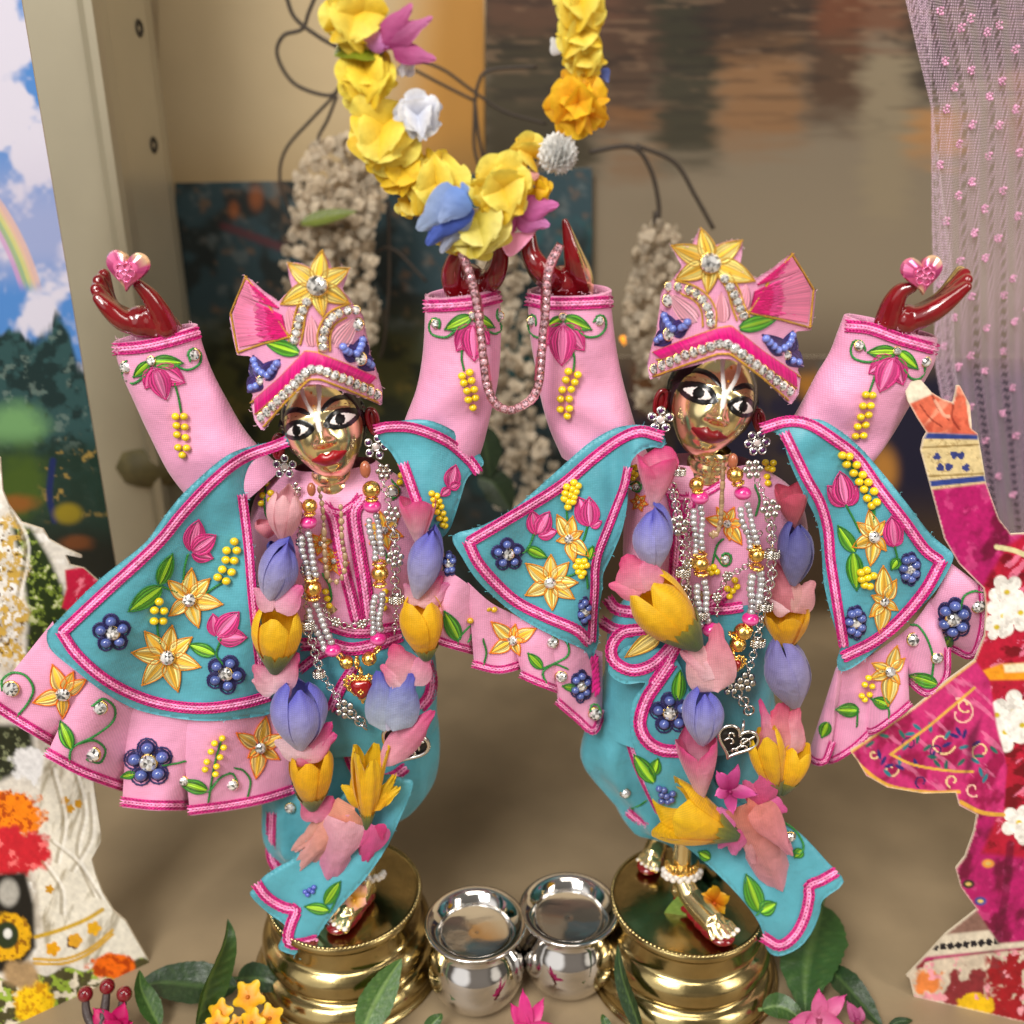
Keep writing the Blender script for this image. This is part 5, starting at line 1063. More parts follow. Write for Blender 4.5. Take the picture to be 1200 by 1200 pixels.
g = mot(rs[1], rA, 'c'); g('scroll_motif', O('scroll', (270,980, 285,920, 370,875, 440,820, 448,765, 405,730, 365,755), (390, 766), 28), O('scroll', (310,905, 370,893, 412,930, 392,978, 345,970), (362, 948), 30), O('leaf', (278, 925), (236, 818)))
g = mot(rs[2], rA, 'c'); g('blue_flower_motif', O('blue', (580, 980), 92), O('leaf', (528, 1022), (474, 1035)), O('stem', 640,990, 690,982, 722,974))
g = mot(rs[3], rA, 'c'); g('bead_spray', O('stem', 815,1130, 830,1030, 845,960, 862,900), O('beads', 868,884, 838,904, 874,920, 824,936, 860,958, 808,976, 846,994, 801,1006, 842,1024), O('leaf', (810, 1088), (700, 1055)), O('scroll', (820,1090, 860,1040, 905,1022, 925,1050), (908, 1068), 24))
g('star_motif', O('star', (1015, 922), (1040,800, 1105,870, 1090,965, 1000,1040, 970,960, 925,865), 26, out=lin(228, 110, 16), fill=lin(240, 200, 120)), O('stem', 968,1112, 978,1050, 950,1010, 922,1002))
e = Emb(rs[3], 'c'); e.stone(e.z(716, 1052), 6); e.build('rhinestone', rA)
# blue cape over that arm
cap = np.array([(335, 512), (320, 517), (280, 527), (253, 543), (213, 580), (187, 613), (168, 638), (114, 681), (66, 729), (55, 742), (60, 762), (90, 787), (120, 810), (156, 830), (195, 840), (240, 845), (285, 842), (322, 832), (316, 790), (308, 740), (302, 690), (297, 640), (291, 590), (286, 574), (288, 556), (297, 540), (318, 530), (338, 524)], float)
fCA = Surf(lambda q: yA(q) + .004 * ss(40, 0, np.hypot(q[:, 0] - 286, (q[:, 1] - 560) * .8)) * 0 - .0025 * ss(30, 0, np.abs(q[:, 0] - 268 + (q[:, 1] - 560) * .0)) * ss(640, 560, q[:, 1]))
CAPES = []
cA = sheet('cape', cap, fCA, 'blue_satin', A, step=3.2, thick=.0011, roll=5, rollr=.0009, n=4)
e = Emb(fCA); e.braid([(334, 518), (322, 523), (283, 538), (248, 566), (214, 602), (182, 640), (120, 697), (74, 740)], 13); e.build('cape_trim', cA); e = Emb(fCA); e.braid([(72, 741), (90, 767), (120, 794), (156, 814), (195, 826), (240, 830), (285, 824), (314, 816)], 13); e.build('cape_trim', cA); e = Emb(fCA); e.braid([(284, 582), (291, 640), (296, 700), (302, 755), (306, 790)], 11); e.build('cape_trim', cA)
g = mot(fCA, cA, 'c')
g('tulip_motif', O('stem', 733,170, 722,215, 716,272), O('tulip', (748, 158), (776,32, 842,92, 830,180)))
g('star_motif', O('star', (736, 343), (748,222, 818,262, 868,360, 775,450, 662,405, 657,268), 28), O('stem', 632,290, 655,300, 690,312))
g('star_motif', O('star', (651, 568), (672,445, 748,490, 782,605, 695,700, 556,676, 516,550, 566,468), 31), O('stem', 615,440, 618,480, 626,512))
g('blue_flower_motif', O('blue', (437, 473), 72)); g('blue_flower_motif', O('blue', (880, 634), 74, rot=.1))
g('leaf_motif', O('leaf', (622, 284), (674, 165))); g('leaf_motif', O('leaf', (632, 292), (503, 388))); g('leaf_motif', O('leaf', (838, 556), (738, 518)), O('stem', 862,500, 845,555, 868,590))
g('tulip_motif', O('tulip', (845, 486), (832,400, 932,392, 962,490)))
g('bead_spray', O('stem', 880,270, 845,290, 805,318), O('beads', 915,115, 885,150, 925,150, 882,187, 915,190, 868,224, 905,235, 850,255, 884,270, r=5)); g('bead_spray', O('beads', 622,350, 603,384, 640,386, 602,426, 637,426, r=5))
fuzz('loose_threads', smooth(cap, 4, True), fCA, lin(110, 200, 214), cA, 70, 4.5)
# small cape over the other shoulder
fCR = Surf(lambda q: -.0095 + .010 * ss(500, 575, q[:, 0]) - .0012 * np.sin(q[:, 1] / 22))
capr = np.array([(442, 503), (465, 494), (500, 492), (532, 505), (558, 527), (567, 542), (562, 549), (548, 560), (541, 580), (533, 605), (526, 622), (514, 632), (503, 622), (492, 603), (482, 580), (472, 555), (458, 530), (446, 518)], float)
cR = sheet('cape', capr, fCR, 'blue_satin', A, step=3.2, thick=.0011, roll=5, rollr=.0009, n=4)
e = Emb(fCR, 'b'); e.braid(e.z(655,800, 700,790, 780,790, 860,812, 950,855, 1030,925, 1062,968), 12); e.build('cape_trim', cR); e = Emb(fCR, 'b'); e.braid(z('d', 738,90, 760,150, 785,220, 812,290), 12); e.build('cape_trim', cR)
mot(fCR, cR, 'd')('tulip_motif', O('tulip', (935, 190), (960,92, 978,170, 898,222))); mot(fCR, cR, 'd')('bead_spray', O('beads', 858,212, 880,222, 866,238, 890,245, 872,262, 898,268, 880,290, 906,296, 890,318, 914,322, 904,345, 915,350, r=4))
# waist sash, lower cloth
wA, fW = tubecloth('waist_sash', [(312, 722), (302, 780), (310, 860)], [(492, 712), (510, 770), (512, 850)], .004, .52, 'blue_satin', A, n=26, wr=.0004, open_top=False, seed=2)
e = Emb(fW, 'd'); e.braid(e.z(310,855, 420,855, 520,875, 640,850, 720,820), 15); e.build('sash_trim', wA); e = Emb(fW, 'd'); e.braid(e.z(430,775, 520,800, 620,798, 715,785), 15); e.build('sash_trim', wA); e = Emb(fW, 'd'); e.braid(e.z(300,960, 380,900, 440,880), 11); e.build('sash_trim', wA); e = Emb(fW, 'd'); e.braid(e.z(430,1130, 470,1040, 520,960), 13); e.build('sash_trim', wA); e = Emb(fW, 'd'); e.braid(e.z(840,940, 858,1000, 850,1070, 815,1120), 14); e.build('sash_trim', wA)
dA, fD = tubecloth('dhoti', [(318, 800), (310, 870), (307, 940), (310, 985), (335, 1010)], [(500, 790), (514, 850), (512, 905), (492, 938), (458, 962)], .006, .48, 'blue_satin', A, n=34, wr=.0008, open_top=False, fold=.0016, seed=8)
e = Emb(fD, 'e'); e.braid(e.z(165,530, 162,620, 165,700, 185,745), 12); e.build('dhoti_trim', dA); e = Emb(fD, 'e'); e.braid(e.z(455,150, 470,240, 490,320, 540,400), 15); e.build('dhoti_trim', dA); e = Emb(fD, 'e'); e.braid(e.z(620,390, 660,375, 700,345), 13); e.build('dhoti_trim', dA)
mot(fD, dA, 'e')('bead_cluster', O('beads', 690,430, 700,455, 670,470, 660,500, 682,505, 655,530, r=4, col=lin(90, 100, 200)), O('stone', z('e', 683, 470)[0], 6)); mot(fD, dA, 'e')('rhinestone', O('stone', z('e', 240, 505)[0], 7))
fF = Surf(lambda q: -.0125 - .0085 * ss(900, 1110, q[:, 1]) + .0008 * np.sin((q[:, 0] * .8 + q[:, 1] * .6) / 14))
flp = z('e', 700,385, 735,400, 715,470, 680,550, 635,650, 560,765, 500,835, 430,910, 365,995, 340,1050, 318,1098, 300,1104, 196,1074, 205,1030, 222,985, 205,962, 150,925, 78,852, 105,820, 130,782, 190,740, 260,700, 330,600, 450,450, 600,370)
lA = sheet('sash_end', flp, fF, 'blue_satin', A, step=3.2, thick=.0011, roll=4, rollr=.0008, n=3)
fuzz('loose_threads', smooth(flp, 3, True), fF, lin(110, 200, 214), lA, 40, 4.5)
e = Emb(fF, 'e'); e.braid(e.z(108,812, 135,850, 170,880, 220,905, 262,915, 245,965, 232,1015, 240,1048, 290,1048, 342,1035), 13); e.build('sash_trim', lA)
g = mot(fF, lA, 'e'); g('leaf_motif', O('leaf', (395, 915), (300, 900)), O('leaf', (380, 890), (440, 800)), O('stem', 400,920, 420,880, 430,840)); g('bead_cluster', O('beads', 300,840, 318,832, 335,822, 310,852, 330,840, r=3.4, col=lin(80, 92, 180)))
brass_base(A, ca, 0)
foot(A, (432, 1046), (394, 1084), 17); foot(A, (372, 1030), (352, 1062), 14)
mb = MB()
for i in range(16): a = i / 15 * math.pi; ball(mb, G(432 + 19 * math.cos(a), 1046 + 8 * math.sin(a), .0294) + np.array([0, 0, .007 + .001 * (i % 2)]), .0009, lin(226, 220, 214))
mb.build('anklet', 'bead', A)
# ================================================================== FIGURE at right
cb = G(806, 1052, .027); cb[2] = 0
B = empty('deity_figurine', cb); tag(B, 'dressed brass figurine at right with a pink rosebud hanging over its blue sash end', 'figurine', 'pair of dressed brass figurines with raised arms')
HB = Head(P1(832, 479, 0.), math.radians(-17), math.radians(-3), math.radians(-15), .000226)
mb = MB(); HB.skull(mb)
nk = P1(822, 562, .002)
lathe(mb, nk + np.array([0, 0, -.0035]), [(r, h) for r, h in [(a[0], .0125 - a[1]) for a in rp]], 36, axis=(.16, -.05, 1))
tube(mb, [P1(822, 580, .004), P1(820, 680, .006), P1(815, 800, .006), P1(812, 900, .006), P1(808, 950, .008)], [.009, .0125, .011, .009, .006], ns=16)
mb.build('body', 'brass', B)
HB.face(B, lin(120, 10, 22))
mb = MB(); ball(mb, HB.w(0., 13., 13.), np.array([.0115, .010, .0128]), big=True); mb.build('hair', 'hair', B)
ear(B, (774, 472), .003, math.radians(-10), 16, 9); ear(B, (889, 493), .004, math.radians(14), 14, 7)
earring(B, (774, 492), -.004, 16.5, .28); earring(B, (887, 519), -.004, 16, .1, 6)
_a = np.array([(377.5, 293), (359, 411), (439.6, 442), (295, 471), (286.5, 322.5), (308, 503), (447, 475.6), (269, 366)], float)
_b = np.array([(833.7, 272.5), (857.5, 386), (767, 410), (935, 445), (918.7, 296), (937.5, 475), (752.5, 441), (952, 328)], float)
_m, *_ = np.linalg.lstsq(np.concatenate([_a, np.ones((8, 1))], 1), _b, rcond=None)
xfB = lambda q: np.concatenate([np.asarray(q, float), np.ones((len(q), 1))], 1) @ _m
turban(B, xfB, 853, -.0120, P1(850, 374, .013))

sBL, fBL = tubecloth('sleeve', z('p', 590,480, 595,560, 600,660, 615,770, 640,900, 660,1020, 700,1160, 760,1300), z('p', 1015,470, 1015,560, 1028,680, 1045,800, 1070,920, 1105,1050, 1145,1180, 1200,1300), .004, .8, 'pink_satin', B, wr=.0008, seed=6)
cuff(fBL, sBL, z('p', 592,520, 700,538, 850,538, 1010,530), 14)
sleeve_motif(fBL, sBL, 'p', (770, 606), (692, 652), (912, 668), (770, 640), (692,742, 765,848, 875,772), (820,770, 828,820, 824,872),
    (797,880, 845,897, 784,922, 830,934, 766,972, 812,970, 758,1018, 802,1018, 757,1070, 803,1066, 792,1104), (614, 628), (690,690, 650,710, 610,690, 594,640, 605,600, 630,605, 635,640), (952, 626), (840,670, 890,705, 950,700, 985,660, 980,610, 950,600, 930,625), 22)
sBR, fBR = tubecloth('sleeve', z('j', 360,480, 330,560, 290,660, 230,760, 170,880, 110,980, 60,1060), z('j', 790,580, 780,680, 730,780, 660,900, 590,1020, 510,1130, 430,1230), .004, .55, 'pink_satin', B, wr=.0008, seed=11)
cuff(fBR, sBR, z('j', 372,528, 480,540, 620,590, 788,638), 14)
sleeve_motif(fBR, sBR, 'j', (607, 645), (468, 652), (702, 728), (588, 672), (475,748, 525,835, 632,802), (500,765, 490,795, 478,830),
    (458,850, 490,853, 445,903, 482,902, 435,955, 472,945, 420,1000, 458,992, 410,1045, 448,1042), (429, 620), (540,680, 470,697, 405,680, 388,640, 405,600, 440,605, 455,635), (742, 697), (640,735, 670,772, 710,775, 735,745, 735,700, 748,680), 22)
# hands
mb = MB(); sausage(mb, z('p', 800,600, 795,530, 765,440), [19, 22, 21], [.006, .0055, .003])
for i in range(4): sausage(mb, z('p', 760,440, 670,400 - 8 * i, 610,310 - 8 * i, 566 + 12 * i,222 - 10 * i), [15, 12.5, 10.5, 7], [.004, .003 - .0022 * i, .004 - .0024 * i, .005 - .0026 * i])
sausage(mb, z('p', 850,480, 850,400, 822,290, 780,128), [17, 16, 11, 4], [.005, .002, -.001, -.002])
fuse(mb, 'hand', ['enamel', 'brass'], B, .00035, 5, lambda fc: (proj(fc) @ np.array([.96, -.28])) > (lambda e_: e_[0] * .96 - e_[1] * .28)(z('p', 872, 372)[0]))
mb = MB(); sausage(mb, z('j', 600,600, 620,530, 640,500), [21, 21, 18], [.004, .002, 0])
for i, (tx, ty, dy, r) in enumerate(((900, 272, .0034, 6.4), (922, 285, .0014, 6.8), (932, 312, -.0008, 6.8), (930, 345, -.0030, 6.2))):
    sausage(mb, z('j', 630,500, 720,470 + 5 * i, 820,400 + 10 * i, tx, ty), [15, 13, 11, r], [.001, dy * .6, dy, dy])
sausage(mb, z('j', 560,510, 585,430, 620,370, 672,345), [15, 13, 10, 7], [0, -.001, -.002, -.003])
fuse(mb, 'hand', ['enamel', 'brass'], B, .00035, 5, lambda fc: (fc[:, 1] > .0022) & (fc[:, 0] > P1(1100, 330, 0)[0]))
bB, fB = tubecloth('bodice', [(775, 538), (738, 570), (730, 640), (735, 700), (748, 745)], [(880, 540), (935, 580), (946, 645), (925, 690), (905, 745)], .0045, .46, 'pink_satin', B, n=30, wr=.0004, open_top=False, seed=15)
e = Emb(fB, 'h'); e.braid(e.z(420,200, 440,260, 460,380, 450,520, 440,640), 15); e.build('placket_trim', bB); e = Emb(fB, 'h'); e.braid(e.z(520,240, 510,330, 500,420), 13); e.build('placket_trim', bB); e = Emb(fB, 'h'); e.braid(e.z(410,225, 470,255, 540,250, 600,225, 650,195), 9); e.build('placket_trim', bB)
g = mot(fB, bB, 'h'); g('star_motif', O('star', (690, 375), (640,300, 720,300, 770,370, 755,470, 700,450, 590,350), 20, out=lin(226, 120, 20)))
g('bead_spray', O('beads', 245,95, 262,110, 240,130, 258,145, 245,160)); g('bead_spray', O('beads', 868,88, 905,90, 880,115, 900,120, 875,155, 880,185)); g('scroll_motif', O('scroll', (620,560, 640,480, 665,450)), O('scroll', (640,530, 670,570, 700,560, 705,525, 675,515, 660,545), (680, 545), 22)); g('stem_motif', O('scroll', (820,200, 840,260, 825,330))); g('scroll_motif', O('scroll', (240,190, 265,180, 285,200, 270,225, 245,215), (262, 203), 18)); g('star_motif', O('star', (275, 275), 40, 8, .2, out=lin(226, 110, 20)))
g('bead_spray', O('beads', 600,585, 625,578, 612,605, 640,600, 690,680, 715,690, 735,670, 700,715, 725,640))
# ruffles
yB = lambda q: -.0075 - .006 * ss(700, 520, q[:, 0]) + .0018 * np.sin(q[:, 0] / 24 + q[:, 1] / 50) - .0012 * np.sin(np.clip((q[:, 1] - 500) / 270, 0, 1) * math.pi)
ruB = lambda q: yB(q) + .0034
rB, rs = ruffle('sleeve_ruffle', B, [
    ([(512, 668), (530, 672), (556, 690)], [(496, 748), (520, 758), (560, 769)], .7),
    ([(548, 682), (575, 706), (606, 722)], [(556, 784), (586, 790), (618, 782)], 1.),
    ([(592, 715), (625, 732), (660, 746)], [(613, 796), (635, 806), (662, 816)], 1.),
    ([(640, 738), (672, 752), (706, 764)], [(655, 828), (676, 846), (696, 862), (706, 840)], .8)], ruB, 9)
rsm = Surf(lambda q: np.minimum.reduce([a.d(q) for a in rs]))
g = mot(rs[0], rB, 't'); g('leaf_motif', O('leaf', (250, 560), (175, 415)), O('stem', 240,580, 250,545, 300,490)); g('bead_spray', O('beads', 305,460, 332,432, 375,412, 402,428, 424,404, 368,460, 345,445, 395,400, r=4.2, col=lin(206, 160, 30))); g('blue_flower_motif', O('blue', (200, 175), 62, 5, .5)); g('scroll_motif', O('scroll', (300,560, 320,520, 350,510, 365,540), (345, 545), 20))
g = mot(rsm, rB, 't'); g('star_motif', O('star', (518, 560), (412,468, 530,480, 632,500, 575,555, 552,632, 405,622), 27, out=lin(226, 120, 14)), O('stem', 372,680, 385,620, 370,560))
g('scroll_motif', O('scroll', (690,780, 670,720, 720,680, 790,640, 798,590, 765,545, 720,535), (718, 570), 30), O('leaf', (665, 700), (595, 625)), O('stem', 670,700, 730,680, 790,700), O('stone', z('t', 762, 742)[0], 7))
g('blue_flower_motif', O('blue', (862, 790), 80, 6, .65), O('leaf', (835, 800), (770, 790)), O('stone', z('t', 932, 930)[0], 8), O('scroll', (905,930, 915,885, 945,885, 960,915)))
e = Emb(rsm, 't'); 
for q in ((915,660, 925,720, 925,800), (940,660, 945,730, 950,810), (930,650, 935,740, 938,820)): e.rope(e.z(*q), 5, MAG, .0006)
e.build('frayed_thread', rB)
yBR = lambda q: -.0070 - .004 * ss(900, 1110, q[:, 0]) + .0017 * np.sin(q[:, 0] / 20 + q[:, 1] / 40) - .0012 * np.sin(np.clip((q[:, 1] - 490) / 280, 0, 1) * math.pi)
ruR = lambda q: yBR(q) + .0045
rR, rs = ruffle('sleeve_ruffle', B, [
    ([(1108, 655), (1100, 690), (1085, 712)], [(1154, 690), (1155, 735), (1142, 772), (1118, 764)], .8),
    ([(1092, 700), (1072, 728), (1050, 748)], [(1112, 766), (1110, 800), (1088, 818), (1064, 800)], 1.),
    ([(1062, 738), (1030, 762), (1008, 776)], [(1066, 830), (1048, 845), (1020, 862), (1002, 850)], 1.),
    ([(1024, 760), (1004, 772), (986, 784)], [(1020, 862), (998, 882), (972, 896), (966, 886)], .7),
    ([(990, 772), (984, 776), (979, 784)], [(974, 876), (966, 896), (955, 897), (945, 890)], .8)], ruR, 8)
rsm = Surf(lambda q: np.minimum.reduce([a.d(q) for a in rs]))
g = mot(rs[0], rR, 'k'); g('blue_flower_motif', O('blue', (918, 842), 84, 6, .8), O('leaf', (905, 915), (868, 975), 6), O('scroll', (945,800, 960,750, 1000,730, 1035,735), (1018, 790), 28))
g = mot(rs[1], rR, 'k'); g('scroll_motif', O('scroll', (830,1080, 835,1000, 810,920, 775,870, 750,865), (758, 925), 28), O('leaf', (852, 1105), (738, 1068)), O('stone', z('k', 852, 1000)[0], 7))
g = mot(rsm, rR, 'k'); g('star_motif', O('star', (665, 1055), (690,950, 720,1000, 700,1100, 655,1190, 580,1080, 590,1020), 24)); g('bead_spray', O('beads', 575,1078, 560,1105, 590,1112, 548,1150, 580,1145, 560,1165, r=4.2)); g('leaf_motif', O('leaf', (660, 1190), (590, 1165), 6))
g = mot(rsm, rR, 'l'); g('leaf_motif', O('leaf', (305, 150), (228, 148), 7), O('stem', 300,150, 298,200), O('leaf', (200, 190), (180, 240), 6), O('stem', 345,110, 400,140, 405,190))
# capes
capb = z('g', 120,712, 250,668, 400,588, 540,470, 690,335, 780,262, 880,208, 960,192, 1040,196, 1090,215, 1120,262, 1105,300, 1060,296, 1010,312, 968,350, 950,400, 945,480, 938,580, 915,690, 870,800, 828,890, 826,950, 815,1010, 806,1080, 806,1200, 775,1300, 765,1296, 735,1245, 600,1185, 450,1105, 330,1012, 230,912, 165,810)
fBC = Surf(lambda q: yB(q) - .0022 * ss(26, 0, np.abs(q[:, 0] - 738)) * ss(640, 540, q[:, 1]) + .0022 * np.exp(-((q[:, 0] - 708 + .12 * (q[:, 1] - 700)) / 14) ** 2))
cB = sheet('cape', capb, fBC, 'blue_satin', B, step=3.2, thick=.0011, roll=5, rollr=.0009, n=3)
e = Emb(fBC, 'g'); e.braid(e.z(1100,245, 1000,222, 900,262, 780,350, 640,470, 500,562, 350,652, 205,738), 13); e.build('cape_trim', cB); e = Emb(fBC, 'g'); e.braid(e.z(195,742, 240,835, 320,930, 420,1020, 560,1092, 700,1152, 760,1210), 13); e.build('cape_trim', cB); e = Emb(fBC, 'g'); e.braid(e.z(942,400, 925,480, 895,560, 848,680, 805,790, 790,870, 788,960, 780,1080, 774,1200), 10); e.build('cape_trim', cB)
fuzz('loose_threads', smooth(capb, 3, True), fBC, lin(110, 200, 214), cB, 70, 4.5)
g = mot(fBC, cB, 'g')
g('bead_spray', O('stem', 655,585, 658,620, 660,655), O('beads', 690,462, 656,482, 710,478, 682,492, 650,512, 700,505, 672,520, 645,538, 690,530, 665,552, 685,552, 662,577, r=4.6))
g('tulip_motif', O('stem', 502,705, 490,740, 472,775), O('tulip', (520, 708), (494,596, 574,600, 608,690))); g('tulip_motif', O('stem', 752,672, 745,700, 735,730), O('tulip', (768, 668), (713,532, 762,532, 818,645)))
g('star_motif', O('star', (668, 727), (612,615, 684,622, 728,690, 758,805, 690,832, 612,735), 22)); g('star_motif', O('star', (579, 933), (582,802, 664,838, 706,930, 690,1005, 590,1058, 464,990, 466,843), 29))
g('blue_flower_motif', O('blue', (381, 799), 74)); g('blue_flower_motif', O('blue', (741, 1066), 66, 6, .45)); g('leaf_motif', O('leaf', (470, 770), (562, 812)), O('stem', 455,790, 480,768)); g('bead_spray', O('stem', 640,906, 680,896, 712,880), O('beads', 712,832, 738,830, 700,855, 728,855, 750,850, 712,880, 735,885, 725,900, r=4.4), O('stem', 748,890, 752,920, 755,950)); g('leaf_motif', O('leaf', (760, 822), (778, 762), 4))
capr = z('k', 140,82, 200,52, 290,40, 370,38, 440,70, 540,150, 640,265, 740,390, 820,495, 880,548, 916,582, 904,630, 850,722, 780,802, 700,880, 600,970, 520,1032, 462,1052, 448,1005, 462,950, 432,850, 396,700, 386,560, 368,450, 320,350, 262,222, 232,130, 205,95)
fBD = Surf(lambda q: yBR(q) - .0026 * np.exp(-((q[:, 0] - 930) ** 2 + (q[:, 1] - 520) ** 2) / 900) + .0012 * np.exp(-((q[:, 0] - 960) ** 2 + (q[:, 1] - 535) ** 2) / 300))
cD = sheet('cape', capr, fBD, 'blue_satin', B, step=3.2, thick=.0011, roll=5, rollr=.0009, n=3)
e = Emb(fBD, 'k'); e.braid(e.z(150,75, 250,47, 340,60, 440,122, 530,195, 620,320, 720,450, 800,560, 858,605), 13); e.build('cape_trim', cD); e = Emb(fBD, 'k'); e.braid(e.z(868,608, 800,730, 700,848, 600,930, 478,992), 14); e.build('cape_trim', cD); e = Emb(fBD, 'k'); e.braid(e.z(240,98, 280,180, 332,285, 382,375, 412,480, 422,600, 440,720, 460,850, 475,945), 12); e.build('cape_trim', cD)
fuzz('loose_threads', smooth(capr, 3, True), fBD, lin(110, 200, 214), cD, 60, 4.5)
g = mot(fBD, cD, 'k')
g('bead_spray', O('stem', 480,185, 540,280, 590,400, 598,450), O('beads', 470,184, 498,188, 487,220, 528,222, 515,255, 552,262, 538,290, 575,292, 557,320, 598,328, 570,356, 608,372, 588,386, r=5))
g('tulip_motif', O('stem', 488,390, 510,430, 538,485), O('tulip', (486, 386), (412,308, 461,250, 527,306)))
g('star_motif', O('star', (601, 512), (577,405, 638,450, 645,565, 584,625, 512,552, 532,455), 25), O('stem', 598,400, 600,430)); g('tulip_motif', O('stem', 682,555, 690,590, 695,615), O('tulip', (680, 550), (652,490, 668,430, 698,478))); g('leaf_motif', O('leaf', (698, 600), (668, 642), 5))
g('blue_flower_motif', O('blue', (742, 640), 66, 7, .62)); g('leaf_motif', O('leaf', (520, 572), (453, 468))); g('leaf_motif', O('leaf', (514, 575), (528, 725)))
g('bead_spray', O('beads', 545,655, 568,645, 548,682, 572,675, 595,668, 560,705, 580,710, r=5)); g('star_motif', O('star', (640, 772), (634,630, 686,685, 692,805, 620,895, 582,832, 590,748), 20)); g('blue_flower_motif', O('blue', (524, 856), 68, 7, .6))
# waist, lower cloth
wB, fWB = tubecloth('waist_sash', [(742, 690), (714, 735), (708, 800), (700, 850)], [(918, 690), (912, 740), (905, 800), (900, 860)], .004, .5, 'blue_satin', B, n=26, wr=.0004, open_top=False, seed=22)
e = Emb(fWB, 'h'); e.braid(e.z(130,730, 170,775, 260,790, 400,790, 560,765, 660,720, 730,640), 14); e.build('sash_trim', wB); e = Emb(fWB, 'h'); e.braid(e.z(100,835, 160,870, 240,880), 14); e.build('sash_trim', wB); e = Emb(fWB, 'h'); e.braid(e.z(590,775, 680,775, 750,765), 13); e.build('sash_trim', wB)
dB, fDB = tubecloth('dhoti', [(712, 780), (695, 830), (680, 880), (690, 905), (716, 935), (736, 965), (782, 984), (792, 1008)], [(905, 800), (912, 860), (900, 910), (890, 950), (858, 980), (850, 1010)], .006, .46, 'blue_satin', B, n=34, wr=.0008, open_top=False, fold=.0020, seed=28)
e = Emb(fDB, 'i'); e.braid(e.z(205,60, 225,160, 258,270, 300,400, 345,500, 385,580), 11); e.build('dhoti_trim', dB); e = Emb(fDB, 'i'); e.braid(e.z(262,590, 320,640, 380,672, 440,685), 10); e.build('dhoti_trim', dB)
g = mot(fDB, dB, 'i'); g('rhinestone', O('stone', z('i', 250, 515)[0], 6.5), O('stem', 275,575, 310,560, 330,545)); 
fBF = Surf(lambda q: -.0125 - .0075 * ss(940, 1110, q[:, 1]) + .0008 * np.sin((q[:, 0] * .8 - q[:, 1] * .6) / 14))
fl = z('i', 200,-30, 250,-80, 330,-80, 420,-60, 470,0, 520,150, 560,330, 640,520, 760,560, 850,600, 960,680, 1062,790, 1128,870, 1045,940, 1032,990, 1000,1070, 945,1135, 862,1168, 815,1135, 790,1040, 705,925, 580,800, 450,690, 380,585, 330,480, 300,380, 268,260, 280,140, 330,70, 250,75, 190,40, 180,0)
lB = sheet('sash_end', fl, fBF, 'blue_satin', B, step=3.2, thick=.0011, roll=4, rollr=.0008, n=3)
e = Emb(fBF, 'i'); e.braid(e.z(806,1092, 870,1125, 930,1085, 970,1010, 988,930, 990,885, 1040,862, 1092,832), 13); e.build('sash_trim', lB); e = Emb(fBF, 'i'); e.braid(e.z(430,-5, 385,60, 335,135, 308,230, 335,300, 395,338, 470,345), 15); e.build('sash_trim', lB); e = Emb(fBF, 'i'); e.braid(z('h', 300,868, 200,885, 148,950, 160,1020, 240,1062, 330,1040, 400,980, 440,930), 14); e.build('sash_trim', lB); e = Emb(fBF, 'i'); e.braid(z('h', 452,950, 400,1040, 345,1120), 13); e.build('sash_trim', lB)
g = mot(fBF, lB, 'i'); g('blue_flower_motif', O('blue', (432, 192), 82)); g('leaf_motif', O('leaf', (460, 140), (470, 20))); g('leaf_motif', O('leaf', (365, 470), (285, 360)), O('leaf', (360, 440), (380, 375), 6)); g('bead_cluster', O('beads', 385,495, 405,500, 395,520, 415,525, 395,545, 420,548, 440,515, 435,540, r=4.6, col=BEADB))
g('leaf_motif', O('leaf', (790, 990), (735, 840), 10), O('leaf', (790, 990), (855, 955), 8), O('stem', 780,1000, 800,980)); g('scroll_motif', O('scroll', (870,620, 930,660, 965,720, 950,755, 910,740), (912, 690), 24), O('leaf', (960, 740), (930, 770), 5)); g('leaf_motif', O('leaf', (590, 775), (545, 750), 5))
e = Emb(fBF, 'h'); e.satin(e.z(365,895)[0], e.z(212,1000)[0], 9, [lin(226, 190, 90), lin(240, 215, 130)], 9, out=lin(190, 130, 20)); e.build('paisley_motif', lB)
brass_base(B, cb, 0)
foot(B, (796, 1050), (850, 1098), 17, lift=.006); foot(B, (776, 984), (758, 1016), 15)
mb = MB()
for i in range(16): a = i / 15 * math.pi; ball(mb, G(797 + 21 * math.cos(a), 1050 + 9 * math.sin(a), .0294) + np.array([0, 0, .0085 + .0012 * (i % 2)]), .0010, lin(230, 222, 214))
mb.mi = 0; mb.build('anklet', 'bead', B)
mb = MB(); 
for i in range(12): a = i / 11 * math.pi; ring(mb, G(797 + 17 * math.cos(a), 1050 + 8 * math.sin(a), .0294) + np.array([0, 0, .0115]), (math.cos(a), -.4, .2), .0013, .0003)
mb.build('anklet_chain', 'gold', B)
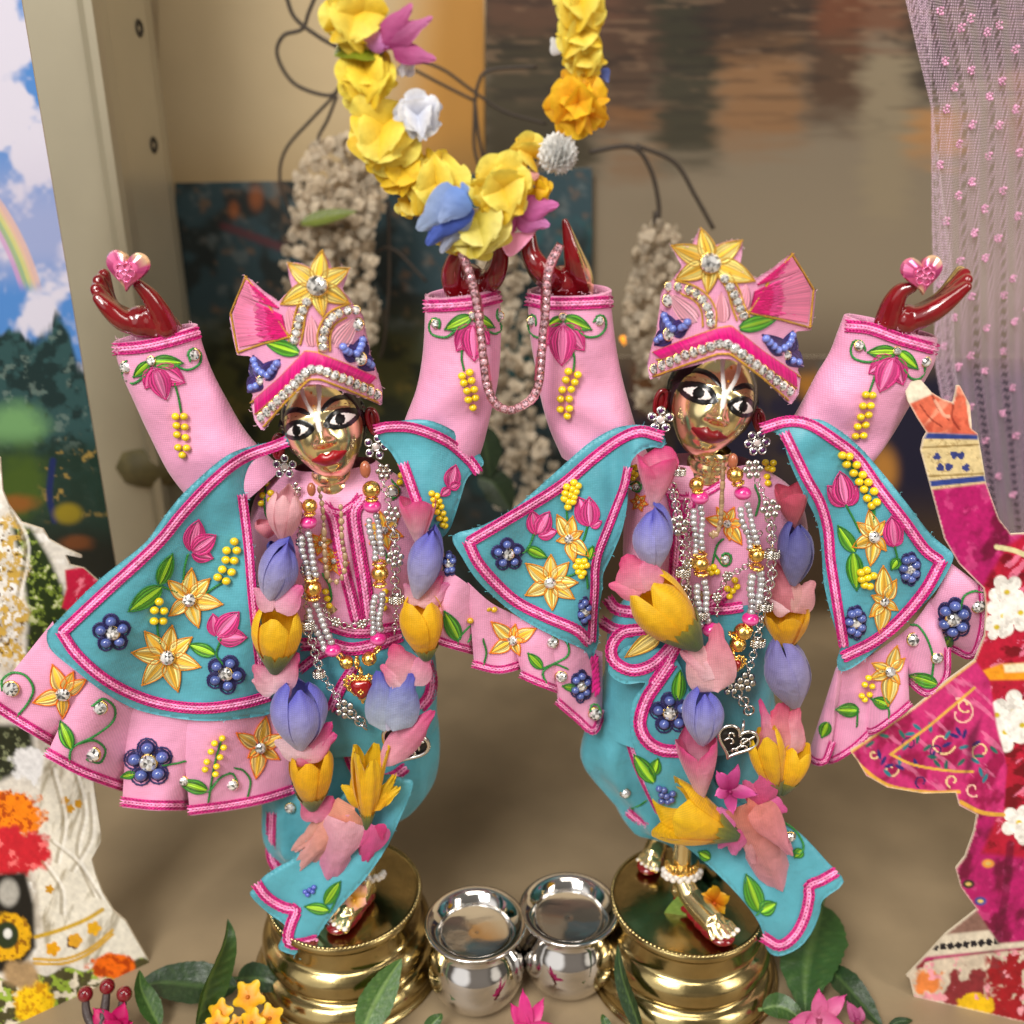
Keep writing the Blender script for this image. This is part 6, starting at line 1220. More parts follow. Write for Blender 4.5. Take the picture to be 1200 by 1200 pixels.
# ================================================================== heart crystals, rhinestone chain, tag
heart_gem((150, 317), -.0045, 25, -.12, 'pink crystal heart held by the raised red hand at far left')
heart_gem((1080, 322), -.0045, 24, .12, 'pink and gold crystal heart held by the raised red hand at far right')
def chain_settings():
    q = resample(smooth(z('p', 268,300, 300,390, 325,480, 345,580, 355,680, 366,780, 376,860, 392,960, 430,1038, 490,1072, 545,1062, 612,1018, 646,950, 656,880, 664,780, 670,700, 680,600, 686,500, 692,410, 712,330, 748,262), 8), 9.0)
    u = q[:, 0]; Y = np.full(len(q), -.0105)
    root = empty('rhinestone_chain', P1(580, 480, -.0105)); tag(root, 'pink rhinestone chain hanging in a loop between the two middle hands', 'chain')
    mb = MB(); mb2 = MB(); W_ = P(q, Y); T = np.gradient(W_, axis=0); T /= np.linalg.norm(T, axis=1, keepdims=True)
    for i, (c, t) in enumerate(zip(W_, T)):
        tw = .35 * math.sin(i * .7); n = np.array([math.sin(tw), -1, .2]); n = n - t * n.dot(t); n /= np.linalg.norm(n); s_ = np.cross(t, n); h = .00098
        cr = [(-1, -1), (1, -1), (1, 1), (-1, 1)]; lo = [c + h * (a * t + b * s_) - .0009 * n for a, b in cr]; hi = [c + h * .96 * (a * t + b * s_) + .0004 * n for a, b in cr]; ii = [c + h * .74 * (a * t + b * s_) + .0004 * n for a, b in cr]; dp = [c + h * .74 * (a * t + b * s_) - .0002 * n for a, b in cr]
        Q = [(3, 2, 1, 0)] + [(a + k * 4, a + 4 + k * 4, (a + 1) % 4 + 4 + k * 4, (a + 1) % 4 + k * 4) for k in range(3) for a in range(4)]
        Q = [(f[0], f[3], f[2], f[1]) if len(set(f)) == 4 else f for f in Q]
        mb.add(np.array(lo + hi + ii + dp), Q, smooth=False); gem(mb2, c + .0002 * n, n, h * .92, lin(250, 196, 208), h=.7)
        if i: ball(mb, (c + W_[i - 1]) / 2 - .0004 * n, .00032)
    mat('rose_metal', lin(244, 176, 180), .2, 1.); mb.build('settings', 'rose_metal', root); mb2.build('rhinestones', 'stone', root)
chain_settings()
# pink printed tag with a looped line of script
mat('tag_pink', lin(240, 150, 185), .45)
tg = empty('heart_tag', P1(610, 280, -.006)); tag(tg, 'pink heart-shaped tag with white looped script under the yellow garland', 'tag')
sfT = Surf(lambda q: np.full(len(q), -.0075)); sheet('tag_card', z('p', 455,215, 490,165, 545,140, 600,130, 640,150, 630,185, 590,235, 545,280, 505,305, 480,285), sfT, 'tag_pink', tg, step=4, thick=.0006, roll=2, rollr=.0002, n=3)
e = Emb(sfT, 'p'); t = np.linspace(0, 1, 60); lq = np.stack([528 + 95 * t + 13 * np.sin(t * 19), 168 - 6 * t + 13 * np.cos(t * 19)], 1); tube(e.m, sfT.at(z('p', *lq.ravel()), .0004), .00017, (.95, .9, .92), ns=5); e.m.build('script', 'paint', tg)

# ================================================================== cloth flowers
PK0, PK1 = lin(246, 204, 212), lin(230, 70, 140); LV0, LV1 = lin(214, 208, 230), lin(98, 98, 208); YE0, YE1 = lin(250, 186, 10), lin(252, 206, 26); GC0, GC1 = lin(84, 108, 62), lin(150, 150, 50)
SAL0, SAL1 = lin(244, 180, 170), lin(240, 160, 180)
def B3(k, b, t, Y, Y2=None): q = z(k, *b, *t); return P1(*q[0], Y), P1(*q[1], Y if Y2 is None else Y2)
def gbud(root, k, b, t, w, Y, c0, c1, n=4, closed=.8, rot=0., name='flower_bud', cal=None, calw=.55, dY=0., **kw):
    p, q = B3(k, b, t, Y, Y + dY); s_ = pxs(p) * zs(k); mb = MB(); bud(mb, p, q, w * s_, c0, c1, n, closed, rot, **kw); o = mb.build(name, 'petal', root)
    if cal: mb = MB(); d = q - p; L_ = np.linalg.norm(d); calyx(mb, p - d * .03, d / L_, L_, cal, w * s_, GC0, GC1, closed); mb.build('calyx', 'petal', o)
    return o
def gpetal(root, k, specs, Y, name='petals', material='petal'):
    mb = MB()
    for sp_ in specs:
        b, t, w, c0, c1 = sp_[:5]; kw = sp_[5] if len(sp_) > 5 else {}
        p, q = B3(k, b, t, Y + kw.pop('dy', 0.)); s_ = pxs(p) * zs(k); d = q - p; L = np.linalg.norm(d)
        nr = np.array(kw.pop('nrm', (0, -1, .3))); petal(mb, p, d, nr, L, w * s_, c0, c1, m=10, n=9, **{**dict(cup=-.3, curl=-.12, prof=.7, rough=.025, tipw=.38), **kw})
    return mb.build(name, material, root)
def garland(name, label, q): return tag(empty(name, P1(*q, -.014)), label, 'garland', 'cloth flower garlands round the necks')
HP0, HP1 = lin(238, 150, 180), lin(232, 60, 140)
GA = garland('flower_garland', 'garland of pink, lavender and yellow cloth buds hanging round the left figurine', (400, 700))
gbud(GA, 'd', (225, 410), (236, 195), 74, -.0135, lin(240, 176, 190), lin(244, 190, 196), 4, .75); gbud(GA, 'd', (160, 400), (150, 330), 52, -.0105, lin(226, 130, 150), lin(232, 150, 165), 3, .5)
gbud(GA, 'd', (160, 680), (250, 405), 84, -.015, LV0, LV1, 4, 1.); gbud(GA, 'd', (180, 480), (190, 420), 34, -.0135, lin(60, 64, 150), lin(46, 50, 130), 3, .6)
gbud(GA, 'd', (190, 965), (208, 690), 100, -.016, YE0, YE1, 4, .62, cal=.42, calw=.62); gpetal(GA, 'd', [((195, 712), (300, 612), 62, lin(246, 190, 212), lin(232, 90, 160)), ((180, 712), (100, 620), 42, lin(244, 190, 206), lin(236, 150, 180)), ((190, 710), (220, 590), 70, lin(246, 196, 214), lin(238, 120, 180), dict(dy=.001))], -.0175)
gpetal(GA, 'd', [((195, 1055), (95, 950), 62, PK0, lin(226, 110, 150)), ((190, 1055), (280, 900), 58, PK0, HP1), ((180, 1060), (260, 1010), 60, lin(244, 206, 214), lin(240, 170, 190)), ((190, 1060), (90, 1010), 40, lin(244, 206, 214), lin(236, 160, 180))], -.0175)
gbud(GA, 'e', (285, 262), (270, -5), 112, -.0175, LV0, LV1, 4, .85, rot=.4)
gpetal(GA, 'e', [((290, 300), (175, 240), 45, PK0, PK0), ((270, 295), (420, 215), 62, PK0, HP1), ((300, 310), (400, 170), 50, HP0, HP1), ((270, 300), (330, 325), 40, HP0, HP1)], -.0185)
gbud(GA, 'e', (330, 500), (318, 275), 88, -.0165, YE0, lin(246, 190, 10), 5, .5, cal=.34, calw=.7)
gpetal(GA, 'e', [((340, 560), (405, 465), 50, HP0, lin(222, 80, 130)), ((340, 560), (285, 480), 40, HP0, lin(222, 80, 130)), ((345, 565), (350, 470), 50, HP0, lin(226, 90, 140))], -.0175)
o_ = gpetal(GA, 'e', [((500, 510), (250, 780), 78, lin(238, 160, 130), lin(244, 180, 180), dict(prof=.5, cup=-.45, tipw=.7)), ((470, 560), (380, 818), 88, lin(246, 190, 206), lin(240, 150, 190), dict(prof=.5, cup=-.5, dy=-.0015, tipw=.75)), ((480, 530), (440, 760), 50, lin(246, 180, 196), lin(240, 150, 190), dict(prof=.6)), ((490, 510), (230, 700), 60, lin(236, 160, 130), lin(242, 176, 170), dict(dy=.002))], -.020, 'rosebud')
gbud(GA, 'd', (800, 420), (795, 225), 70, -.0135, PK0, PK1, 3, .2, rot=.3); gbud(GA, 'd', (795, 655), (860, 362), 82, -.015, LV0, LV1, 3, .95, rot=.5)
gpetal(GA, 'd', [((800, 690), (930, 600), 50, PK0, lin(226, 110, 170)), ((800, 690), (740, 600), 34, PK0, lin(220, 130, 170)), ((810, 690), (900, 570), 40, PK0, PK1)], -.0150)
gbud(GA, 'd', (835, 910), (806, 655), 92, -.0165, YE0, lin(250, 200, 14), 4, .62, rot=.8, cal=.25, calw=.7)
gpetal(GA, 'd', [((760, 1030), (690, 865), 80, lin(244, 190, 200), lin(228, 70, 130)), ((770, 1030), (840, 900), 60, lin(244, 190, 206), lin(236, 110, 160)), ((750, 1040), (640, 950), 46, PK0, lin(232, 100, 150))], -.0175)
gpetal(GA, 'd', [((660, 1225), (625, 985), 78, lin(190, 200, 210), LV1, dict(prof=.6, cup=-.5)), ((690, 1225), (765, 995), 82, lin(186, 196, 214), LV1, dict(prof=.6, cup=-.5, dy=-.001)), ((670, 1225), (690, 1040), 50, LV0, lin(120, 130, 216))], -.0185, 'lavender_bud')
gpetal(GA, 'e', [((605, 335), (812, 130), 60, lin(246, 180, 196), lin(222, 60, 130), dict(prof=1.05, cup=-.35)), ((620, 320), (760, 200), 30, PK0, PK0, dict(dy=.001))], -.0185)
gbud(GA, 'e', (548, 575), (560, 262), 62, -.0185, YE0, YE1, 5, .05, rot=.4, cal=.25, calw=.6, wob=.14); gpetal(GA, 'e', [((545, 500), (445, 420), 36, YE0, YE1), ((560, 500), (680, 430), 34, YE0, YE1, dict(rough=.06)), ((570, 510), (660, 380), 34, YE0, YE1, dict(rough=.06)), ((540, 500), (500, 330), 46, YE0, YE1)], -.0192)
gpetal(GA, 'e', [((570, 570), (530, 740), 76, lin(240, 110, 170), lin(228, 60, 140), dict(prof=.6)), ((560, 580), (470, 690), 40, lin(240, 110, 170), lin(232, 70, 150)), ((590, 570), (610, 640), 30, PK1, HP1)], -.0195)

GB = garland('flower_garland', 'garland of pink, lavender and yellow cloth buds hanging round the right figurine', (830, 700))
gbud(GB, 'h', (345, 295), (365, 52), 88, -.0135, lin(246, 196, 212), lin(236, 64, 140), 3, .05, rot=.5); gbud(GB, 'h', (345, 590), (345, 280), 100, -.015, LV0, LV1, 4, 1., rot=.6)
gbud(GB, 'h', (545, 945), (275, 640), 132, -.0175, YE0, YE1, 4, .72, rot=.6, cal=.42, calw=.60)
gpetal(GB, 'h', [((300, 700), (215, 530), 100, lin(244, 170, 190), lin(234, 70, 130), dict(cup=-.4)), ((310, 690), (330, 535), 76, lin(244, 180, 196), lin(238, 110, 160)), ((290, 700), (135, 665), 52, lin(240, 160, 180), lin(232, 90, 140))], -.0185)
gpetal(GB, 'h', [((640, 1165), (520, 920), 96, lin(244, 196, 200), lin(240, 170, 180), dict(prof=.6)), ((650, 1165), (650, 860), 84, lin(244, 190, 196), lin(236, 120, 150), dict(prof=.6)), ((630, 1100), (475, 980), 50, PK0, lin(240, 150, 170))], -.0185)
gbud(GB, 'i', (560, 315), (565, 92), 84, -.0185, LV0, LV1, 4, .9)
gbud(GB, 'i', (555, 525), (535, 270), 78, -.0185, lin(246, 206, 214), lin(234, 60, 140), 3, .1, rot=.9); gbud(GB, 'i', (690, 680), (395, 560), 108, -.0195, YE0, YE1, 4, .15, rot=.2, cal=.38, calw=.62)
gbud(GB, 'h', (1000, 385), (985, 195), 72, -.0085, lin(200, 110, 120), lin(214, 80, 110), 3, .3); gbud(GB, 'h', (1000, 660), (1015, 365), 92, -.010, lin(150, 146, 190), lin(70, 70, 150), 3, .9)  # right-hand buds get darker colours for the shade they hang in
gpetal(GB, 'h', [((1000, 790), (1100, 650), 70, lin(226, 170, 170), lin(226, 150, 160)), ((990, 790), (920, 560), 56, lin(220, 140, 150), lin(220, 120, 140)), ((1000, 790), (1020, 660), 70, lin(230, 180, 176), lin(226, 160, 160)), ((980, 790), (890, 740), 44, PK0, PK0)], -.0105)
gbud(GB, 'h', (965, 960), (960, 780), 96, -.0115, YE0, lin(226, 170, 10), 5, .25, cal=.25, calw=.8); gbud(GB, 'h', (1010, 1230), (935, 915), 112, -.013, lin(190, 180, 205), lin(130, 122, 196), 4, .95, rot=.8)
gpetal(GB, 'i', [((885, 380), (885, 165), 92, lin(244, 180, 180), lin(230, 80, 120), dict(prof=.6)), ((870, 380), (800, 150), 34, PK0, HP1), ((890, 380), (950, 180), 60, PK0, lin(232, 100, 130))], -.0155)
gbud(GB, 'i', (858, 510), (800, 255), 68, -.017, YE0, YE1, 4, .6, cal=.3, calw=.7); gbud(GB, 'i', (880, 510), (955, 328), 60, -.0165, YE0, YE1, 4, .55, rot=.7, cal=.35, calw=.7)
gpetal(GB, 'i', [((820, 560), (905, 590), 42, lin(232, 110, 170), lin(226, 90, 160)), ((810, 550), (815, 435), 52, lin(220, 90, 140), lin(214, 90, 140)), ((690, 650), (620, 580), 40, lin(236, 120, 180), lin(240, 130, 190)), ((700, 660), (690, 775), 56, lin(232, 100, 160), lin(240, 130, 190)), ((800, 560), (730, 470), 40, lin(220, 90, 140), lin(226, 100, 150)), ((700, 660), (625, 745), 40, lin(236, 110, 170), lin(240, 130, 190))], -.0205)
gpetal(GB, 'i', [((740, 545), (900, 945), 112, lin(240, 150, 130), lin(246, 170, 186), dict(prof=.5, cup=-.55, tipw=.8)), ((780, 560), (935, 790), 62, lin(238, 150, 140), lin(244, 160, 186), dict(dy=-.002, prof=.6)), ((730, 560), (780, 830), 60, lin(242, 170, 160), lin(246, 176, 190), dict(dy=.001))], -.0215, 'rosebud')
def starflower(root, k, c, tips, w, Y, c0, c1, name='star_flower', **kw):
    mb = MB(); q = z(k, *c)[0]; p = P1(*q, Y); s_ = pxs(p)
    for i in range(0, len(tips), 2):
        t = P1(*z(k, *tips[i:i + 2])[0], Y - .002); d = t - p; petal(mb, p, d, (0, -1, .4), np.linalg.norm(d), w * s_ * zs(k), c0, c1, cup=-.25, curl=-.1, prof=.75, m=9, n=7, **kw)
    ball(mb, p - np.array([0, .0008, 0]), s_ * 2.4, c0); o = mb.build(name, 'fresh_petal', root); return o
starflower(GB, 'i', (668, 500), (705,405, 785,522, 685,605, 612,525, 622,430), 26, -.0225, lin(150, 14, 90), lin(236, 100, 180))

# big yellow garland swinging from the top of the frame
GY = tag(empty('flower_garland', P1(560, 60, -.006)), 'yellow cloth flower garland with white and blue blossoms hanging in from above', 'garland')
def fluff(k, c, R, c0, c1, n=7, ang=(0, 360), sq=(1, 1), Y=-.007, w=.62, name='blossom', tilt=.5, seed=0, mat_='petal'):
    random.seed(seed + int(c[0])); mb = MB(); p = P1(*z(k, *c)[0], Y); s_ = pxs(p) * zs(k) * R
    for lay in range(2):
        m_ = max(2, n - 2 - lay)
        for i in range(m_):
            a = math.radians(ang[0] + (ang[1] - ang[0]) * (i + .5 + .5 * lay + random.uniform(-.2, .2)) / m_); d = np.array([math.cos(a) * sq[0], -.25 - tilt * lay, math.sin(a) * sq[1]]); L = s_ * (1.05 - .25 * lay) * random.uniform(.85, 1.1) * np.linalg.norm(d[[0, 2]])
            petal(mb, p - np.array([0, .0012 * lay, 0]) - d * s_ * .1, d, (random.uniform(-.3, .3), -1, .35), L, s_ * w * 1.25 * random.uniform(.9, 1.1), c0, c1, cup=-random.uniform(.05, .4), curl=random.uniform(-.22, .08), prof=.5, m=12, n=13, rough=.014, tipw=.4)
    return mb.build(name, mat_, GY)
Y0c, Y1c = lin(248, 206, 22), lin(254, 240, 108); PY0, PY1 = lin(226, 206, 60), lin(250, 240, 140)
fluff('w', (470, 75), 190, Y0c, Y1c, 7, (60, 300), (.95, .9), seed=1); fluff('w', (520, 350), 175, Y0c, lin(252, 232, 80), 7, (150, 385), (1, .62), Y=-.0075, seed=2); fluff('w', (520, 460), 110, Y0c, Y1c, 5, (150, 330), (1.1, .45), Y=-.005, seed=3)
fluff('w', (590, 620), 205, Y0c, Y1c, 7, (110, 350), (.95, 1.), Y=-.0085, seed=4); fluff('w', (690, 790), 150, Y0c, lin(250, 214, 50), 6, (160, 370), (.95, .85), Y=-.0075, seed=5)
fluff('w', (845, 860), 190, Y0c, Y1c, 6, (-10, 215), (1, .58), Y=-.008, seed=6); fluff('w', (720, 960), 72, Y0c, lin(250, 236, 120), 4, (140, 300), Y=-.006, seed=7)
fluff('w', (760, 540), 135, lin(214, 220, 240), lin(246, 246, 250), 7, (-60, 250), (.9, 1), Y=-.0085, seed=8); fluff('w', (690, 300), 70, lin(226, 226, 240), lin(246, 246, 250), 4, (-80, 60), Y=-.005, seed=9)
gpetal(GY, 'w', [((960, 900), (745, 1075), 92, lin(120, 150, 214), lin(170, 190, 226), dict(prof=.6)), ((990, 920), (790, 1150), 80, lin(70, 100, 200), lin(84, 110, 206), dict(prof=.6)), ((985, 900), (850, 1040), 70, lin(110, 150, 226), lin(176, 196, 236), dict(dy=-.0015)), ((985, 960), (860, 1190), 60, lin(150, 170, 220), lin(200, 210, 236), dict(dy=.0015)), ((960, 890), (1000, 880), 34, lin(100, 140, 220), lin(140, 170, 226))], -.0150, 'blue_blossom')
fluff('o', (600, 780), 150, PY0, PY1, 6, (180, 370), (.95, .9), Y=-.010, seed=11); fluff('o', (520, 810), 100, Y0c, Y1c, 4, (170, 280), Y=-.008, seed=12)
fluff('o', (690, 660), 135, Y0c, Y1c, 7, (-60, 220), (.9, 1.05), Y=-.0095, seed=13); fluff('o', (780, 540), 85, lin(246, 190, 10), Y1c, 5, (30, 200), (.7, 1), Y=-.006, seed=14); fluff('o', (810, 660), 60, lin(246, 190, 10), Y0c, 4, (-100, 60), Y=-.006, seed=15)
gpetal(GY, 'o', [((745, 735), (885, 715), 44, lin(200, 90, 160), lin(226, 120, 190)), ((735, 760), (855, 790), 44, lin(190, 80, 150), lin(224, 140, 206)), ((725, 740), (715, 820), 36, lin(170, 60, 130), lin(200, 90, 160)), ((740, 640), (815, 610), 32, lin(226, 150, 150), lin(236, 170, 160))], -.0085, 'orchid_petals')
gpetal(GY, 'w', [((620, 225), (455, 95), 50, lin(206, 120, 190), lin(230, 160, 206), dict(nrm=(.3, -1, 0))), ((590, 200), (725, 10), 58, lin(170, 50, 120), lin(206, 100, 160)), ((600, 210), (822, 68), 52, lin(150, 30, 100), lin(214, 120, 176)), ((640, 230), (845, 270), 52, lin(160, 40, 110), lin(220, 120, 180)), ((610, 240), (600, 150), 26, lin(130, 20, 80), lin(170, 60, 120))], -.0095, 'orchid_petals')
mb = MB(); a, c = P1(*z('w', 600, 250)[0], -.007), P1(*z('w', 365, 260)[0], -.007); leafblade(mb, [a, (a + c) / 2 + np.array([0, 0, .0015]), c], .0042, (0, -.7, .6), lin(110, 120, 24), lin(160, 170, 40)); mb.build('leaf', 'leaf', GY)
mb = MB(); c = P1(*z('o', 882, 540)[0], -.007); s_ = pxs(c) * zs('o')
for i in range(90):
    ph = math.acos(1 - 2 * (i + .5) / 90); th = i * 2.39996; d = np.array([math.sin(ph) * math.cos(th), math.cos(ph) * -1, math.sin(ph) * math.sin(th)])
    if d[1] > .4: continue
    petal(mb, c + d * 30 * s_, d + np.array([0, -.2, 0]), np.cross(d, (.3, .2, .9)), 46 * s_, 21 * s_, lin(240, 240, 238), lin(250, 250, 248), cup=.5, curl=.2, m=5, n=5)
ball(mb, c, 34 * s_, lin(230, 230, 228)); mb.build('pompon', 'petal', GY)
fluff('o', (950, 360), 118, lin(250, 180, 10), lin(250, 206, 30), 8, (0, 360), (.9, 1), Y=-.005, tilt=.8, w=.75, seed=20); fluff('o', (975, 190), 95, Y0c, Y1c, 6, (0, 360), (.9, .8), Y=-.004, seed=21); fluff('o', (955, 120), 105, Y0c, Y1c, 6, (20, 340), (.9, .75), Y=-.005, seed=22); fluff('o', (960, 10), 125, Y0c, Y1c, 6, (0, 360), (.95, .7), Y=-.005, seed=23)
gpetal(GY, 'o', [((1040, 240), (1060, 290), 20, lin(90, 110, 200), lin(120, 140, 220)), ((890, 190), (860, 130), 26, lin(220, 220, 226), lin(240, 240, 240))], -.0035, 'small_petals')
mb = MB(); tube(mb, P(smooth(z('o', 140,-60, 190,170, 260,400, 330,560, 470,690, 610,740, 740,640, 860,520, 950,350, 970,150, 975,-60), 8), -.004), .0006); mb.build('string', 'card_edge', GY)

# ================================================================== necklaces
def necklace(k, label, gold, pink, pearls, caps, clay, pend, tulsi, Yb):
    q = z(k, *pend[:2])[0]; root = tag(empty('bead_necklace', P1(*q, Yb)), label, 'necklace', 'pearl and gold bead necklaces')
    f = zs(k); Pt = lambda x, y, dy=0.: P1(*z(k, x, y)[0], Yb + dy)
    for x, y, r in gold:
        mb = MB(); c = Pt(x, y); s_ = pxs(c) * f; ball(mb, c, r * s_ * np.array([1, 1, .95]), big=True)
        for i in range(7): a = i * .8976; ring(mb, c + s_ * r * .72 * np.array([math.cos(a), -.55, math.sin(a)]), (math.cos(a), -.7, math.sin(a)), r * s_ * .22, r * s_ * .06, k=8, ns=4)
        mb.build('gold_bead', 'gold', root)
    for x, y, r, ang in caps:
        mb = MB(); c = Pt(x, y); s_ = pxs(c) * f; ax = np.array([math.sin(ang), -.1, math.cos(ang)]); ring(mb, c, ax, r * s_ * .8, r * s_ * .3, k=18)
        a0, b0, _ = frame(ax)
        for i in range(9): a = i * .698; ball(mb, c + s_ * r * (math.cos(a) * a0 + math.sin(a) * b0), r * s_ * .24)
        mb.build('bead_cap', 'gold', root)
    for x, y, r in pink:
        mb = MB(); c = Pt(x, y); s_ = pxs(c) * f; cc = np.array(lin(206, 34, 128)); V = BV; st = (.5 + .5 * np.cos(V[:, 2:3] * 5)) ** 3; mb.add(c + V * r * s_ * np.array([1.08, 1, .86]), BQ, col=np.clip(cc * (1 - st * .5) + np.array(lin(244, 150, 200)) * st * .5, 0, 1)); mb.build('pink_bead', 'bead', root)
    for path, r, n in pearls:
        mb = MB(); q = smooth(z(k, *path), 8); q = resample(q, n=n)
        t = np.gradient(q, axis=0); t /= np.linalg.norm(t, axis=1, keepdims=True)
        for i, p in enumerate(q):
            for sg in (-1, 1):
                o = np.array([-t[i][1], t[i][0]]) * sg * r * f * (.95 + .25 * math.sin(i * .9)); c = P1(p[0] + o[0], p[1] + o[1] + (sg + 1) * r * f * .5, Yb - .0006 * sg * math.sin(i * .9)); ball(mb, c, r * pxs(c) * f * random.uniform(.92, 1.05), np.array(lin(196, 194, 196)) * random.uniform(.9, 1.05))
        mb.build('pearl_strand', 'pearl', root)
    for x, y, r in clay: mb = MB(); c = Pt(x, y); ball(mb, c, r * pxs(c) * f * np.array([.8, .8, 1.3]), lin(170, 96, 66), True); mb.build('clay_bead', 'bead', root)
    x, y, R = pend; c = Pt(x, y, -.001); s_ = pxs(c) * f * R; mb = MB(); n = 44; t = np.arange(n + 1) * 2 * math.pi / n
    hx = .058 * 16 * np.sin(t) ** 3; hy = .058 * (13 * np.cos(t) - 5 * np.cos(2 * t) - 2 * np.cos(3 * t) - np.cos(4 * t)) + .1; hp = np.stack([hx, hy * 0 - .0, hy], 1)
    tube(mb, c + s_ * hp, s_ * .10, ns=7, cap=False); tube(mb, c + s_ * hp * .74 + np.array([0, -.0003, 0]), s_ * .05, ns=6, cap=False)
    for i in range(0, n, 2): ball(mb, c + s_ * hp[i] * 1.1, s_ * .10); ball(mb, c + s_ * hp[i] * .88 + np.array([0, -.0004, 0]), s_ * .075)
    ring(mb, c + s_ * np.array([0, 0, 1.05]), (1, 0, .1), s_ * .26, s_ * .08); po = mb.build('pendant', 'gold', root)
    mb = MB(); V = BV; hh = np.sqrt(np.clip(1 - V[:, 2] ** 2, 0, 1)); mb.add(c + s_ * np.stack([V[:, 0] * .62 * (1 + .25 * V[:, 2]), V[:, 1] * .34 - .12, V[:, 2] * .62 - .06 + .14 * np.abs(V[:, 0])], 1), BQ); mb.build('red_heart', 'ruby', po)
    mb = MB(); 
    for a in range(4): ball(mb, c + s_ * np.array([.12 * math.cos(a * 1.57), -.48, .12 * math.sin(a * 1.57)]), s_ * .08)
    mb.build('gold_dot', 'gold', po)
    mb = MB(); q = resample(smooth(z(k, *tulsi), 8), n=26); W_ = P(q, Yb + .0025)
    for i, c in enumerate(W_): ball(mb, c, pxs(c) * f * np.array([12, 12, 15 if i % 3 else 22]) * random.uniform(.75, 1.15), np.array(lin(170, 140, 106)) * random.uniform(.7, 1.15))
    tube(mb, W_, .0002, lin(120, 100, 80), ns=5); mb.build('wooden_bead_strand', 'bead', root)
mat('pearl', attr=True, rough=.22, metal=.55, coat=.4); mat('ruby', lin(150, 8, 12), .08, coat=1., metal=.2)
necklace('d', 'pearl and gold bead necklace with red heart pendant on the left figurine',
    [(338, 265, 33), (352, 616, 38), (637, 552, 38), (601, 195, 40), (495, 932, 31), (592, 916, 33)], [(333, 335, 34), (437, 880, 33), (631, 832, 34), (605, 266, 36)],
    [((318,385, 325,440, 340,500, 350,560), 16, 8), ((350,690, 370,750, 400,810, 415,850), 17, 8), ((606,310, 616,370, 628,425, 632,470), 16, 8), ((632,640, 625,690, 622,750, 624,790), 16, 8)],
    [(345, 575, 26, 0), (352, 655, 26, 0), (636, 510, 28, 0), (636, 598, 26, 0), (338, 298, 22, 0), (602, 235, 24, 0), (466, 905, 22, .9), (540, 932, 24, 1.5), (625, 878, 22, -.7)], [(575, 110, 30), (345, 195, 24)], (560, 1040, 74),
    (378,195, 392,270, 398,350, 402,450, 412,560, 440,590, 475,570, 490,500, 476,410, 472,300, 470,270), -.0125)
necklace('h', 'pearl and gold bead necklace with red heart pendant on the right figurine',
    [(545, 190, 36), (562, 562, 42), (725, 145, 40), (827, 520, 40), (762, 882, 44), (738, 940, 40)], [(560, 252, 40), (612, 872, 40), (762, 232, 38), (798, 822, 38)],
    [((548,300, 552,360, 555,430, 556,490), 17, 8), ((565,650, 570,710, 576,770, 580,830), 18, 8), ((768,290, 780,350, 800,410, 812,465), 17, 8), ((824,605, 822,660, 822,720, 818,770), 21, 7)],
    [(560, 518, 30, 0), (566, 606, 30, 0), (815, 488, 30, -.2), (826, 578, 30, 0), (550, 222, 24, 0), (740, 185, 26, -.3), (790, 855, 26, .8), (720, 900, 26, .5), (690, 970, 26, .6)], [(715, 82, 30)], (712, 1040, 62),
    (668,105, 668,170, 664,240, 662,300, 658,360, 640,420, 610,425), -.0125)
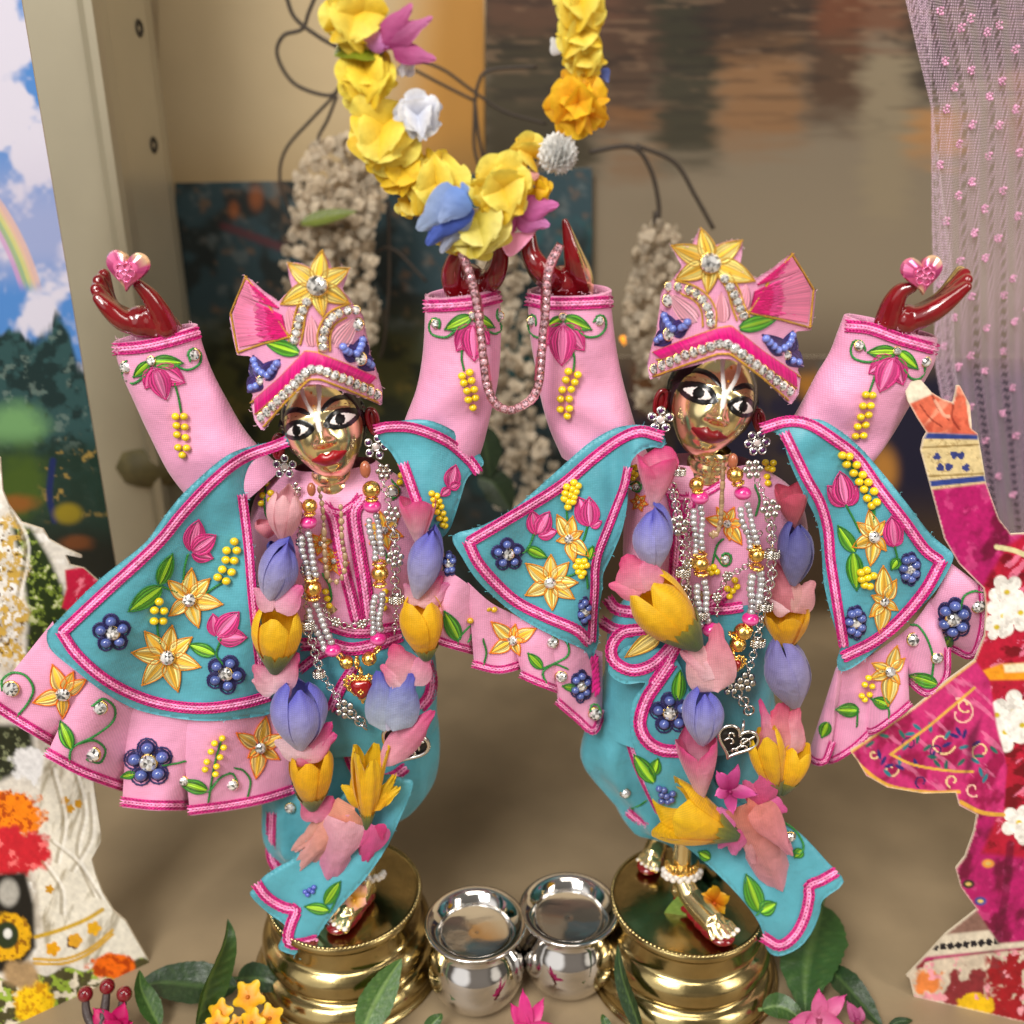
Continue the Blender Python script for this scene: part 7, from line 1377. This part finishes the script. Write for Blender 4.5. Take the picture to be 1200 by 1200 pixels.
# silver flower charm chains
def charm_chain(k, label, flowers, links, barrels, pend, Yb):
    root = tag(empty('charm_necklace', P1(*z(k, *flowers[0][:2])[0], Yb)), label, 'necklace', 'silver flower charm chains'); f = zs(k)
    for x, y, r in flowers:
        mb = MB(); c = P1(*z(k, x, y)[0], Yb); s_ = pxs(c) * f * r; a0, b0, w0 = frame(VIEW + np.array([random.uniform(-.2, .2), 0, 0])); ph = random.random()
        for i in range(6):
            a = ph + i * math.pi / 3; p = c + s_ * .66 * (math.cos(a) * a0 + math.sin(a) * b0); lathe(mb, p - w0 * s_ * .2, [(.001 * s_, 0), (s_ * .30, 0), (s_ * .32, s_ * .3), (s_ * .27, s_ * .42), (s_ * .001, s_ * .38)], 14, axis=w0)
        lathe(mb, c - w0 * s_ * .2, [(.001 * s_, 0), (s_ * .30, 0), (s_ * .32, s_ * .36), (s_ * .27, s_ * .48), (s_ * .001, s_ * .42)], 14, axis=w0); mb.build('flower_charm', 'old_silver', root)
    mb = MB()
    for path, w in links:
        q = smooth(z(k, *path), 6) if len(path) > 4 else z(k, *path); q = resample(q, 24 * f); W_ = P(q, Yb + .0006)
        for i, c in enumerate(W_): t = W_[min(i + 1, len(W_) - 1)] - W_[max(i - 1, 0)]; t /= np.linalg.norm(t); n = np.cross(t, VIEW) if i % 2 else VIEW - t * VIEW.dot(t); ring(mb, c, n, pxs(c) * f * w, pxs(c) * f * w * .22, k=12, ns=5, sx=1.)
    mb.build('links', 'steel', root)
    for x, y, rx, ry in barrels:
        mb = MB(); c = P1(*z(k, x, y)[0], Yb); s_ = pxs(c) * f
        for h in (-.7, 0, .7):
            ring(mb, c + np.array([0, 0, h * ry * s_]), (0, .1, 1), rx * s_ * .8, ry * s_ * .42, k=18)
            for i in range(7): a = -i * .45; ball(mb, c + s_ * np.array([rx * math.cos(a), rx * math.sin(a), h * ry]), ry * s_ * .36)
        mb.build('barrel_bead', 'old_silver', root)
    if pend:
        x, y, R, rot = pend; c = P1(*z(k, x, y)[0], Yb - .002); s_ = pxs(c) * f * R; n = 60; t = np.arange(n) * 2 * math.pi / n
        hx = .06 * 16 * np.sin(t) ** 3; hy = .06 * (13 * np.cos(t) - 5 * np.cos(2 * t) - 2 * np.cos(3 * t) - np.cos(4 * t)) + .1; cr, sr = math.cos(rot), math.sin(rot)
        W2 = lambda X, d=0.: c + s_ * np.stack([X[:, 0] * cr - X[:, 1] * sr, np.full(len(X), -d), X[:, 0] * sr + X[:, 1] * cr], 1)
        H = np.stack([hx, hy], 1); mb = MB(); tube(mb, W2(np.vstack([H, H[:2]]), .05), s_ * .085, ns=7, cap=False)
        for cx, cy, R0, sp, dr in ((.30, .18, .34, 4.6, 1), (-.28, -.02, .3, 4.2, -1), (.05, -.40, .2, 4.2, 1), (-.45, .34, .2, 4.2, 1), (.5, -.1, .2, 4., -1)):
            tt = np.linspace(0, sp, 24); r_ = R0 * (1 - tt / (sp * 1.15)); tube(mb, W2(np.stack([cx + dr * r_ * np.cos(tt), cy + r_ * np.sin(tt)], 1), .12), s_ * .05, ns=6)
        for i in range(16): a = i / 15; ball(mb, W2(np.array([[.62 - .5 * a, .62 * math.cos(a * 1.2) - .55 * a]]), .1)[0], s_ * .06)
        ring(mb, W2(np.array([[-.05, .95]]))[0], (1, -.3, 0), s_ * .22, s_ * .06); po = mb.build('heart_pendant', 'silver_line', root)
        mb = MB(); pts, tr, nb = fill2d(H * .98, .12); mb.add(W2(pts, -.06), None, tr); mb.build('dark_ground', 'blackened', po)
mat('silver_line', (.80, .78, .74), .18, 1.); mat('blackened', (.05, .048, .045), .35, .8)
charm_chain('d', 'silver flower charm chain with filigree heart on the left figurine', [(690, 300, 40), (702, 490, 42), (486, 1130, 44), (645, 225, 0.1)], [((650,150, 660,200, 680,260), 14), ((690,345, 700,395, 702,450), 20), ((705,535, 700,580, 708,630), 18), ((708,690, 705,740, 700,800), 13), ((330,800, 350,850, 365,910, 380,960), 18), ((400,1000, 430,1045, 465,1095), 15), ((515,1150, 545,1175, 570,1200), 22)], [(708, 660, 30, 16), (330, 770, 26, 16), (378, 980, 24, 14)], (735, 1290, 105, -.45), -.0135)
def extra(k, name, root, fl, path, Yb):
    mb = MB(); f = zs(k)
    for x, y, r in fl:
        c = P1(*z(k, x, y)[0], Yb); s_ = pxs(c) * f * r; a0, b0, w0 = frame(VIEW)
        for i in range(6): a = i * 1.0472 + x; ball(mb, c + s_ * .62 * (math.cos(a) * a0 + math.sin(a) * b0), s_ * np.array([.33, .22, .33]))
        ball(mb, c, s_ * .36)
    q = resample(smooth(z(k, *path), 6), 22 * f); W_ = P(q, Yb + .0008)
    for i, c in enumerate(W_): t = W_[min(i + 1, len(W_) - 1)] - W_[max(i - 1, 0)]; t /= np.linalg.norm(t); ring(mb, c, np.cross(t, VIEW) if i % 2 else VIEW - t * VIEW.dot(t), pxs(c) * f * 13, pxs(c) * f * 3.2, k=12, ns=5)
    return mb.build(name, 'old_silver', root)
chA = [o for o in COL.objects if o.name.startswith('charm_necklace')][-1]
extra('d', 'inner_chain', chA, [(300, 420, 26), (322, 540, 30), (318, 640, 26)], (285,215, 296,300, 300,420, 318,530, 322,650, 330,760), -.0118)
extra('d', 'inner_chain', chA, [(450, 760, 26), (560, 770, 24)], (392,690, 420,740, 470,770, 540,775, 600,740, 616,690), -.0112)
charm_chain('h', 'silver flower charm chain with filigree heart on the right figurine', [(460, 382, 52), (808, 120, 50), (890, 305, 50), (778, 1115, 50), (700, 1135, 46)], [((430,200, 445,270, 455,330), 20), ((475,440, 480,500, 482,560), 18), ((490,650, 500,700, 520,770), 20), ((830,170, 850,220, 870,265), 14), ((890,350, 895,390, 898,470), 22), ((895,560, 900,610, 880,690, 862,730), 22), ((850,800, 840,860, 820,950, 805,1010, 790,1060), 18), ((735,1170, 770,1215, 790,1250), 24)], [(480, 600, 34, 18), (895, 515, 36, 18), (862, 760, 38, 16), (462, 130, 30, 16), (560, 800, 34, 16), (830, 930, 34, 16)], None, -.0135)
ch = [o for o in COL.objects if o.name.startswith('charm_necklace')][-1]
def pend_on(root, k, x, y, R, rot, Yb):
    n0 = len(COL.objects); charm_chain(k, '', [(x, y, .05)], [((x, y - R, x, y - R * 1.1), R * .1)], [], (x, y, R, rot), Yb)
    tmp = [o for o in COL.objects if o.name.startswith('charm_necklace')][-1]
    for o in list(tmp.children):
        if o.name.startswith('heart_pendant'):
            w = origin(tmp) - origin(root); o.parent = root; o.location = w
        else: bpy.data.objects.remove(o)
    bpy.data.objects.remove(tmp)
extra('h', 'inner_chain', ch, [(510, 560, 30), (500, 680, 30)], (500,270, 508,400, 512,540, 500,660, 520,780), -.0118); extra('h', 'inner_chain', ch, [(690, 620, 28), (640, 720, 28)], (840,420, 790,560, 700,620, 650,700, 640,800), -.0112)
pend_on(ch, 'i', 692, 308, 86, -.35, -.0165)

# ================================================================== steel water pots
def pot(cx, cy, label):
    c = G(cx, cy, .0262); c[2] = 0; root = tag(empty('water_pot', c), label, 'pot', 'small steel water pots between the brass bases')
    k_ = .001; sc = 1.0
    prof = np.array([(.2, 0), (8.4, 0), (9.6, .5), (12.2, 3.2), (13.9, 7.2), (14.2, 10.5), (13.3, 14.5), (11.6, 17.8), (10.7, 19.6), (10.5, 20.8), (11.2, 22.4), (13.2, 24.4), (14.4, 25.6), (14.6, 26.2), (14.0, 26.5), (12.6, 26.1), (11.2, 25.0), (10.2, 23.9), (9.9, 23.2), (9.3, 23.0), (6, 22.7), (2, 22.5), (.2, 22.5)])
    mb = MB(); lathe(mb, c, smooth(prof, 4) * k_, 80); mb.build('body', 'steel', root)
    mat_n = 'water'
    return root
pot(557, 1081, 'small polished steel water pot nearer the left brass base'); pot(667, 1064, 'small polished steel water pot nearer the right brass base')

# ================================================================== fresh leaves and blossoms in front
LG0, LG1 = lin(52, 84, 36), lin(104, 134, 70); DG0, DG1 = lin(34, 58, 30), lin(70, 96, 50)
def leaf(k, pts, w, h, label, c0=LG0, c1=LG1, nrm=(.1, -.6, .8), teeth=.06, fold=.3):
    q = z(k, *pts); n = len(q); h = np.broadcast_to(np.asarray(h, float), (n,)); W_ = np.array([G(x, y, a) for (x, y), a in zip(q, h)]); s_ = pxs(W_[0]) * zs(k)
    mb = MB(); leafblade(mb, W_, w * s_, nrm, c0, c1, fold, teeth); tube(mb, [W_[0] * 1.0, W_[0] + (W_[0] - W_[1]) * .25], .0006, c1, ns=6); return tag(mb.build('leaf', 'leaf'), label, 'leaf', None)
leaf('m', (690, 1060, 730,900, 790,760, 800, 680), 70, (.006, .016, .026, .030), 'upright curled green leaf left of the left brass base', nrm=(.9, -.4, .2), fold=.6)
leaf('m', (835, 920, 700,915, 560,905, 470,930), 75, (.004, .006, .005, .003), 'broad dark leaf lying flat left of the left brass base', DG0, DG1, (0, -.25, .97))
leaf('m', (560, 1060, 520,980, 495,920, 490,860), 40, (.003, .007, .010, .012), 'narrow leaf beside the red berry sprig', LG0, LG1, (.7, -.5, .4))
leaf('m', (835, 890, 900,890, 960,905, 1002,935), 50, (.004, .007, .007, .004), 'round leaf above the yellow blossoms against the brass base', DG0, DG1)
leaf('n', (70, 790, 110,690, 165,590, 212,520), 62, (.010, .014, .018, .021), 'pointed bright leaf standing before the left brass base', lin(62, 100, 40), lin(120, 150, 80), (.2, -.8, .5))
leaf('n', (1060, 790, 1020,680, 985,570, 972,470), 38, (.006, .012, .018, .022), 'slim leaf standing beside the right steel pot', DG0, lin(90, 116, 64), (-.7, -.6, .3))
leaf('n', (300, 790, 320,750, 345,725, 352,712), 26, (.004, .006, .007, .007), 'small leaf tip in front of the left steel pot', LG0, LG1)
leaf('n', (945, 790, 930,750, 922,730, 918,715), 18, (.004, .006, .007, .007), 'tiny leaf tip in front of the right steel pot', LG0, LG1)
leaf('l', (180, 800, 150,900, 125,1040, 125,1165), 105, (.012, .010, .006, .002), 'large toothed leaf under the right blue sash end', lin(44, 78, 34), lin(86, 116, 58), (-.15, -.5, .8), .10)
leaf('l', (190, 1000, 260,1070, 320,1140, 385,1215), 48, (.006, .006, .004, .002), 'long dark leaf reaching to the bottom edge at right', DG0, DG1, (.1, -.4, .9), .10)
leaf('l', (-20, 1150, 30,1140, 80,1160, 120,1200), 40, (.006, .006, .006, .004), 'leaf at the bottom edge beside the right brass base', LG0, LG1)
leaf('l', (400, 1215, 430,1195, 460,1190, 485,1188), 14, (.002, .003, .003, .002), 'sliver of leaf at the bottom edge before the right cut-out', DG0, DG1)
# lantana head
LA = tag(empty('blossom_cluster', G(292, 1180)), 'cluster of tiny yellow five-petalled blossoms at the bottom left', 'blossom')
for (x, y, R, h) in ((872, 955, 62, .012), (772, 1012, 50, .010), (762, 1050, 46, .009), (948, 1030, 52, .010), (885, 1045, 50, .011), (830, 1046, 30, .008)):
    mb = MB(); c = G(*z('m', x, y)[0], h); s_ = pxs(c) / 3 * R; a0, b0, w0 = frame(np.array([random.uniform(-.3, .3), -.75, .65]))
    for i in range(5):
        a = i * 1.2566 + x; d = math.cos(a) * a0 + math.sin(a) * b0; petal(mb, c, d, w0, s_, s_ * .52, lin(236, 150, 10), lin(250, 206, 40), cup=-.15, curl=-.15, prof=.5, tipw=.4, m=7, n=7)
    ball(mb, c + w0 * s_ * .05, s_ * .12, lin(206, 110, 10)); tube(mb, [c, c - w0 * s_ * .8 + np.array([0, 0, -.002])], .0006, lin(120, 120, 40)); mb.build('floret', 'fresh_petal', LA)
# berry sprig
BS = tag(empty('berry_sprig', G(125, 1190)), 'sprig of dark red berries with magenta petals before the left cut-out', 'berries')
mb = MB(); b0_ = G(*z('m', 350, 1090)[0], .004)
for x, y, h in ((300, 945, .013), (377, 918, .014), (437, 945, .013)):
    p = G(*z('m', x, y)[0], h); s_ = pxs(p) / 3; m2 = MB(); ball(m2, p, s_ * np.array([27, 27, 29]), lin(118, 8, 26), True); ball(m2, p - np.array([0, .001, -s_ * 18]), s_ * 7, lin(60, 4, 14)); m2.build('berry', 'berry', BS) if 'berry' in M else (mat('berry', attr=True, rough=.12, coat=1.), m2.build('berry', 'berry', BS))
    tube(mb, smooth([b0_, (b0_ + p) / 2 + np.array([(p - b0_)[0] * .3, 0, 0]), p], 6), np.linspace(.0016, .0010, 13), lin(74, 62, 60), ns=8)
mb.build('stalk', 'leaf', BS)
def pinkflower(k, c, tips, w, h, label, c0=lin(180, 30, 100), c1=lin(226, 80, 150)):
    p = G(*z(k, *c)[0], h); s_ = pxs(p) * zs(k); mb = MB()
    for i in range(0, len(tips), 3): t = G(*z(k, *tips[i:i + 2])[0], h + tips[i + 2]); d = t - p; petal(mb, p, d, (0, -.8, .5), np.linalg.norm(d), w * s_, c0, c1, cup=.35, curl=.08, prof=.75, m=9, n=7)
    ball(mb, p, s_ * 9, c0); tube(mb, [p, p + np.array([0, -.004, -h * .9])], .0011, lin(150, 60, 90)); return tag(mb.build('star_blossom', 'fresh_petal'), label, 'blossom', 'pink star blossoms lying in front')
pinkflower('m', (410, 1075), (440,970,.006, 330,990,.004, 470,1040,.002, 370,1030,.004), 34, .006, 'magenta petals behind the red berry sprig', lin(160, 10, 80), lin(214, 20, 110))
pinkflower('n', (655, 770), (637,618,.010, 593,672,.006, 712,655,.006, 760,752,.002, 590,760,.002), 24, .006, 'spiky pink star blossom in front of the two steel pots', lin(206, 60, 130), lin(226, 50, 140))
pinkflower('l', (170, 1180), (168,1076,.008, 262,1096,.006, 60,1190,.002, 260,1200,.002, 120,1200,.0), 26, .006, 'pink star blossom at the bottom edge under the large leaf', lin(206, 110, 150), lin(226, 90, 160))
pinkflower('l', (300, 1190), (262,1120,.004, 270,1150,.002, 310,1140,.002), 18, .004, 'half hidden pink blossom behind the long dark leaf', lin(150, 50, 100), lin(200, 100, 150))
# flowers laid on the feet
FA = tag(empty('foot_blossom', P1(410, 1050, -.012)), 'small peach blossom laid on the foot of the left figurine', 'blossom'); starflower(FA, 'e', (498, 866), (540,820, 545,890, 492,925, 462,890, 500,815), 30, -.0150, lin(246, 190, 60), lin(240, 170, 170), 'petals')
FB = tag(empty('foot_blossom', P1(836, 1056, -.014)), 'small yellow blossom with a leaf laid on the foot of the right figurine', 'blossom'); starflower(FB, 'i', (605, 948), (605,890, 668,930, 650,1000, 575,1005, 545,935), 30, -.0125, lin(206, 90, 10), lin(240, 190, 30), 'petals')
mb = MB(); q = P(z('i', 490,1105, 490,1040, 505,960, 530,900), [-.013, -.013, -.012, -.010]); leafblade(mb, q, .0062, (-.4, -.8, .3), lin(110, 140, 60), lin(150, 170, 90), .3); mb.build('leaf', 'leaf', FB)
